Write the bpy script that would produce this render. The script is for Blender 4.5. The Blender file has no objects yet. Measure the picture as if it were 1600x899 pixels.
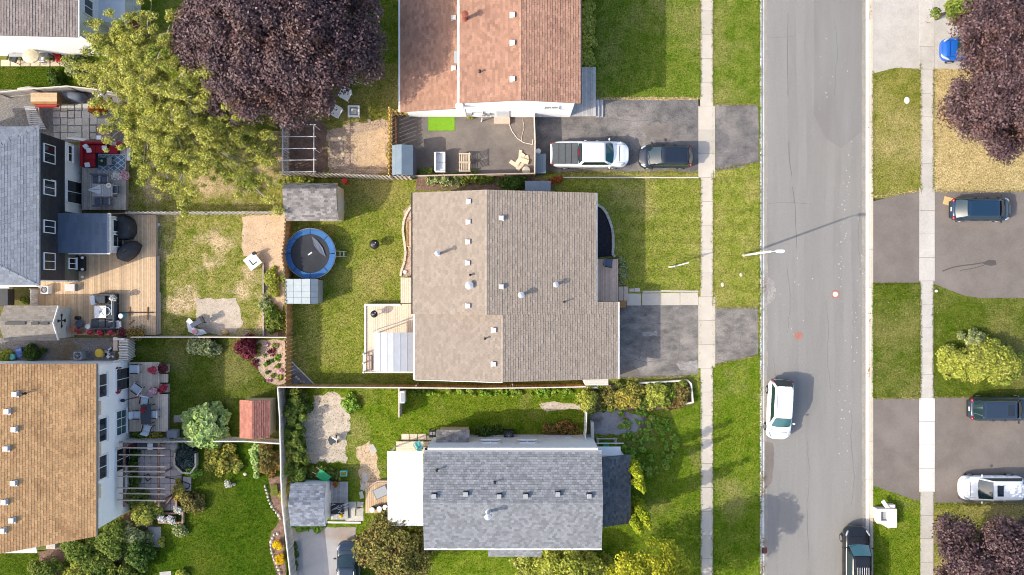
import bpy, math, random
import numpy as np
from mathutils import Vector, Matrix, Euler

random.seed(7); rng = np.random.default_rng(7)
SC = bpy.context.scene
COL = SC.collection
PI = math.pi; R = math.radians

# ------------------------------------------------------------------ camera, sky, sun, exposure
CAM_H = 60.0                    # drone height in metres, looking straight down
GS = 0.05                       # metres of ground per photo pixel
cam_d = bpy.data.cameras.new('camera'); cam = bpy.data.objects.new('camera', cam_d); COL.objects.link(cam)
cam.location = (0, 0, CAM_H); cam.rotation_euler = (0, 0, 0)
cam_d.sensor_width = 36; cam_d.angle = 2*math.atan(40.0/CAM_H); cam_d.clip_start = 1; cam_d.clip_end = 5000
SC.camera = cam
SUN_EL, SUN_DIR = 36.0, 20.0    # shadows fall towards 20 degrees above +x
sd = Vector((-math.cos(R(SUN_DIR))*math.cos(R(SUN_EL)), -math.sin(R(SUN_DIR))*math.cos(R(SUN_EL)), math.sin(R(SUN_EL))))
world = bpy.data.worlds.new('World'); SC.world = world; world.use_nodes = True
wn = world.node_tree.nodes; wl_ = world.node_tree.links
sky = wn.new('ShaderNodeTexSky'); sky.sky_type = 'NISHITA'; sky.sun_disc = False
sky.sun_elevation = R(SUN_EL); sky.sun_rotation = math.atan2(sd.x, sd.y)
sky.air_density = 0.85; sky.dust_density = 2.5; sky.ozone_density = 0.6
bg = wn['Background']; bg.inputs[1].default_value = 0.15
wl_.new(sky.outputs[0], bg.inputs[0])
sun_d = bpy.data.lights.new('sun', 'SUN'); sun_d.energy = 2.1; sun_d.angle = R(0.5); sun_d.color = (1.0, 0.925, 0.79)
sun = bpy.data.objects.new('sun', sun_d); COL.objects.link(sun)
sun.rotation_euler = sd.to_track_quat('Z', 'Y').to_euler(); sun.location = (-30, -12, 40)
vs = SC.view_settings; vs.view_transform = 'Standard'; vs.look = 'None'; vs.gamma = 1.0; vs.exposure = 1.2; vs.use_curve_mapping = False
SC.cycles.pixel_filter_type = 'BLACKMAN_HARRIS'; SC.cycles.filter_width = 1.0; SC.cycles.max_bounces = 6; SC.cycles.transparent_max_bounces = 8

# ------------------------------------------------------------------ coordinates
def W(px, py, z=0.0):
    """photo pixel at height z -> point in metres (plan of the place measured on the photo)"""
    k = GS*(1-z/CAM_H)
    return Vector(((px-800)*k, (449.5-py)*k, z))

# ------------------------------------------------------------------ materials
def srgb(r, g, b):
    f = lambda c: c/12.92 if c <= .04045 else ((c+.055)/1.055)**2.4
    return (f(r/255), f(g/255), f(b/255))
MATS = {}
def mat(name, col, rough=.75, col2=None, scale=1.5, fine=25.0, famp=.22, rnd=0.0, isl=0.0, bump=0.0, bscale=60.0,
        metal=0.0, spec=.4, coat=0.0, trans=0.0, lo=.35, hi=.65, stretch=None, col3=None, scale3=.2, lo3=.4, hi3=.65, alpha=1.0, mow=0.0):
    m = bpy.data.materials.new(name); m.use_nodes = True
    nt = m.node_tree; N = nt.nodes; L = nt.links; bs = N['Principled BSDF']
    geo = N.new('ShaderNodeNewGeometry'); pos = geo.outputs['Position']
    if stretch:
        mp = N.new('ShaderNodeMapping'); mp.inputs['Scale'].default_value = stretch; L.new(pos, mp.inputs['Vector']); pos = mp.outputs[0]
    def noise(s, det=3.0, rgh=.6):
        n = N.new('ShaderNodeTexNoise'); n.inputs['Scale'].default_value = s; n.inputs['Detail'].default_value = det
        n.inputs['Roughness'].default_value = rgh; L.new(pos, n.inputs['Vector']); return n.outputs['Fac']
    def ramp(src, a, b):
        r = N.new('ShaderNodeMapRange'); r.inputs[1].default_value = a; r.inputs[2].default_value = b; L.new(src, r.inputs[0]); return r.outputs[0]
    def mix(fac, a, b, mode='MIX'):
        x = N.new('ShaderNodeMix'); x.data_type = 'RGBA'; x.blend_type = mode
        if isinstance(fac, float): x.inputs[0].default_value = fac
        else: L.new(fac, x.inputs[0])
        for s, i in ((a, 6), (b, 7)):
            if isinstance(s, tuple): x.inputs[i].default_value = (*s, 1)
            else: L.new(s, x.inputs[i])
        return x.outputs[2]
    def mul(c, src, lo_, hi_):
        r = N.new('ShaderNodeMapRange'); r.inputs[3].default_value = lo_; r.inputs[4].default_value = hi_; L.new(src, r.inputs[0])
        v = N.new('ShaderNodeVectorMath'); v.operation = 'SCALE'
        if isinstance(c, tuple):
            v.inputs[0].default_value = c
        else: L.new(c, v.inputs[0])
        L.new(r.outputs[0], v.inputs['Scale']); return v.outputs[0]
    c = tuple(col)
    if col2: c = mix(ramp(noise(scale, 5.0, .65), lo, hi), c, tuple(col2))
    if col3: c = mix(ramp(noise(scale3, 4.0, .55), lo3, hi3), c, tuple(col3))
    if famp: c = mul(c, ramp(noise(fine, 3.0, .7), .32, .68), 1-famp, 1+famp)
    if mow:
        wv = N.new('ShaderNodeTexWave'); wv.bands_direction = 'Y'; wv.inputs['Scale'].default_value = .26; wv.inputs['Distortion'].default_value = 1.2; wv.inputs['Detail Scale'].default_value = .8; L.new(pos, wv.inputs['Vector']); c = mul(c, wv.outputs['Fac'], 1-mow, 1+mow)
    if isl: c = mul(c, geo.outputs['Random Per Island'], 1-isl, 1+isl)
    if rnd:
        oi = N.new('ShaderNodeObjectInfo'); c = mul(c, oi.outputs['Random'], 1-rnd, 1+rnd)
    if isinstance(c, tuple): bs.inputs['Base Color'].default_value = (*c, 1)
    else: L.new(c, bs.inputs['Base Color'])
    bs.inputs['Roughness'].default_value = rough; bs.inputs['Metallic'].default_value = metal
    bs.inputs['Specular IOR Level'].default_value = spec; bs.inputs['Coat Weight'].default_value = coat
    bs.inputs['Coat Roughness'].default_value = .05
    if alpha < 1: bs.inputs['Alpha'].default_value = alpha
    if bump:
        b = N.new('ShaderNodeBump'); b.inputs['Strength'].default_value = bump; b.inputs['Distance'].default_value = .05
        L.new(noise(bscale, 4.0, .7), b.inputs['Height']); L.new(b.outputs[0], bs.inputs['Normal'])
    if trans:
        t = N.new('ShaderNodeBsdfTranslucent'); ms = N.new('ShaderNodeMixShader'); ms.inputs[0].default_value = trans
        if isinstance(c, tuple): t.inputs[0].default_value = (*c, 1)
        else: L.new(c, t.inputs[0])
        L.new(bs.outputs[0], ms.inputs[1]); L.new(t.outputs[0], ms.inputs[2]); L.new(ms.outputs[0], N['Material Output'].inputs[0])
    MATS[name] = m
    return m

# ground and paving
def grassmat(name, g, d, dry, dl=.42, dh=.62, s=1.1, s3=.22, isl=.46, mow=0.0):
    # g lush, d mid straw, dry = large-scale tan; tufts share it
    return mat(name, g, .95, col2=d, scale=s, fine=10, famp=.52, isl=isl, bump=.3, bscale=14, col3=dry, scale3=s3, lo3=dl, hi3=dh, spec=.0, lo=.33, hi=.66, mow=mow)
mat('soil', (.15,.115,.055), .95, col2=(.11,.13,.035), scale=.6, fine=6, famp=.3, bump=.6, bscale=14, spec=.1)
grassmat('lawn_mid', (.110,.148,.014), (.212,.212,.044), (.29,.24,.08), .48, .74)
grassmat('lawn_front', (.132,.168,.018), (.225,.222,.048), (.30,.250,.090), .50, .76, s=1.4, mow=.07)
grassmat('lawn_top', (.078,.128,.010), (.150,.178,.028), (.26,.225,.08), .52, .78, s=1.2)
grassmat('lawn_lush', (.048,.080,.006), (.098,.118,.018), (.20,.178,.06), .46, .74)
grassmat('lawn_deep', (.030,.066,.004), (.054,.090,.007), (.10,.118,.016), .46, .80)
grassmat('lawn_bright', (.070,.126,.006), (.145,.180,.020), (.26,.225,.08), .54, .80)
grassmat('lawn_patchy', (.125,.155,.018), (.280,.245,.075), (.47,.355,.20), .50, .66, s=1.3, s3=.45)
grassmat('lawn_dry', (.120,.138,.018), (.215,.198,.052), (.31,.255,.105), .45, .70)
grassmat('lawn_straw', (.335,.262,.115), (.42,.325,.16), (.24,.21,.06), .55, .8)
mat('tan_dirt', (.46,.33,.21), .95, col2=(.56,.41,.27), scale=1.2, fine=14, famp=.25, bump=.7, bscale=18)
mat('pale_sand', (.42,.345,.265), .95, col2=(.54,.455,.36), scale=1.3, fine=14, famp=.25, bump=.5, bscale=22)
mat('dark_soil', (.14,.085,.06), .95, col2=(.24,.15,.11), scale=1.5, fine=12, famp=.35, bump=.9, bscale=16)
mat('rosy_soil', (.38,.27,.21), .95, col2=(.48,.36,.26), scale=1.5, fine=12, famp=.35, bump=.9, bscale=16)
mat('black_mulch', (.014,.014,.020), .95, col2=(.03,.03,.04), scale=6, fine=30, famp=.5, bump=1, bscale=25)
mat('gravel_mat', (.16,.15,.145), .95, col2=(.26,.24,.22), scale=9, fine=22, famp=.5, bump=1, bscale=18, col3=(.16,.11,.05), scale3=.5, lo3=.5, hi3=.7)
mat('concrete', (.510,.455,.380), .85, col2=(.455,.405,.335), scale=1.0, fine=20, famp=.09, rnd=.07, bump=.15, bscale=60)
mat('concrete_grey', (.47,.44,.40), .85, col2=(.40,.37,.33), scale=.8, fine=14, famp=.13, rnd=.06, bump=.2, bscale=60)
mat('concrete_new', (.62,.585,.535), .85, col2=(.56,.53,.49), scale=.8, fine=20, famp=.05, rnd=.03)
mat('kerb_mat', (.50,.445,.37), .85, col2=(.45,.39,.31), scale=2.2, fine=20, famp=.2, rnd=.08)
mat('kerb_white', (.72,.69,.64), .85, col2=(.58,.53,.46), scale=1.6, fine=20, famp=.15, rnd=.06)
mat('kerb_dark', (.10,.09,.085), .9, col2=(.3,.27,.23), scale=1.3, fine=20, famp=.3)
mat('stone_pale', (.50,.47,.41), .85, col2=(.40,.37,.32), scale=3, fine=15, famp=.2, rnd=.12)
mat('stone_cream', (.62,.52,.39), .85, col2=(.52,.43,.32), scale=3, fine=15, famp=.2, rnd=.10)
mat('slab_grey', (.36,.34,.32), .85, col2=(.30,.27,.25), scale=2, fine=15, famp=.2, rnd=.18)
mat('slab_pink', (.36,.24,.22), .85, col2=(.30,.20,.18), scale=2, fine=15, famp=.2, rnd=.10)
mat('slab_mauve', (.48,.395,.365), .85, col2=(.41,.335,.31), scale=2, fine=15, famp=.15, rnd=.12)
# asphalt
def asphalt(name, a, b, c3, s=.5, s3=.18, fa=.2, st=None): mat(name, a, .9, col2=b, scale=s, fine=16, famp=fa, bump=.25, bscale=70, col3=c3, scale3=s3, lo3=.5, hi3=.72, spec=.3, stretch=st)
asphalt('drive_centre', (.118,.108,.100), (.225,.204,.182), (.31,.275,.24), 1.1, .4, .35, st=(.9,1.5,1))
asphalt('drive_top', (.098,.091,.090), (.188,.172,.160), (.285,.252,.222), .9, .35, .35)
asphalt('drive_back', (.135,.118,.108), (.20,.175,.155), (.24,.20,.17), .55, .3)
asphalt('drive_brown', (.150,.128,.112), (.178,.154,.135), (.205,.176,.156), .7, .25, .14)
asphalt('drive_pale', (.33,.32,.31), (.38,.365,.355), (.28,.22,.18), .7, .35, .1)
# woods
def wood(name, a, b, rnd=.16): mat(name, a, .75, col2=b, scale=3.5, fine=18, famp=.14, rnd=rnd, spec=.25)
wood('pine', (.50,.345,.205), (.58,.415,.26))
wood('pine_pale', (.62,.50,.365), (.68,.56,.42), .08)
wood('cedar_porch', (.68,.46,.33), (.74,.54,.41), .12)
wood('deck_tan', (.62,.49,.38), (.70,.57,.45), .12)
wood('deck_grey', (.40,.345,.30), (.52,.46,.40), .26)
wood('wood_grey', (.285,.235,.195), (.40,.345,.295), .26)
wood('wood_tan', (.45,.345,.265), (.52,.41,.325), .14)
wood('wood_brown', (.38,.215,.075), (.48,.30,.12), .22)
wood('wood_yellow', (.76,.50,.15), (.82,.60,.24), .15)
wood('wood_rust', (.33,.15,.05), (.42,.22,.09), .2)
wood('wood_pale', (.58,.52,.44), (.66,.60,.52), .10)
wood('wood_white', (.70,.68,.64), (.62,.59,.54), .06)
wood('wood_silver', (.36,.345,.33), (.46,.44,.42), .16)
wood('pergola_wood', (.17,.095,.075), (.25,.155,.125), .15)
# shingles
def shing(name, a, b, isl=.2, c3=None): mat(name, a, .92, col2=b, scale=16, fine=45, famp=.15, isl=isl, spec=.1, col3=c3, scale3=.5, lo3=.5, hi3=.75)
shing('shingle_tan', (.270,.222,.178), (.315,.260,.210), .11)
shing('shingle_terracotta', (.330,.185,.125), (.405,.235,.163), .17, (.29,.160,.112))
shing('shingle_grey', (.172,.180,.193), (.228,.236,.248), .24)
shing('shingle_orange', (.35,.205,.098), (.46,.285,.143), .18, (.30,.172,.085))
shing('shingle_slate', (.155,.172,.200), (.215,.234,.264), .16)
shing('shingle_blue', (.080,.105,.145), (.105,.135,.180), .12)
shing('shingle_shaded', (.078,.090,.106), (.125,.140,.160), .3)  # dark blue-grey holds the main house's shadow in the colour
shing('shingle_brown', (.215,.175,.155), (.28,.235,.21), .16)
shing('shingle_shed', (.165,.155,.150), (.275,.255,.24), .38)
shing('shingle_red', (.32,.130,.095), (.40,.180,.130), .15)
shing('shingle_blueshed', (.130,.145,.178), (.24,.26,.30), .35)
shing('shingle_taupe', (.235,.210,.185), (.30,.27,.235), .16)
# walls and trim
mat('siding_white', (.88,.87,.85), .6, col2=(.84,.83,.81), scale=.6, fine=10, famp=.03)
mat('siding_pale', (.66,.69,.70), .6, col2=(.62,.65,.66), scale=.6, fine=10, famp=.03)
mat('siding_navy', (.018,.021,.028), .55, col2=(.028,.032,.042), scale=3, fine=20, famp=.25, isl=.2)
mat('siding_black', (.022,.019,.021), .6, col2=(.03,.027,.028), scale=2, fine=20, famp=.15)
mat('siding_green', (.070,.078,.060), .6, col2=(.09,.10,.078), scale=2, fine=20, famp=.15, isl=.12)
mat('siding_cream', (.56,.53,.46), .6, col2=(.5,.47,.41), scale=2, fine=20, famp=.08, isl=.06)
mat('siding_tan', (.55,.46,.30), .6, col2=(.62,.53,.36), scale=2, fine=20, famp=.1)
mat('brick_mat', (.28,.17,.13), .85, col2=(.36,.24,.18), scale=6, fine=30, famp=.2)
mat('trim_white', (.80,.79,.77), .5, famp=.04)
mat('trim_dark', (.03,.03,.035), .5, famp=.1)
mat('metal_white', (.86,.86,.85), .35, col2=(.82,.82,.81), scale=.8, fine=12, famp=.02, spec=.5)
mat('metal_grey', (.33,.34,.35), .45, metal=.5, famp=.1)
mat('metal_galv', (.62,.63,.64), .4, metal=.6, famp=.08)
mat('metal_black', (.018,.018,.020), .45, famp=.2)
mat('metal_rust', (.28,.085,.045), .7, col2=(.20,.055,.03), famp=.2)
mat('vent_white', (.52,.505,.49), .5, famp=.05)
mat('vent_grey', (.30,.31,.32), .5, famp=.08)
mat('pane_glass', (.018,.024,.030), .06, famp=0, spec=.9)
mat('pane_teal', (.03,.09,.10), .06, famp=0, spec=.9)
mat('car_glass', (.012,.030,.034), .05, famp=0, spec=1.0)
mat('glass_teal', (.030,.115,.125), .05, famp=0, spec=1.0)
mat('road_track', (.220,.211,.196), .9, col2=(.236,.226,.210), scale=.6, fine=20, famp=.14, stretch=(2,.3,1), spec=.2)
mat('road_dirt', (.30,.27,.225), .95, col2=(.24,.225,.20), scale=1.5, fine=16, famp=.25)
mat('paint_white', (.86,.86,.85), .25, famp=0, coat=.6)
mat('paint_black', (.012,.013,.016), .22, famp=0, coat=.7, spec=.4)
mat('paint_blackblue', (.012,.018,.030), .2, famp=0, coat=.7, spec=.4)
mat('paint_navy', (.010,.030,.062), .22, famp=0, coat=.7, spec=.4)
mat('paint_slate', (.022,.036,.060), .25, famp=0, coat=.7, spec=.4)
mat('paint_blue', (.012,.095,.42), .22, famp=0, coat=1.0, spec=.6)
mat('tyre_mat', (.018,.018,.018), .85, famp=.2)
mat('rim_mat', (.45,.45,.46), .3, metal=.8, famp=.05)
mat('plastic_black', (.015,.015,.016), .5, famp=.1)
mat('lamp_clear', (.36,.39,.41), .1, famp=0, spec=.8)
mat('lamp_red', (.24,.012,.018), .2, famp=0, spec=.8)
mat('tonneau', (.085,.092,.095), .6, col2=(.10,.11,.113), scale=2, fine=20, famp=.12)
# cloth, plastics, odds
mat('red_cloth', (.30,.008,.018), .9, col2=(.24,.006,.014), scale=3, fine=20, famp=.15)
mat('cushion_white', (.72,.70,.68), .9, famp=.1)
mat('cushion_pale', (.56,.60,.64), .9, famp=.08)
mat('cushion_grey', (.055,.062,.072), .9, col2=(.07,.078,.09), famp=.12)
mat('wicker_dark', (.022,.022,.026), .8, famp=.3)
mat('tarp_blue', (.155,.205,.250), .6, col2=(.185,.235,.28), scale=1.5, fine=10, famp=.08)
mat('tarp_grey', (.10,.115,.15), .6, famp=.12)
mat('plastic_blue', (.27,.315,.33), .6, col2=(.32,.365,.38), scale=1.5, famp=.05)
mat('cover_black', (.022,.025,.030), .65, col2=(.032,.036,.043), scale=2.5, famp=.15)
mat('rug_blue', (.13,.20,.28), .95, famp=.12)
mat('rug_white', (.62,.66,.68), .95, famp=.1)
mat('tramp_blue', (.020,.095,.26), .65, col2=(.028,.13,.32), scale=1.2, fine=10, famp=.12)
mat('tramp_mat', (.036,.038,.043), .85, col2=(.048,.05,.056), scale=.9, fine=30, famp=.12, spec=.1)
mat('turf_green', (.20,.40,.02), .9, col2=(.17,.35,.015), scale=4, fine=30, famp=.25, bump=.6, bscale=60)
mat('toy_green', (.02,.30,.11), .5, famp=.1)
mat('toy_teal', (.10,.42,.40), .5, famp=.1)
mat('toy_blue', (.03,.14,.50), .45, famp=.1)
mat('toy_yellow', (.66,.44,.03), .5, famp=.1)
mat('toy_orange', (.70,.25,.03), .5, famp=.1)
mat('toy_red', (.45,.02,.02), .5, famp=.1)
mat('toy_pink', (.55,.22,.28), .5, famp=.1)
mat('cardboard', (.62,.38,.17), .9, famp=.08)
mat('cream_plastic', (.72,.63,.56), .6, col2=(.66,.57,.50), famp=.04)
mat('white_plastic', (.78,.77,.75), .5, famp=.05)
mat('grey_canopy', (.37,.385,.41), .45, col2=(.41,.425,.45), scale=1.2, fine=8, famp=.05)
mat('manhole_iron', (.30,.13,.10), .7, col2=(.36,.18,.14), famp=.2)
mat('terracotta_pot', (.38,.17,.10), .8, famp=.1)
mat('water_dark', (.012,.020,.024), .08, famp=0, spec=.8)
mat('oil_stain', (.075,.066,.06), .8, famp=.2)
mat('patch_pale', (.30,.28,.26), .9, col2=(.22,.205,.19), scale=3, fine=14, famp=.3)
mat('seal_black', (.13,.124,.118), .8, famp=.2)
mat('slate_cover', (.22,.215,.225), .7, col2=(.30,.29,.30), scale=1.5, famp=.2, col3=(.12,.085,.07), scale3=.6, lo3=.45, hi3=.6)
# foliage
def leafm(name, a, b, c3=None, rough=.65, trans=.25, isl=.5, s=.9, spec=.12): mat(name, a, rough, col2=b, scale=s, fine=5, famp=.25, isl=isl, trans=trans, spec=spec, col3=c3, scale3=.45, lo3=.5, hi3=.7)
leafm('leaf_purple', (.070,.036,.040), (.132,.080,.082), (.110,.052,.038), .45, .10, .6, s=2.2, spec=.35)
leafm('leaf_locust', (.390,.395,.065), (.520,.500,.150), (.230,.280,.045), .7, .4, .55, s=1.6)
leafm('leaf_olive', (.165,.160,.038), (.245,.205,.060), (.220,.140,.050), .6, .22, .55)
leafm('leaf_green', (.120,.180,.026), (.185,.235,.045), (.230,.240,.045), .6, .25, .5)
leafm('leaf_deep', (.055,.110,.018), (.090,.150,.026), (.12,.16,.03), .6, .22, .55)
leafm('leaf_lime', (.330,.365,.050), (.430,.425,.100), (.21,.28,.03), .6, .28, .4)
leafm('leaf_yellow', (.390,.400,.022), (.500,.480,.055), (.26,.32,.02), .6, .3, .4)
leafm('leaf_ball', (.360,.480,.150), (.460,.560,.210), (.27,.40,.09), .6, .25, .35)
leafm('leaf_cedar', (.250,.300,.012), (.360,.385,.028), (.17,.23,.012), .6, .15, .4)
leafm('leaf_hosta', (.190,.330,.035), (.260,.400,.070), (.12,.24,.02), .65, .28, .5, spec=.05)
leafm('leaf_variegated', (.260,.300,.110), (.40,.41,.19), (.14,.19,.05), .6, .25, .55)
leafm('leaf_burgundy', (.115,.020,.030), (.170,.036,.044), None, .6, .15, .55)
leafm('leaf_gold', (.350,.315,.055), (.440,.350,.075), (.22,.26,.04), .6, .25, .55)
leafm('leaf_bronze', (.250,.155,.045), (.350,.190,.045), (.17,.15,.04), .6, .25, .55)
leafm('petal_red', (.46,.035,.055), (.55,.08,.11), None, .6, .2, .5)
leafm('petal_pink', (.58,.28,.34), (.66,.48,.50), None, .6, .2, .4)
leafm('petal_white', (.70,.68,.66), (.60,.60,.55), None, .6, .2, .2)
leafm('petal_yellow', (.72,.52,.01), (.66,.42,.02), None, .6, .2, .3)
leafm('petal_rust', (.42,.15,.03), (.34,.10,.03), None, .6, .2, .4)
leafm('spiky_leaf', (.060,.085,.075), (.085,.11,.10), None, .5, .1, .4)
mat('bark_grey', (.30,.27,.235), .9, col2=(.38,.345,.31), scale=3, fine=20, famp=.25)
mat('bark_dark', (.075,.055,.042), .9, col2=(.11,.085,.065), scale=3, fine=20, famp=.3)
mat('twig_pale', (.52,.48,.43), .9, famp=.15)

# ------------------------------------------------------------------ object helpers
def wloc(o):
    v = Vector((0, 0, 0))
    while o: v += o.location; o = o.parent
    return v
def props(o, label=None, cat=None, group=None, kind=None):
    for k, v in (('label', label), ('category', cat), ('group', group), ('kind', kind)):
        if v: o[k] = v
    return o
def thing(name, label, cat, loc=(0, 0, 0), rz=0.0, group=None):
    o = bpy.data.objects.new(name, None); COL.objects.link(o); o.empty_display_size = .3
    o.location = loc; o.rotation_euler = (0, 0, rz)
    return props(o, label, cat, group)
class MB:
    def __init__(s): s.v = []; s.f = []
    def add(s, vs, fs):
        n = len(s.v); s.v += [tuple(p) for p in vs]; s.f += [tuple(n+i for i in f) for f in fs]; return s
    def box(s, x0, x1, y0, y1, z0, z1):
        return s.add([(x0,y0,z0),(x1,y0,z0),(x1,y1,z0),(x0,y1,z0),(x0,y0,z1),(x1,y0,z1),(x1,y1,z1),(x0,y1,z1)],
                     [(0,3,2,1),(4,5,6,7),(0,1,5,4),(1,2,6,5),(2,3,7,6),(3,0,4,7)])
    def obox(s, c, size, rot=(0, 0, 0)):
        m = Euler(rot).to_matrix(); c = Vector(c); hx, hy, hz = (q/2 for q in size)
        P = [c+m@Vector((a*hx, b*hy, d*hz)) for d in (-1, 1) for a, b in ((-1,-1),(1,-1),(1,1),(-1,1))]
        return s.add(P, [(0,3,2,1),(4,5,6,7),(0,1,5,4),(1,2,6,5),(2,3,7,6),(3,0,4,7)])
    def prism(s, poly, z0, z1):
        n = len(poly)
        area = sum(poly[i][0]*poly[(i+1)%n][1]-poly[(i+1)%n][0]*poly[i][1] for i in range(n))
        if area < 0: poly = poly[::-1]
        V = [(p[0], p[1], z0) for p in poly]+[(p[0], p[1], z1) for p in poly]
        return s.add(V, [tuple(range(n))[::-1], tuple(range(n, 2*n))]+[(i, (i+1)%n, n+(i+1)%n, n+i) for i in range(n)])
    def slab(s, pts, t):
        """planar polygon (3d, counter-clockwise from above) thickened downward"""
        n = len(pts); V = [tuple(p) for p in pts]+[(p[0], p[1], p[2]-t) for p in pts]
        return s.add(V, [tuple(range(n)), tuple(range(n, 2*n))[::-1]]+[(i, n+i, n+(i+1)%n, (i+1)%n) for i in range(n)])
    def tube(s, p0, p1, r0, r1=None, n=8):
        r1 = r0 if r1 is None else r1
        p0 = Vector(p0); p1 = Vector(p1); d = (p1-p0).normalized()
        a = d.orthogonal().normalized(); b = d.cross(a)
        V = [p+(a*math.cos(2*PI*i/n)+b*math.sin(2*PI*i/n))*r for p, r in ((p0, r0), (p1, r1)) for i in range(n)]
        return s.add(V, [tuple(range(n))[::-1], tuple(range(n, 2*n))]+[(i, (i+1)%n, n+(i+1)%n, n+i) for i in range(n)])
    def path(s, pts, r, n=6):
        for a, b in zip(pts[:-1], pts[1:]): s.tube(a, b, r, r, n)
        return s
    def lathe(s, prof, c=(0, 0, 0), n=20, sx=1, sy=1):
        k = len(prof); V = []
        for r, z in prof:
            for i in range(n):
                a = 2*PI*i/n; V.append((c[0]+r*math.cos(a)*sx, c[1]+r*math.sin(a)*sy, c[2]+z))
        F = [(j*n+i, j*n+(i+1)%n, (j+1)*n+(i+1)%n, (j+1)*n+i) for j in range(k-1) for i in range(n)]
        F += [tuple(range(n))[::-1], tuple(range((k-1)*n, k*n))]
        return s.add(V, F)
    def loft(s, rings, close=True):
        n = len(rings[0]); V = [p for r in rings for p in r]
        F = [(j*n+i, j*n+(i+1)%n, (j+1)*n+(i+1)%n, (j+1)*n+i) for j in range(len(rings)-1) for i in range(n)]
        if close: F += [tuple(range(n))[::-1], tuple(range((len(rings)-1)*n, len(rings)*n))]
        return s.add(V, F)
    def ell(s, c, r, n=12, m=7):
        return s.lathe([(max(.001, math.sin(PI*j/(m-1))), -math.cos(PI*j/(m-1))) for j in range(m)], (0,0,0), n) if False else s._ell(c, r, n, m)
    def _ell(s, c, r, n, m):
        V = []; 
        for j in range(m):
            t = PI*(j+.35)/(m-1+.7)
            for i in range(n):
                a = 2*PI*i/n; V.append((c[0]+r[0]*math.sin(t)*math.cos(a), c[1]+r[1]*math.sin(t)*math.sin(a), c[2]-r[2]*math.cos(t)))
        F = [(j*n+i, j*n+(i+1)%n, (j+1)*n+(i+1)%n, (j+1)*n+i) for j in range(m-1) for i in range(n)]
        F += [tuple(range(n))[::-1], tuple(range((m-1)*n, m*n))]
        return s.add(V, F)
    def build(s, name, m, parent=None, world=False, smooth=False, bevel=0.0, subsurf=0, seg=2):
        me = bpy.data.meshes.new(name); me.from_pydata(s.v, [], s.f); me.materials.append(MATS[m])
        if smooth:
            me.polygons.foreach_set('use_smooth', [True]*len(me.polygons))
        o = bpy.data.objects.new(name, me); COL.objects.link(o)
        if parent:
            o.parent = parent
            if world: o.location = -wloc(parent)
        if bevel:
            b = o.modifiers.new('b', 'BEVEL'); b.width = bevel; b.segments = seg; b.limit_method = 'ANGLE'
        if subsurf:
            b = o.modifiers.new('s', 'SUBSURF'); b.levels = subsurf; b.render_levels = subsurf
        return o
def structure(o, label=None): return props(o, label, kind='structure')
_unit = {}
def piece(name, m, c, size, rot=(0, 0, 0), parent=None):
    """one plank / slab / stone: a shared unit block, placed and sized"""
    if m not in _unit:
        _unit[m] = MB().box(-.5, .5, -.5, .5, -.5, .5).build('block', m).data
        bpy.data.objects.remove(bpy.data.objects['block'])
    o = bpy.data.objects.new(name, _unit[m]); COL.objects.link(o)
    o.location = Vector(c)-(wloc(parent) if parent else Vector((0, 0, 0))); o.scale = size; o.rotation_euler = rot; o.parent = parent
    return o
def dup(root, loc, rz=None, label=None):
    r = root.copy(); COL.objects.link(r); r.location = loc
    if rz is not None: r.rotation_euler = (0, 0, rz)
    if label: r['label'] = label
    for ch in list(root.children):
        c = ch.copy(); COL.objects.link(c); c.parent = r
        for g in list(ch.children):
            d = g.copy(); COL.objects.link(d); d.parent = c
    return r
def mesh_np(name, V, F, m, parent=None, k=4):
    """big mesh from arrays; F is (n,k) indices"""
    me = bpy.data.meshes.new(name); nv = len(V); nf = len(F)
    me.vertices.add(nv); me.vertices.foreach_set('co', np.ascontiguousarray(V, dtype=np.float32).ravel())
    me.loops.add(nf*k); me.loops.foreach_set('vertex_index', np.ascontiguousarray(F, dtype=np.int32).ravel())
    me.polygons.add(nf); me.polygons.foreach_set('loop_start', np.arange(0, nf*k, k, dtype=np.int32))
    me.update(calc_edges=True); me.shade_flat(); me.materials.append(MATS[m])
    o = bpy.data.objects.new(name, me); COL.objects.link(o)
    if parent: o.parent = parent; o.location = -wloc(parent)
    return o
def jag(pts, amp=.15, step=.35):
    """give a polygon of world xy points an irregular, wandering edge"""
    out = []; n = len(pts); d = 0; f = [(random.uniform(.8, 1.4), random.uniform(0, 6)), (random.uniform(2, 3), random.uniform(0, 6)), (random.uniform(5, 7), random.uniform(0, 6)), (random.uniform(11, 15), random.uniform(0, 6))]
    step = min(step, .22)
    for i in range(n):
        a = Vector(pts[i][:2]); b = Vector(pts[(i+1)%n][:2]); L = (b-a).length; k = max(1, int(L/step)); nr = Vector((b.y-a.y, a.x-b.x)).normalized()
        for j in range(k):
            t = d+L*j/k; out.append(a.lerp(b, j/k)+nr*amp*(.35*math.sin(f[0][0]*t+f[0][1])+.35*math.sin(f[1][0]*t+f[1][1])+.3*math.sin(f[2][0]*t+f[2][1])+.2*math.sin(f[3][0]*t+f[3][1])+random.uniform(-.15,.15)))
        d += L
    return out
def P2(pts): return [W(*p)[:2] for p in pts]
def sheet(name, pts, m, z0, z1, rough=0.0, step=.35, parent=None):
    p = P2(pts)
    if rough: p = jag(p, rough, step)
    o = MB().prism(p, z0, z1).build(name, m, parent)
    return structure(o) if not parent else o
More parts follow.
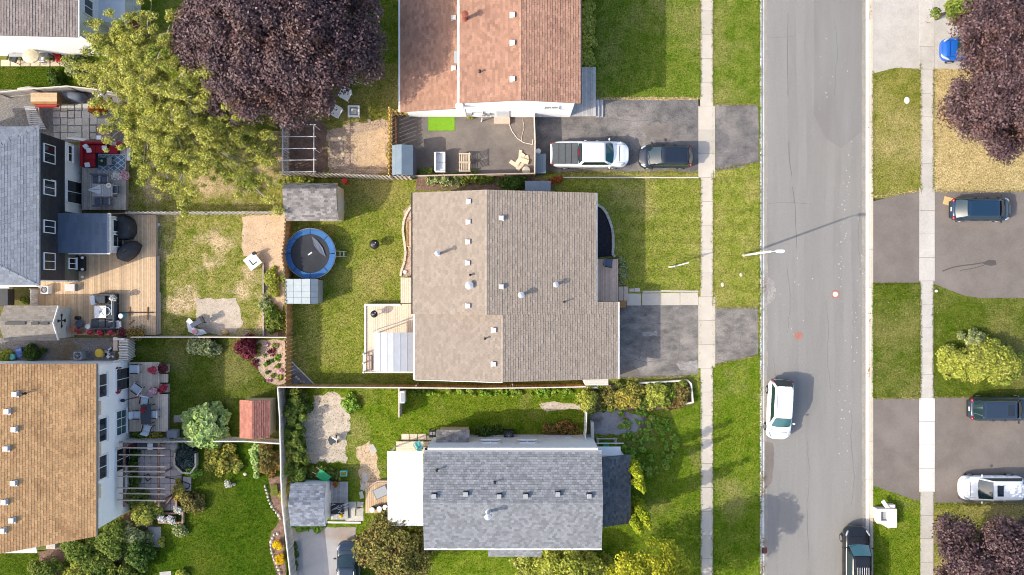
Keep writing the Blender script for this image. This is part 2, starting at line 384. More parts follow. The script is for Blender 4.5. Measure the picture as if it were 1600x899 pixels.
# ------------------------------------------------------------------ the ground, lawns, road, pavements
structure(MB().box(-1500, 1500, -1500, 1500, -2, -.15).build('ground', 'soil'))
EX = []        # places where no grass grows: (pixel polygon, share of tufts kept)
LAWNS = []
def lawn(name, pts, m, z=.02, dens=75):
    structure(MB().prism(P2(pts), -.3, z).build(name, m)); LAWNS.append((pts, m, dens, z))
def hard(name, pts, m, z, rough=.0, step=.35, keep=0.0, parent=None):
    EX.append((pts, keep)); return sheet(name, pts, m, -.29+random.uniform(0, .01), z, rough, step, parent)
def rect(x0, y0, x1, y1): return [(x0, y0), (x1, y0), (x1, y1), (x0, y1)]

structure(MB().prism(P2(rect(-400, 205, 446, 860)), -.3, .004).build('yard_soil', 'soil'))
lawn('lawn_north_west', [(-400,-400),(840,-400),(840,100),(446,100),(446,205),(-400,205)], 'lawn_top')
lawn('lawn_trellis_yard', rect(446,100,840,279), 'lawn_dry', .022)
lawn('lawn_locust_yard', rect(197,205.2,445.8,331), 'lawn_patchy', .021)
lawn('lawn_small_yard', rect(243,332,449,527), 'lawn_patchy', .023)
lawn('lawn_flower_yard', rect(203,527.5,443,691), 'lawn_lush', .024)
lawn('lawn_south_west', [(203,691.5),(446,691.5),(452,1250),(-400,1250),(-400,861),(203,861)], 'lawn_deep', .022)
lawn('lawn_back', rect(450,279.5,700,606), 'lawn_mid', .025)
lawn('lawn_front', rect(700.2,279.5,1096,606), 'lawn_front', .026)
lawn('lawn_north_front', rect(840.2,-400,1096,155), 'lawn_top', .024)
lawn('lawn_south_lot', rect(452.3,606.5,1000,1250), 'lawn_bright', .027)
lawn('lawn_south_front', rect(1000.3,606.5,1096,1250), 'lawn_bright', .026)
lawn('verge_north', rect(1112,-400,1187,200), 'lawn_top', .022)
lawn('verge_middle', rect(1112,200.5,1187,520), 'lawn_front', .024)
lawn('verge_south', rect(1112,520.5,1187,1250), 'lawn_bright', .022)
lawn('verge_east_north', rect(1363,60,1440,310), 'lawn_dry', .022)
lawn('verge_east_middle', rect(1363,440,1440,630), 'lawn_lush', .022)
lawn('verge_east_south', rect(1363,700,1440,1250), 'lawn_bright', .022)
lawn('lawn_east_north', rect(1456,60,1950,310), 'lawn_straw', .022)
lawn('lawn_east_middle', rect(1456,440,1950,630), 'lawn_lush', .024)
lawn('lawn_east_south', rect(1456,700,1950,1250), 'lawn_dry', .022)

# road with two lanes of slightly different asphalt
def roadmat():
    m = mat('road_asphalt', (.202,.193,.179), .9, col2=(.224,.214,.198), scale=.5, fine=22, famp=.13, bump=.2, bscale=90, col3=(.262,.252,.235), scale3=.12, lo3=.5, hi3=.75, spec=.3, stretch=(2.2,.35,1))
    return m
roadmat()
random.seed(11)
mat('road_asphalt_dark', (.184,.175,.163), .9, col2=(.202,.193,.180), scale=.5, fine=22, famp=.13, bump=.2, bscale=90, col3=(.23,.225,.218), scale3=.12, lo3=.5, hi3=.75, spec=.3, stretch=(2.2,.35,1))
road = structure(MB().box(W(1194,0).x, W(1354.5,0).x, -700, 700, -.4, -.10).build('road', 'road_asphalt'))
MB().prism([(W(1273,0).x, W(0,180).y), (W(1290,0).x, W(0,215).y), (W(1315,0).x, W(0,232).y), (W(1353.5,0).x, W(0,200).y), (W(1353.5,0).x, 60), (W(1273,0).x, 60)], -.12, -.096).build('asphalt_lane', 'road_asphalt_dark', road)
def ribbon(pts, w, z, name, m, parent):
    b = MB()
    for p, q in zip(pts[:-1], pts[1:]):
        p = W(*p); q = W(*q); d = (q-p); n = Vector((-d.y, d.x, 0)).normalized()*w/2
        b.add([(p-n)[:2]+(z,), (q-n)[:2]+(z,), (q+n)[:2]+(z,), (p+n)[:2]+(z,)], [(0,1,2,3)])
    return b.build(name, m, parent)
ribbon([(1233,222),(1234,250),(1237,268),(1238,276)], .045, -.094, 'crack', 'seal_black', road)
ribbon([(1239,292),(1243,320),(1244,352),(1246,390)], .04, -.094, 'crack', 'seal_black', road)
ribbon([(1232,20),(1231,90),(1232,150)], .04, -.094, 'crack', 'seal_black', road)
MB().prism(jag(P2([(1195.5,432),(1207,437),(1213,448),(1213,462),(1207,472),(1195.5,478)]), .05, .3), -.11, -.0935).build('road_patch', 'patch_pale', road)
MB().prism(jag(P2([(1196,690),(1208,694),(1210,720),(1206,758),(1196,765)]), .08, .3), -.11, -.0925).build('road_patch', 'drive_brown', road)
# worn wheel tracks, transverse joints, gutter dirt, hairline cracks
for x0, w_ in ((1226,.75),(1253,.6),(1297,.65),(1324,.75)):
    L_, R_ = [], []
    for k in range(90):
        y = -60+k*12; t_ = w_*random.uniform(.8,1.15)/GS/2; c_ = x0+2*math.sin(k*.21+x0)
        L_.append(W(c_-t_, y)[:2]); R_.append(W(c_+t_, y)[:2])
    MB().prism(L_+R_[::-1], -.12, -.0985).build('wheel_track', 'road_track', road)
for pts in ([(1195,57),(1215,58),(1240,57)], [(1200,318),(1232,316),(1270,319)], [(1290,470),(1296,510),(1293,560),(1299,610)], [(1210,560),(1214,600),(1209,640)], [(1332,640),(1330,690),(1335,745),(1331,790)], [(1262,690),(1266,740),(1261,800),(1265,880)], [(1305,30),(1309,80),(1304,150)], [(1345,330),(1342,380),(1346,430)], [(1230,420),(1236,470),(1231,520)]):
    q = []
    for a_, c_ in zip(pts[:-1], pts[1:]):
        for k in range(5): q.append((a_[0]+(c_[0]-a_[0])*k/5+random.uniform(-1.2,1.2), a_[1]+(c_[1]-a_[1])*k/5))
    ribbon(q+[pts[-1]], .022, -.0935, 'crack', 'seal_black', road)
for xs in ((1195.2,1198.5),(1349,1353.2)):
    L_, R_ = [], []
    for k in range(120):
        y = -30+k*8; e = random.uniform(0, 2.2); L_.append(W(xs[0]-(e if xs[0] > 1300 else 0), y)[:2]); R_.append(W(xs[1]+(e if xs[0] < 1300 else 0), y)[:2])
    MB().prism(L_+R_[::-1], -.12, -.0945).build('gutter_dirt', 'road_dirt', road)
b = MB()
for k in range(140):
    c = random.choice([(1327,230),(1322,300),(1318,360),(1320,420),(1350,400),(1338,500),(1320,600),(1318,650),(1240,460),(1300,100)])
    x = c[0]+random.gauss(0, 5 if c[0] > 1300 else 14); y = c[1]+random.gauss(0, 34)
    if not 1197 < x < 1352: continue
    p = W(x, y); r = random.uniform(.015, .06)
    b.prism([(p.x+r*random.uniform(.5,1.3)*math.cos(a), p.y+r*random.uniform(.5,1.4)*math.sin(a)) for a in (0, 1, 2.1, 3.2, 4.2, 5.3)], -.11, -.0925)
props(b.build('paint_speck', 'stone_pale', road), kind='stuff')
for px, py, m_, r in ((1306,460,'white_plastic',.2), (1248.5,525,'manhole_iron',.3)):
    p = W(px, py); t = thing('manhole_cover', 'round iron manhole cover with pale centre, upper one on the road' if m_[0] == 'w' else 'rusty red round manhole cover, lower one on the road', 'manhole', (p.x, p.y, -.1))
    MB().lathe([(.33,0),(.33,.012),(.27,.012)], n=24).build('ring', 'manhole_iron' if m_[0] == 'w' else 'manhole_iron', t)
    MB().lathe([(r,.0),(r,.018),(r*.9,.02)], n=24).build('cover', 'kerb_white' if m_[0] == 'w' else 'manhole_iron', t)

# kerbs: raised stone and gutter, in pieces
def kerb(name, xr, xg, ms, mg):
    k = structure(MB().box(W(min(xr[0], xg[0])+.6, 0).x, W(max(xr[1], xg[1])-.6, 0).x, -700, 700, -.4, -.13).build(name, 'kerb_dark'))
    for i in range(17):
        y0, y1 = -30+i*60, 30+i*60
        for (a, c), m_, z in ((xr, ms, .045), (xg, mg, -.085)):
            p, q = W(a, y1), W(c, y0)
            piece('kerb_stone' if z > 0 else 'gutter_slab', m_, ((p.x+q.x)/2, (p.y+q.y)/2, z-.15), (q.x-p.x, q.y-p.y-.02, .3), parent=k)
    return k
kerb('kerb_west', (1187, 1189.6), (1190.8, 1194.8), 'kerb_white', 'kerb_white')
kerb('kerb_east', (1359.5, 1364), (1353.5, 1359), 'kerb_mat', 'kerb_white')
# storm drain, fallen leaves in the gutter
p = W(1194, 861); t = thing('storm_drain', 'rusty square storm drain grate in the west gutter', 'drain', (p.x, p.y, -.1))
MB().box(-.25,.25,-.24,.24,-.05,.02).build('frame', 'metal_rust', t)
for i in range(5): MB().box(-.2+i*.09, -.155+i*.09, -.2,.2,.02,.035).build('bar', 'metal_black', t)
b = MB()
for cx, cy, n in ((1192,745,40),(1192,771,35),(1192,846,30),(1190,890,40),(1192,450,25),(1358,580,25),(1358,500,12),(1358,20,10),(1357,190,10),(1449,30,8)):
    for k in range(n):
        p = W(cx+random.gauss(0,1.6), cy+random.gauss(0,6)); a = random.uniform(0, 6.3); s = random.uniform(.03,.08)
        b.add([(p.x+s*math.cos(a), p.y+s*math.sin(a), .058), (p.x-s*.5*math.sin(a), p.y+s*.5*math.cos(a), .062), (p.x-s*math.cos(a), p.y-s*math.sin(a), .058), (p.x+s*.5*math.sin(a), p.y-s*.5*math.cos(a), .06)], [(0,1,2,3)])
props(b.build('fallen_leaves', 'leaf_bronze'), 'brown fallen leaves scattered along the gutters and pavements', 'leaves', kind='stuff')

# pavements: slabs laid one by one
def pavement(name, x0, x1, wide, step, first, m_, new=None):
    sw = structure(MB().box(W(x0+1, 0).x, W(x1-1, 0).x, -700, 700, -.35, .02).build(name, 'kerb_dark'))
    EX.append((rect(x0+1.4, -400, x1-1.4, 1300), 0.0))
    y = first-step*3
    while y < 960:
        a, c = x0, x1
        for w0, w1, wa, wc in wide:
            if y+step/2 > w0 and y+step/2 < w1: a, c = wa, wc
        p, q = W(a, y+step), W(c, y)
        nm = new and new[0] < y+step/2 < new[1]
        piece('pavement_slab', 'concrete_new' if nm else m_, ((p.x+q.x)/2, (p.y+q.y)/2, -.05+random.uniform(-.004,.004)), (q.x-p.x, q.y-p.y-.022, .2), (0, 0, random.uniform(-.002,.002)), sw)
        y += step
    return sw
pavement('pavement_west', 1094.5, 1114, [(150,278,1091,1117),(450,580,1091,1117.5)], 37.2, 17.5, 'concrete')
pavement('pavement_east', 1438, 1458, [(-200,112,1436,1459),(300,450,1436,1460),(618,785,1436,1460)], 36.6, 36.5, 'concrete_grey', (634,786))

# driveways
hard('driveway_centre', [(967,477),(1091,477),(1091,585),(1075,586),(1060,590),(967,592)], 'drive_centre', .036, .03)
hard('driveway_apron', [(1117.6,480.5),(1184,480.5),(1184.5,553),(1160,561),(1117.6,570)], 'drive_centre', .034, .04)
hard('driveway_north', [(836,155),(1091,155),(1091,270),(836,276)], 'drive_top', .036, .03)
hard('driveway_apron_north', [(1117.4,164),(1180,163.5),(1185,170),(1185.5,253),(1160,262),(1117.4,268)], 'drive_top', .034, .04)
hard('paved_yard', [(610,181),(836,181),(836,272),(610,272)], 'drive_back', .035)
hard('driveway_south', [(452,824),(556,824),(556,1200),(458,1200)], 'drive_pale', .036, .05)
hard('driveway_east_apron_north', [(1363.5,-400),(1436.5,-400),(1436.5,108),(1400,106),(1385,110),(1363.5,116)], 'concrete_grey', .035, .03)
hard('driveway_east_north', [(1459.2,-400),(1900,-400),(1900,105),(1459.2,108)], 'concrete_grey', .034, .03)
hard('driveway_east_apron_middle', [(1363.6,315),(1395,307),(1436.5,298),(1436.5,442),(1363.6,442.5)], 'drive_brown', .035, .02)
d_mid = hard('driveway_east_middle', [(1459.5,299),(1900,299),(1900,465),(1530,466),(1505,462),(1480,452),(1459.5,444)], 'drive_brown', .034, .02)
hard('driveway_east_apron_south', [(1363.4,622.5),(1436.5,622.5),(1436.5,783),(1425,780),(1363.4,759)], 'drive_brown', .035, .02)
hard('driveway_east_south', [(1459.8,621),(1900,621),(1900,786),(1459.8,786)], 'drive_brown', .034, .02)
ribbon([(1472,424),(1488,418),(1502,415.5),(1522,413),(1540,410)], .09, .0385, 'stain', 'oil_stain', d_mid)
ribbon([(1500,423),(1522,419),(1545,412)], .05, .0385, 'stain', 'oil_stain', d_mid)
MB().prism(jag(P2([(1536,410),(1545,406),(1556,407),(1557,414),(1548,416),(1536,413)]), .06, .2), .0, .0392).build('stain', 'oil_stain', d_mid)
dc = bpy.data.objects['driveway_centre']
for q in ([(970,506),(990,504),(1012,507),(1040,505),(1062,508),(1090,505)], [(1050,478),(1053,492),(1049,505)], [(985,560),(1010,566),(1040,562),(1070,570)], [(1000,520),(1003,540),(999,560)], [(1060,515),(1062,540),(1058,566)]): ribbon([(x+random.uniform(-.8,.8), y) for x, y in q], .04, .0385, 'crack', 'seal_black', dc)
for q, m_ in (([(1056,569),(1089,563),(1089,577),(1062,579)],'patch_pale'), ([(1003,518),(1026,517),(1027,524),(1006,525)],'patch_pale'), ([(968,577),(990,570),(1000,583),(970,590)],'drive_brown')): MB().prism(jag(P2(q), .12, .25), .0, .0378).build('asphalt_patch', m_, dc)
dn = bpy.data.objects['driveway_north']
for q, m_ in (([(1000,196),(1042,193),(1046,215),(1010,219)],'drive_back'), ([(960,172),(1000,170),(1002,184),(965,186)],'drive_centre')): MB().prism(jag(P2(q), .25, .25), .0, .0378).build('asphalt_patch', m_, dn)
for q in ([(945,160),(950,185),(990,190),(1030,187),(1088,192)], [(870,225),(905,212),(950,216)]): ribbon(q, .04, .0385, 'crack', 'seal_black', dn)
drv = bpy.data.objects['driveway_apron']; ribbon([(1157,492),(1157,507),(1160,512),(1157,525),(1157.5,545)], .05, .0375, 'crack', 'seal_black', drv)

# bare earth, sand and beds
hard('dirt_patch_tan', [(378,338),(446,335),(446,408),(420,411),(408,414),(398,400),(380,400)], 'tan_dirt', .034, .12, .3, .12)
hard('dirt_patch_path', [(412,408),(444,402),(444,470),(434,525),(411,525)], 'tan_dirt', .0335, .08, .3, .25)
hard('sand_patch', [(306,469),(340,466),(368,466),(376,478),(378,508),(368,518),(350,521),(318,521),(306,505)], 'pale_sand', .036, .14, .3, .08)
hard('sand_patch_south', [(490,620),(528,612),(543,625),(545,690),(540,720),(512,722),(480,722),(474,690),(476,640)], 'pale_sand', .037, .3, .3, .38)
hard('dirt_strip', [(842,632),(862,627),(880,630),(905,633),(908,640),(880,641),(850,641)], 'pale_sand', .036, .1, .3, .2)
hard('dirt_patch_trellis', [(444,188),(500,188),(510,200),(512,262),(505,274),(444,274)], 'dark_soil', .034, .15, .3, .1)
hard('dirt_patch_yard', [(512,205),(545,192),(606,188),(606,272),(560,274),(512,272)], 'rosy_soil', .0335, .18, .15, .6)
hard('dirt_patch_bare', [(545,215),(600,200),(606,255),(560,265)], 'tan_dirt', .0365, .18, .15, .5)
hard('dirt_patch_lot', [(556,700),(575,690),(590,720),(600,760),(588,775),(570,770)], 'tan_dirt', .035, .3, .3, .5)
hard('mulch_bed', [(920,318),(934,322),(943,331),(951,345),(955,360),(956,400),(920,404)], 'black_mulch', .05)
hard('flower_bed_west', [(392,548),(404,532),(446,530),(446,607),(424,600),(408,585),(400,566)], 'rosy_soil', .038, .1, .3, .3)
hard('plant_bed_north', [(411,414),(443,414),(443,526),(411,526)], 'dark_soil', .031, .05, .3, .4)
hard('rock_bed', [(419,745),(440,745),(443,812),(447,900),(436,905),(428,880),(420,850),(424,832),(436,815),(425,785)], 'dark_soil', .034, .05, .3, .1)
hard('rear_bed', [(630,330),(645,318),(645,432),(627,432),(634,410),(638,380),(634,350)], 'rosy_soil', .035, .05, .3, .3)
hard('fire_pit_corner', [(455,567),(455,606),(495,606)], 'slate_cover', .037)
hard('gravel_strip', [(-80,528),(181,528),(181,568),(-80,572)], 'gravel_mat', .03)
hard('soil_south_bed', [(205,800),(240,790),(240,850),(150,900),(60,905),(60,862),(150,842)], 'dark_soil', .03, .1, .3, .1)
hard('slate_slab_area', [(922,650),(945,638),(975,642),(1000,648),(1022,655),(1018,665),(990,678),(940,680),(922,676)], 'slate_cover', .036, .12, .3, .1)
hard('weed_strip', [(650,276),(835,276),(866,279),(866,296),(650,298)], 'dark_soil', .0345, .06, .3, .5)
hard('planting_strip_south', [(918,600),(1082,600),(1085,632),(1040,640),(918,645)], 'dark_soil', .0345, .06, .3, .4)
hard('paved_court', [(40,140),(205,150),(205,222),(-80,222),(-80,140)], 'gravel_mat', .024)
structure(MB().prism(P2(rect(0,104,115,140)), -.3, .03).build('lawn_corner', 'lawn_deep')); LAWNS.append((rect(0,104,115,140), 'lawn_deep', 75, .03))
# straw-coloured edging between lawn and drive
hard('dry_edge_north', [(905,152.5),(1091,152.5),(1091,156.5),(905,156.5)], 'lawn_straw', .038, .06, .3, .4)
hard('dry_edge_drive', [(838,268),(1092,268),(1092,279.5),(838,279.5)], 'lawn_dry', .038, .1, .3, .8)
bd = structure(MB().box(W(880,0).x, W(1091,0).x, W(0,278.8).y, W(0,277).y, -.2, .09).build('timber_edging', 'wood_pale'))

# grass tufts on the lawns
def inside(poly, x, y):
    r = np.zeros(len(x), bool); n = len(poly)
    for i in range(n):
        (x0, y0), (x1, y1) = poly[i][:2], poly[(i+1)%n][:2]
        if y0 == y1: continue
        c = ((y0 > y) != (y1 > y)) & (x < (x1-x0)*(y-y0)/(y1-y0)+x0); r ^= c
    return r
def grow_grass():
    by = {}
    for pts, m_, dens, z in LAWNS:
        xs = [p[0] for p in pts]; ys = [p[1] for p in pts]
        x0, x1, y0, y1 = max(min(xs), -20), min(max(xs), 1620), max(min(ys), -20), min(max(ys), 920)
        n = int((x1-x0)*(y1-y0)*GS*GS*dens)
        x = rng.uniform(x0, x1, n); y = rng.uniform(y0, y1, n); keep = inside(pts, x, y)
        for ex, share in EX+FOOT:
            k = inside(ex, x, y) & (rng.uniform(size=n) > share); keep &= ~k
        x, y = x[keep], y[keep]
        X = (x-800)*GS; Y = (449.5-y)*GS; n = len(x)
        a = rng.uniform(0, 2*PI, (n, 2)); V = []
        for j in range(2):
            L = rng.uniform(.05, .12, n); hgt = rng.uniform(.03, .075, n); w = rng.uniform(.012, .028, n)
            ca, sa = np.cos(a[:, j]), np.sin(a[:, j])
            zz = np.full(n, z)
            V.append(np.stack([np.stack([X-sa*w, Y+ca*w, zz], 1), np.stack([X+sa*w, Y-ca*w, zz], 1), np.stack([X+ca*L, Y+sa*L, zz+hgt], 1)], 1))
        by.setdefault(m_, []).append(np.concatenate(V, 0).reshape(-1, 3))
    segs = [(1094.5,-20,1094.5,152,'lawn_top'),(1094.5,280,1094.5,450,'lawn_front'),(1094.5,592,1094.5,920,'lawn_bright'),(1114,-20,1114,160,'lawn_top'),(1114,270,1114,478,'lawn_front'),(1114,572,1114,920,'lawn_bright'),(1187,-20,1187,920,'lawn_bright'),(1438,100,1438,300,'lawn_dry'),(1438,444,1438,620,'lawn_lush'),(1458,108,1458,300,'lawn_dry'),(1458,444,1458,620,'lawn_lush'),(1364,112,1364,305,'lawn_dry'),(1364,444,1364,620,'lawn_bright'),(967,592,1075,588,'lawn_dry'),(1118,570,1184,556,'lawn_dry'),(1118,481,1184,481,'lawn_dry'),(1118,164,1184,164,'lawn_dry'),(1118,266,1184,254,'lawn_dry'),(905,154,1091,154,'lawn_straw'),(845,270,1090,270,'lawn_dry'),(1363,308,1436,299,'lawn_straw'),(1460,299,1600,299,'lawn_straw'),(1364,622,1436,622,'lawn_dry'),(1460,620,1600,620,'lawn_dry'),(1460,788,1600,788,'lawn_bright'),(1364,444,1436,444,'lawn_lush'),(569,474,569,584,'lawn_mid'),(452,480,452,605,'lawn_mid')]
    for x0, y0, x1, y1, m_ in segs:
        n = int(math.hypot(x1-x0, y1-y0)*GS*60); t_ = rng.uniform(0, 1, n)
        clump = (np.sin(t_*97+x0)+np.sin(t_*41+y0)+np.sin(t_*190))*.5+rng.normal(0, .5, n)
        X = (x0+(x1-x0)*t_+rng.normal(0, .9, n)-800)*GS; Y = (449.5-(y0+(y1-y0)*t_+rng.normal(0, .9, n)))*GS
        L = np.clip(.11+.06*clump, .03, .24); a = rng.uniform(0, 2*PI, n); w = rng.uniform(.014, .032, n); ca, sa = np.cos(a), np.sin(a); zz = np.full(n, .045)
        by.setdefault(m_, []).append(np.stack([np.stack([X-sa*w, Y+ca*w, zz], 1), np.stack([X+sa*w, Y-ca*w, zz], 1), np.stack([X+ca*L, Y+sa*L, zz+rng.uniform(.02,.07,n)], 1)], 1).reshape(-1, 3))
    names = {'lawn_mid': 'mown grass of the fenced back lawn', 'lawn_front': 'yellowish mown grass of the front lawns and verge', 'lawn_top': 'green mown grass along the top of the picture',
             'lawn_lush': 'lush grass of the shaded yards', 'lawn_deep': 'deep green grass of the bottom left yard', 'lawn_bright': 'bright green grass of the lots at the bottom',
             'lawn_patchy': 'patchy half-bare grass of the small back yards', 'lawn_dry': 'dry thin grass of verge and yard', 'lawn_straw': 'straw-coloured dead grass beside the purple tree'}
    for m_, vs_ in by.items():
        V = np.concatenate(vs_, 0); F = np.arange(len(V)).reshape(-1, 3)
        props(mesh_np('grass', V, F, m_, k=3), names[m_], 'grass', kind='stuff')
def daisies():
    V = []
    for x0, y0, x1, y1, n in ((1462,470,1600,615,170),(1366,455,1436,618,130),(1000,655,1060,740,60),(205,540,430,690,60),(1118,700,1186,899,70),(880,610,1090,760,60)):
        for k in range(n):
            p = W(random.uniform(x0,x1), random.uniform(y0,y1)); r = random.uniform(.008,.022); a = random.uniform(0,6.3)
            V += [(p.x+r*math.cos(a+q*PI/2), p.y+r*math.sin(a+q*PI/2), .075+.004*q) for q in range(4)]
    props(mesh_np('lawn_flowers', np.array(V), np.arange(len(V)).reshape(-1,4), 'petal_white'), 'tiny pale weed flowers and leaf litter on the lawns', 'flowers', kind='stuff')
FOOT = []      # house and shed footprints, filled below
# ------------------------------------------------------------------ roofs, walls, windows
def shingle_arrays(A, B, C, D, exp=.165, tab=.32, th=.028):
    A, B, C, D = (np.array(p, float) for p in (A, B, C, D))
    e = (B-A)/np.linalg.norm(B-A); nrm = np.cross(B-A, D-A); nrm /= np.linalg.norm(nrm)
    up = np.cross(nrm, e); slope = max(np.dot(D-A, up), np.dot(C-A, up)); nr = max(1, int(slope/exp))
    out = []
    for i in range(nr):
        v0 = i/nr; v1 = min(1.0, (i+1.12)/nr)
        l0, r0, l1, r1 = (np.dot(p-A, e) for p in (A+(D-A)*v0, B+(C-B)*v0, A+(D-A)*v1, B+(C-B)*v1))
        s = l0-tab+(i%2)*tab*.5+rng.uniform(-.03, .03)
        n = int((r0-s)/tab)+2
        a = s+np.arange(n)*tab; c = a+tab-.010
        a0, c0 = np.clip(a, l0, r0), np.clip(c, l0, r0); ok = c0-a0 > .01
        a0, c0, a, c = a0[ok], c0[ok], a[ok], c[ok]; a1, c1 = np.clip(a, l1, r1), np.clip(c, l1, r1); m = len(a0)
        t = th*rng.uniform(.75, 1.35, m)
        lo = v0*slope+rng.uniform(-.008, .004, m); hi = np.full(m, v1*slope)
        P = lambda s_, u, h: A+s_[:, None]*e+u[:, None]*up+h[:, None]*nrm
        z = np.zeros(m)
        out.append(np.stack([P(a0, lo, t), P(c0, lo, t), P(c1, hi, z+.003), P(a1, hi, z+.003), P(a0, lo, z-.004), P(c0, lo, z-.004)], 1))
    V = np.concatenate(out, 0); n = len(V); k = np.arange(n)*6
    F = np.concatenate([np.stack([k, k+1, k+2, k+3], 1), np.stack([k+4, k+5, k+1, k], 1)], 0)
    return V.reshape(-1, 3), F
def roof_on(parent, slopes, m, thick=.14, under=None, exp=.185, tab=.32, name='roof', ridges=(), th=.028):
    """slopes: list of 4 world points (eave A,B then upper C,D), counter-clockwise from above"""
    b = MB()
    for q in slopes:
        b.slab([p for i, p in enumerate(q) if i == 0 or (Vector(p)-Vector(q[i-1])).length > .01], thick)
    r = b.build(name, under or m, parent, True)
    Vs, Fs, n = [], [], 0
    for q in slopes:
        V, F = shingle_arrays(*[Vector(p)+Vector((0, 0, .006)) for p in q], exp=exp, tab=tab, th=th); Vs.append(V); Fs.append(F+n); n += len(V)
    props(mesh_np('shingles', np.concatenate(Vs), np.concatenate(Fs), m, r), kind='stuff')
    for p, q in ridges:
        p = Vector(p); q = Vector(q); d = q-p; k = max(1, int(d.length/.3)); b = MB(); u = d.normalized(); sdv = Vector((-u.y, u.x, 0)).normalized()
        for i in range(k):
            a = p+d*(i/k); c = p+d*((i+1.08)/k)-d*(.0 if i < k-1 else .08/k); z = Vector((0, 0, .045+.012*(i % 2)))
            b.add([a+z, c+z-Vector((0,0,.014)), a+z+sdv*.15-Vector((0,0,.055)), c+z+sdv*.15-Vector((0,0,.07)), a+z-sdv*.15-Vector((0,0,.055)), c+z-sdv*.15-Vector((0,0,.07))], [(0,2,3,1),(0,1,5,4)])
        props(b.build('ridge_cap', m, r), kind='stuff')
    return r
def hit(px, py, q):
    a, b, c = Vector(q[0]), Vector(q[1]), Vector(q[2]); n = (b-a).cross(c-a)
    if n.length < 1e-6: n = (b-a).cross(Vector(q[3])-a)
    o = Vector((0, 0, CAM_H)); d = W(px, py)-o
    return o+d*((a-o).dot(n)/d.dot(n))
def roof_vent(r, p, s=.33, m='vent_white', h=.14, dark=False):
    b = MB().box(-s*.62, s*.62, -s*.62, s*.62, -.1, .02); b.box(-s*.4, s*.4, -s*.4, s*.4, .02, h-.06)
    o = b.build('roof_vent', 'metal_black' if dark else m, r); o.location = Vector(p)-wloc(r)
    c = MB().box(-s/2, s/2, -s/2, s/2, h-.06, h+.05).build('vent_cap', m, o, bevel=.02)
    return o
def pipe_vent(r, p, h=.5, rad=.06, m='vent_grey', cap=True, lean=(0, 0)):
    p = Vector(p); b = MB().tube(p-Vector((0,0,.1)), p+Vector((lean[0], lean[1], h)), rad, rad, 10)
    b.lathe([(rad*2.2, -.02), (rad*1.2, .06)], p, 10)
    o = b.build('vent_pipe', m, r, True)
    if cap: MB().lathe([(rad*1.9, 0), (rad*1.9, .03), (rad*.4, .09)], p+Vector((lean[0], lean[1], h)), 12).build('pipe_cap', m, o)
    return o
def gutter(parent, a, b, m='trim_white', w=.12):
    a = Vector(a); b = Vector(b); d = (b-a); rz = math.atan2(d.y, d.x)
    return MB().obox((a+b)/2-Vector((0,0,.05)), (d.length, w, .11), (0, -math.atan2(d.z, d.xy.length), rz)).build('gutter', m, parent, True)
def siding(parent, p0, p1, z0, z1, out, m, course=.2, name='siding'):
    p0 = Vector(p0[:2]+(0,)) if not isinstance(p0, Vector) else Vector((p0.x, p0.y, 0)); p1 = Vector((p1[0], p1[1], 0)); out = Vector((out[0], out[1], 0)).normalized()
    n = max(1, int((z1-z0)/course)); b = MB()
    for i in range(n):
        a = z0+(z1-z0)*i/n; c = z0+(z1-z0)*(i+1)/n
        b.add([p0+out*.035+Vector((0,0,a)), p1+out*.035+Vector((0,0,a)), p1+out*.012+Vector((0,0,c)), p0+out*.012+Vector((0,0,c)), p0+Vector((0,0,a)), p1+Vector((0,0,a))], [(0,1,2,3), (4,5,1,0)])
    return props(b.build(name, m, parent, True), kind='stuff')
def window(parent, c, u, out, w, h, nx=2, nz=1, frame='trim_white', glass='pane_glass', sill=True, name='window'):
    """window in a wall: c = middle on the wall face, u = direction along the wall, out = outward"""
    c = Vector(c); u = Vector((u[0], u[1], 0)).normalized(); o_ = Vector((out[0], out[1], 0)).normalized(); rz = math.atan2(u.y, u.x)
    b = MB(); t = .06; d = .12
    for s in (-1, 1):
        b.obox(c+u*s*(w/2-t/2)+o_*.03, (t, d, h), (0, 0, rz)); b.obox(c+Vector((0, 0, s*(h/2-t/2)))+o_*.03, (w-2*t, d, t), (0, 0, rz))
    for i in range(1, nx): b.obox(c+u*(-w/2+w*i/nx)+o_*.025, (t*.8, d*.8, h-2*t), (0, 0, rz))
    for i in range(1, nz): b.obox(c+Vector((0, 0, -h/2+h*i/nz))+o_*.02, (w-2*t, d*.6, t*.8), (0, 0, rz))
    f = b.build(name, frame, parent, True)
    for i in range(nx):
        for j in range(nz):
            pc = c+u*(-w/2+w*(i+.5)/nx)+Vector((0, 0, -h/2+h*(j+.5)/nz))+o_*.045
            MB().obox(pc, (w/nx-t*1.1, .02, h/nz-t*1.1), (0, 0, rz)).build('pane', glass, f)
    if sill: MB().obox(c+Vector((0, 0, -h/2-.03))+o_*.08, (w+.1, .18, .05), (0, 0, rz)).build('sill', frame, f)
    return f
def gable_y(x0, z0, xr, zr, x1, z1, ya, yb):
    """two slopes with the ridge along y; ya < yb"""
    return [(x0, yb, z0), (x0, ya, z0), (xr, ya, zr), (xr, yb, zr)], [(x1, ya, z1), (x1, yb, z1), (xr, yb, zr), (xr, ya, zr)]
def gable_x(y0, z0, yr, zr, y1, z1, xa, xb):
    return [(xa, y0, z0), (xb, y0, z0), (xb, yr, zr), (xa, yr, zr)], [(xb, y1, z1), (xa, y1, z1), (xa, yr, zr), (xb, yr, zr)]
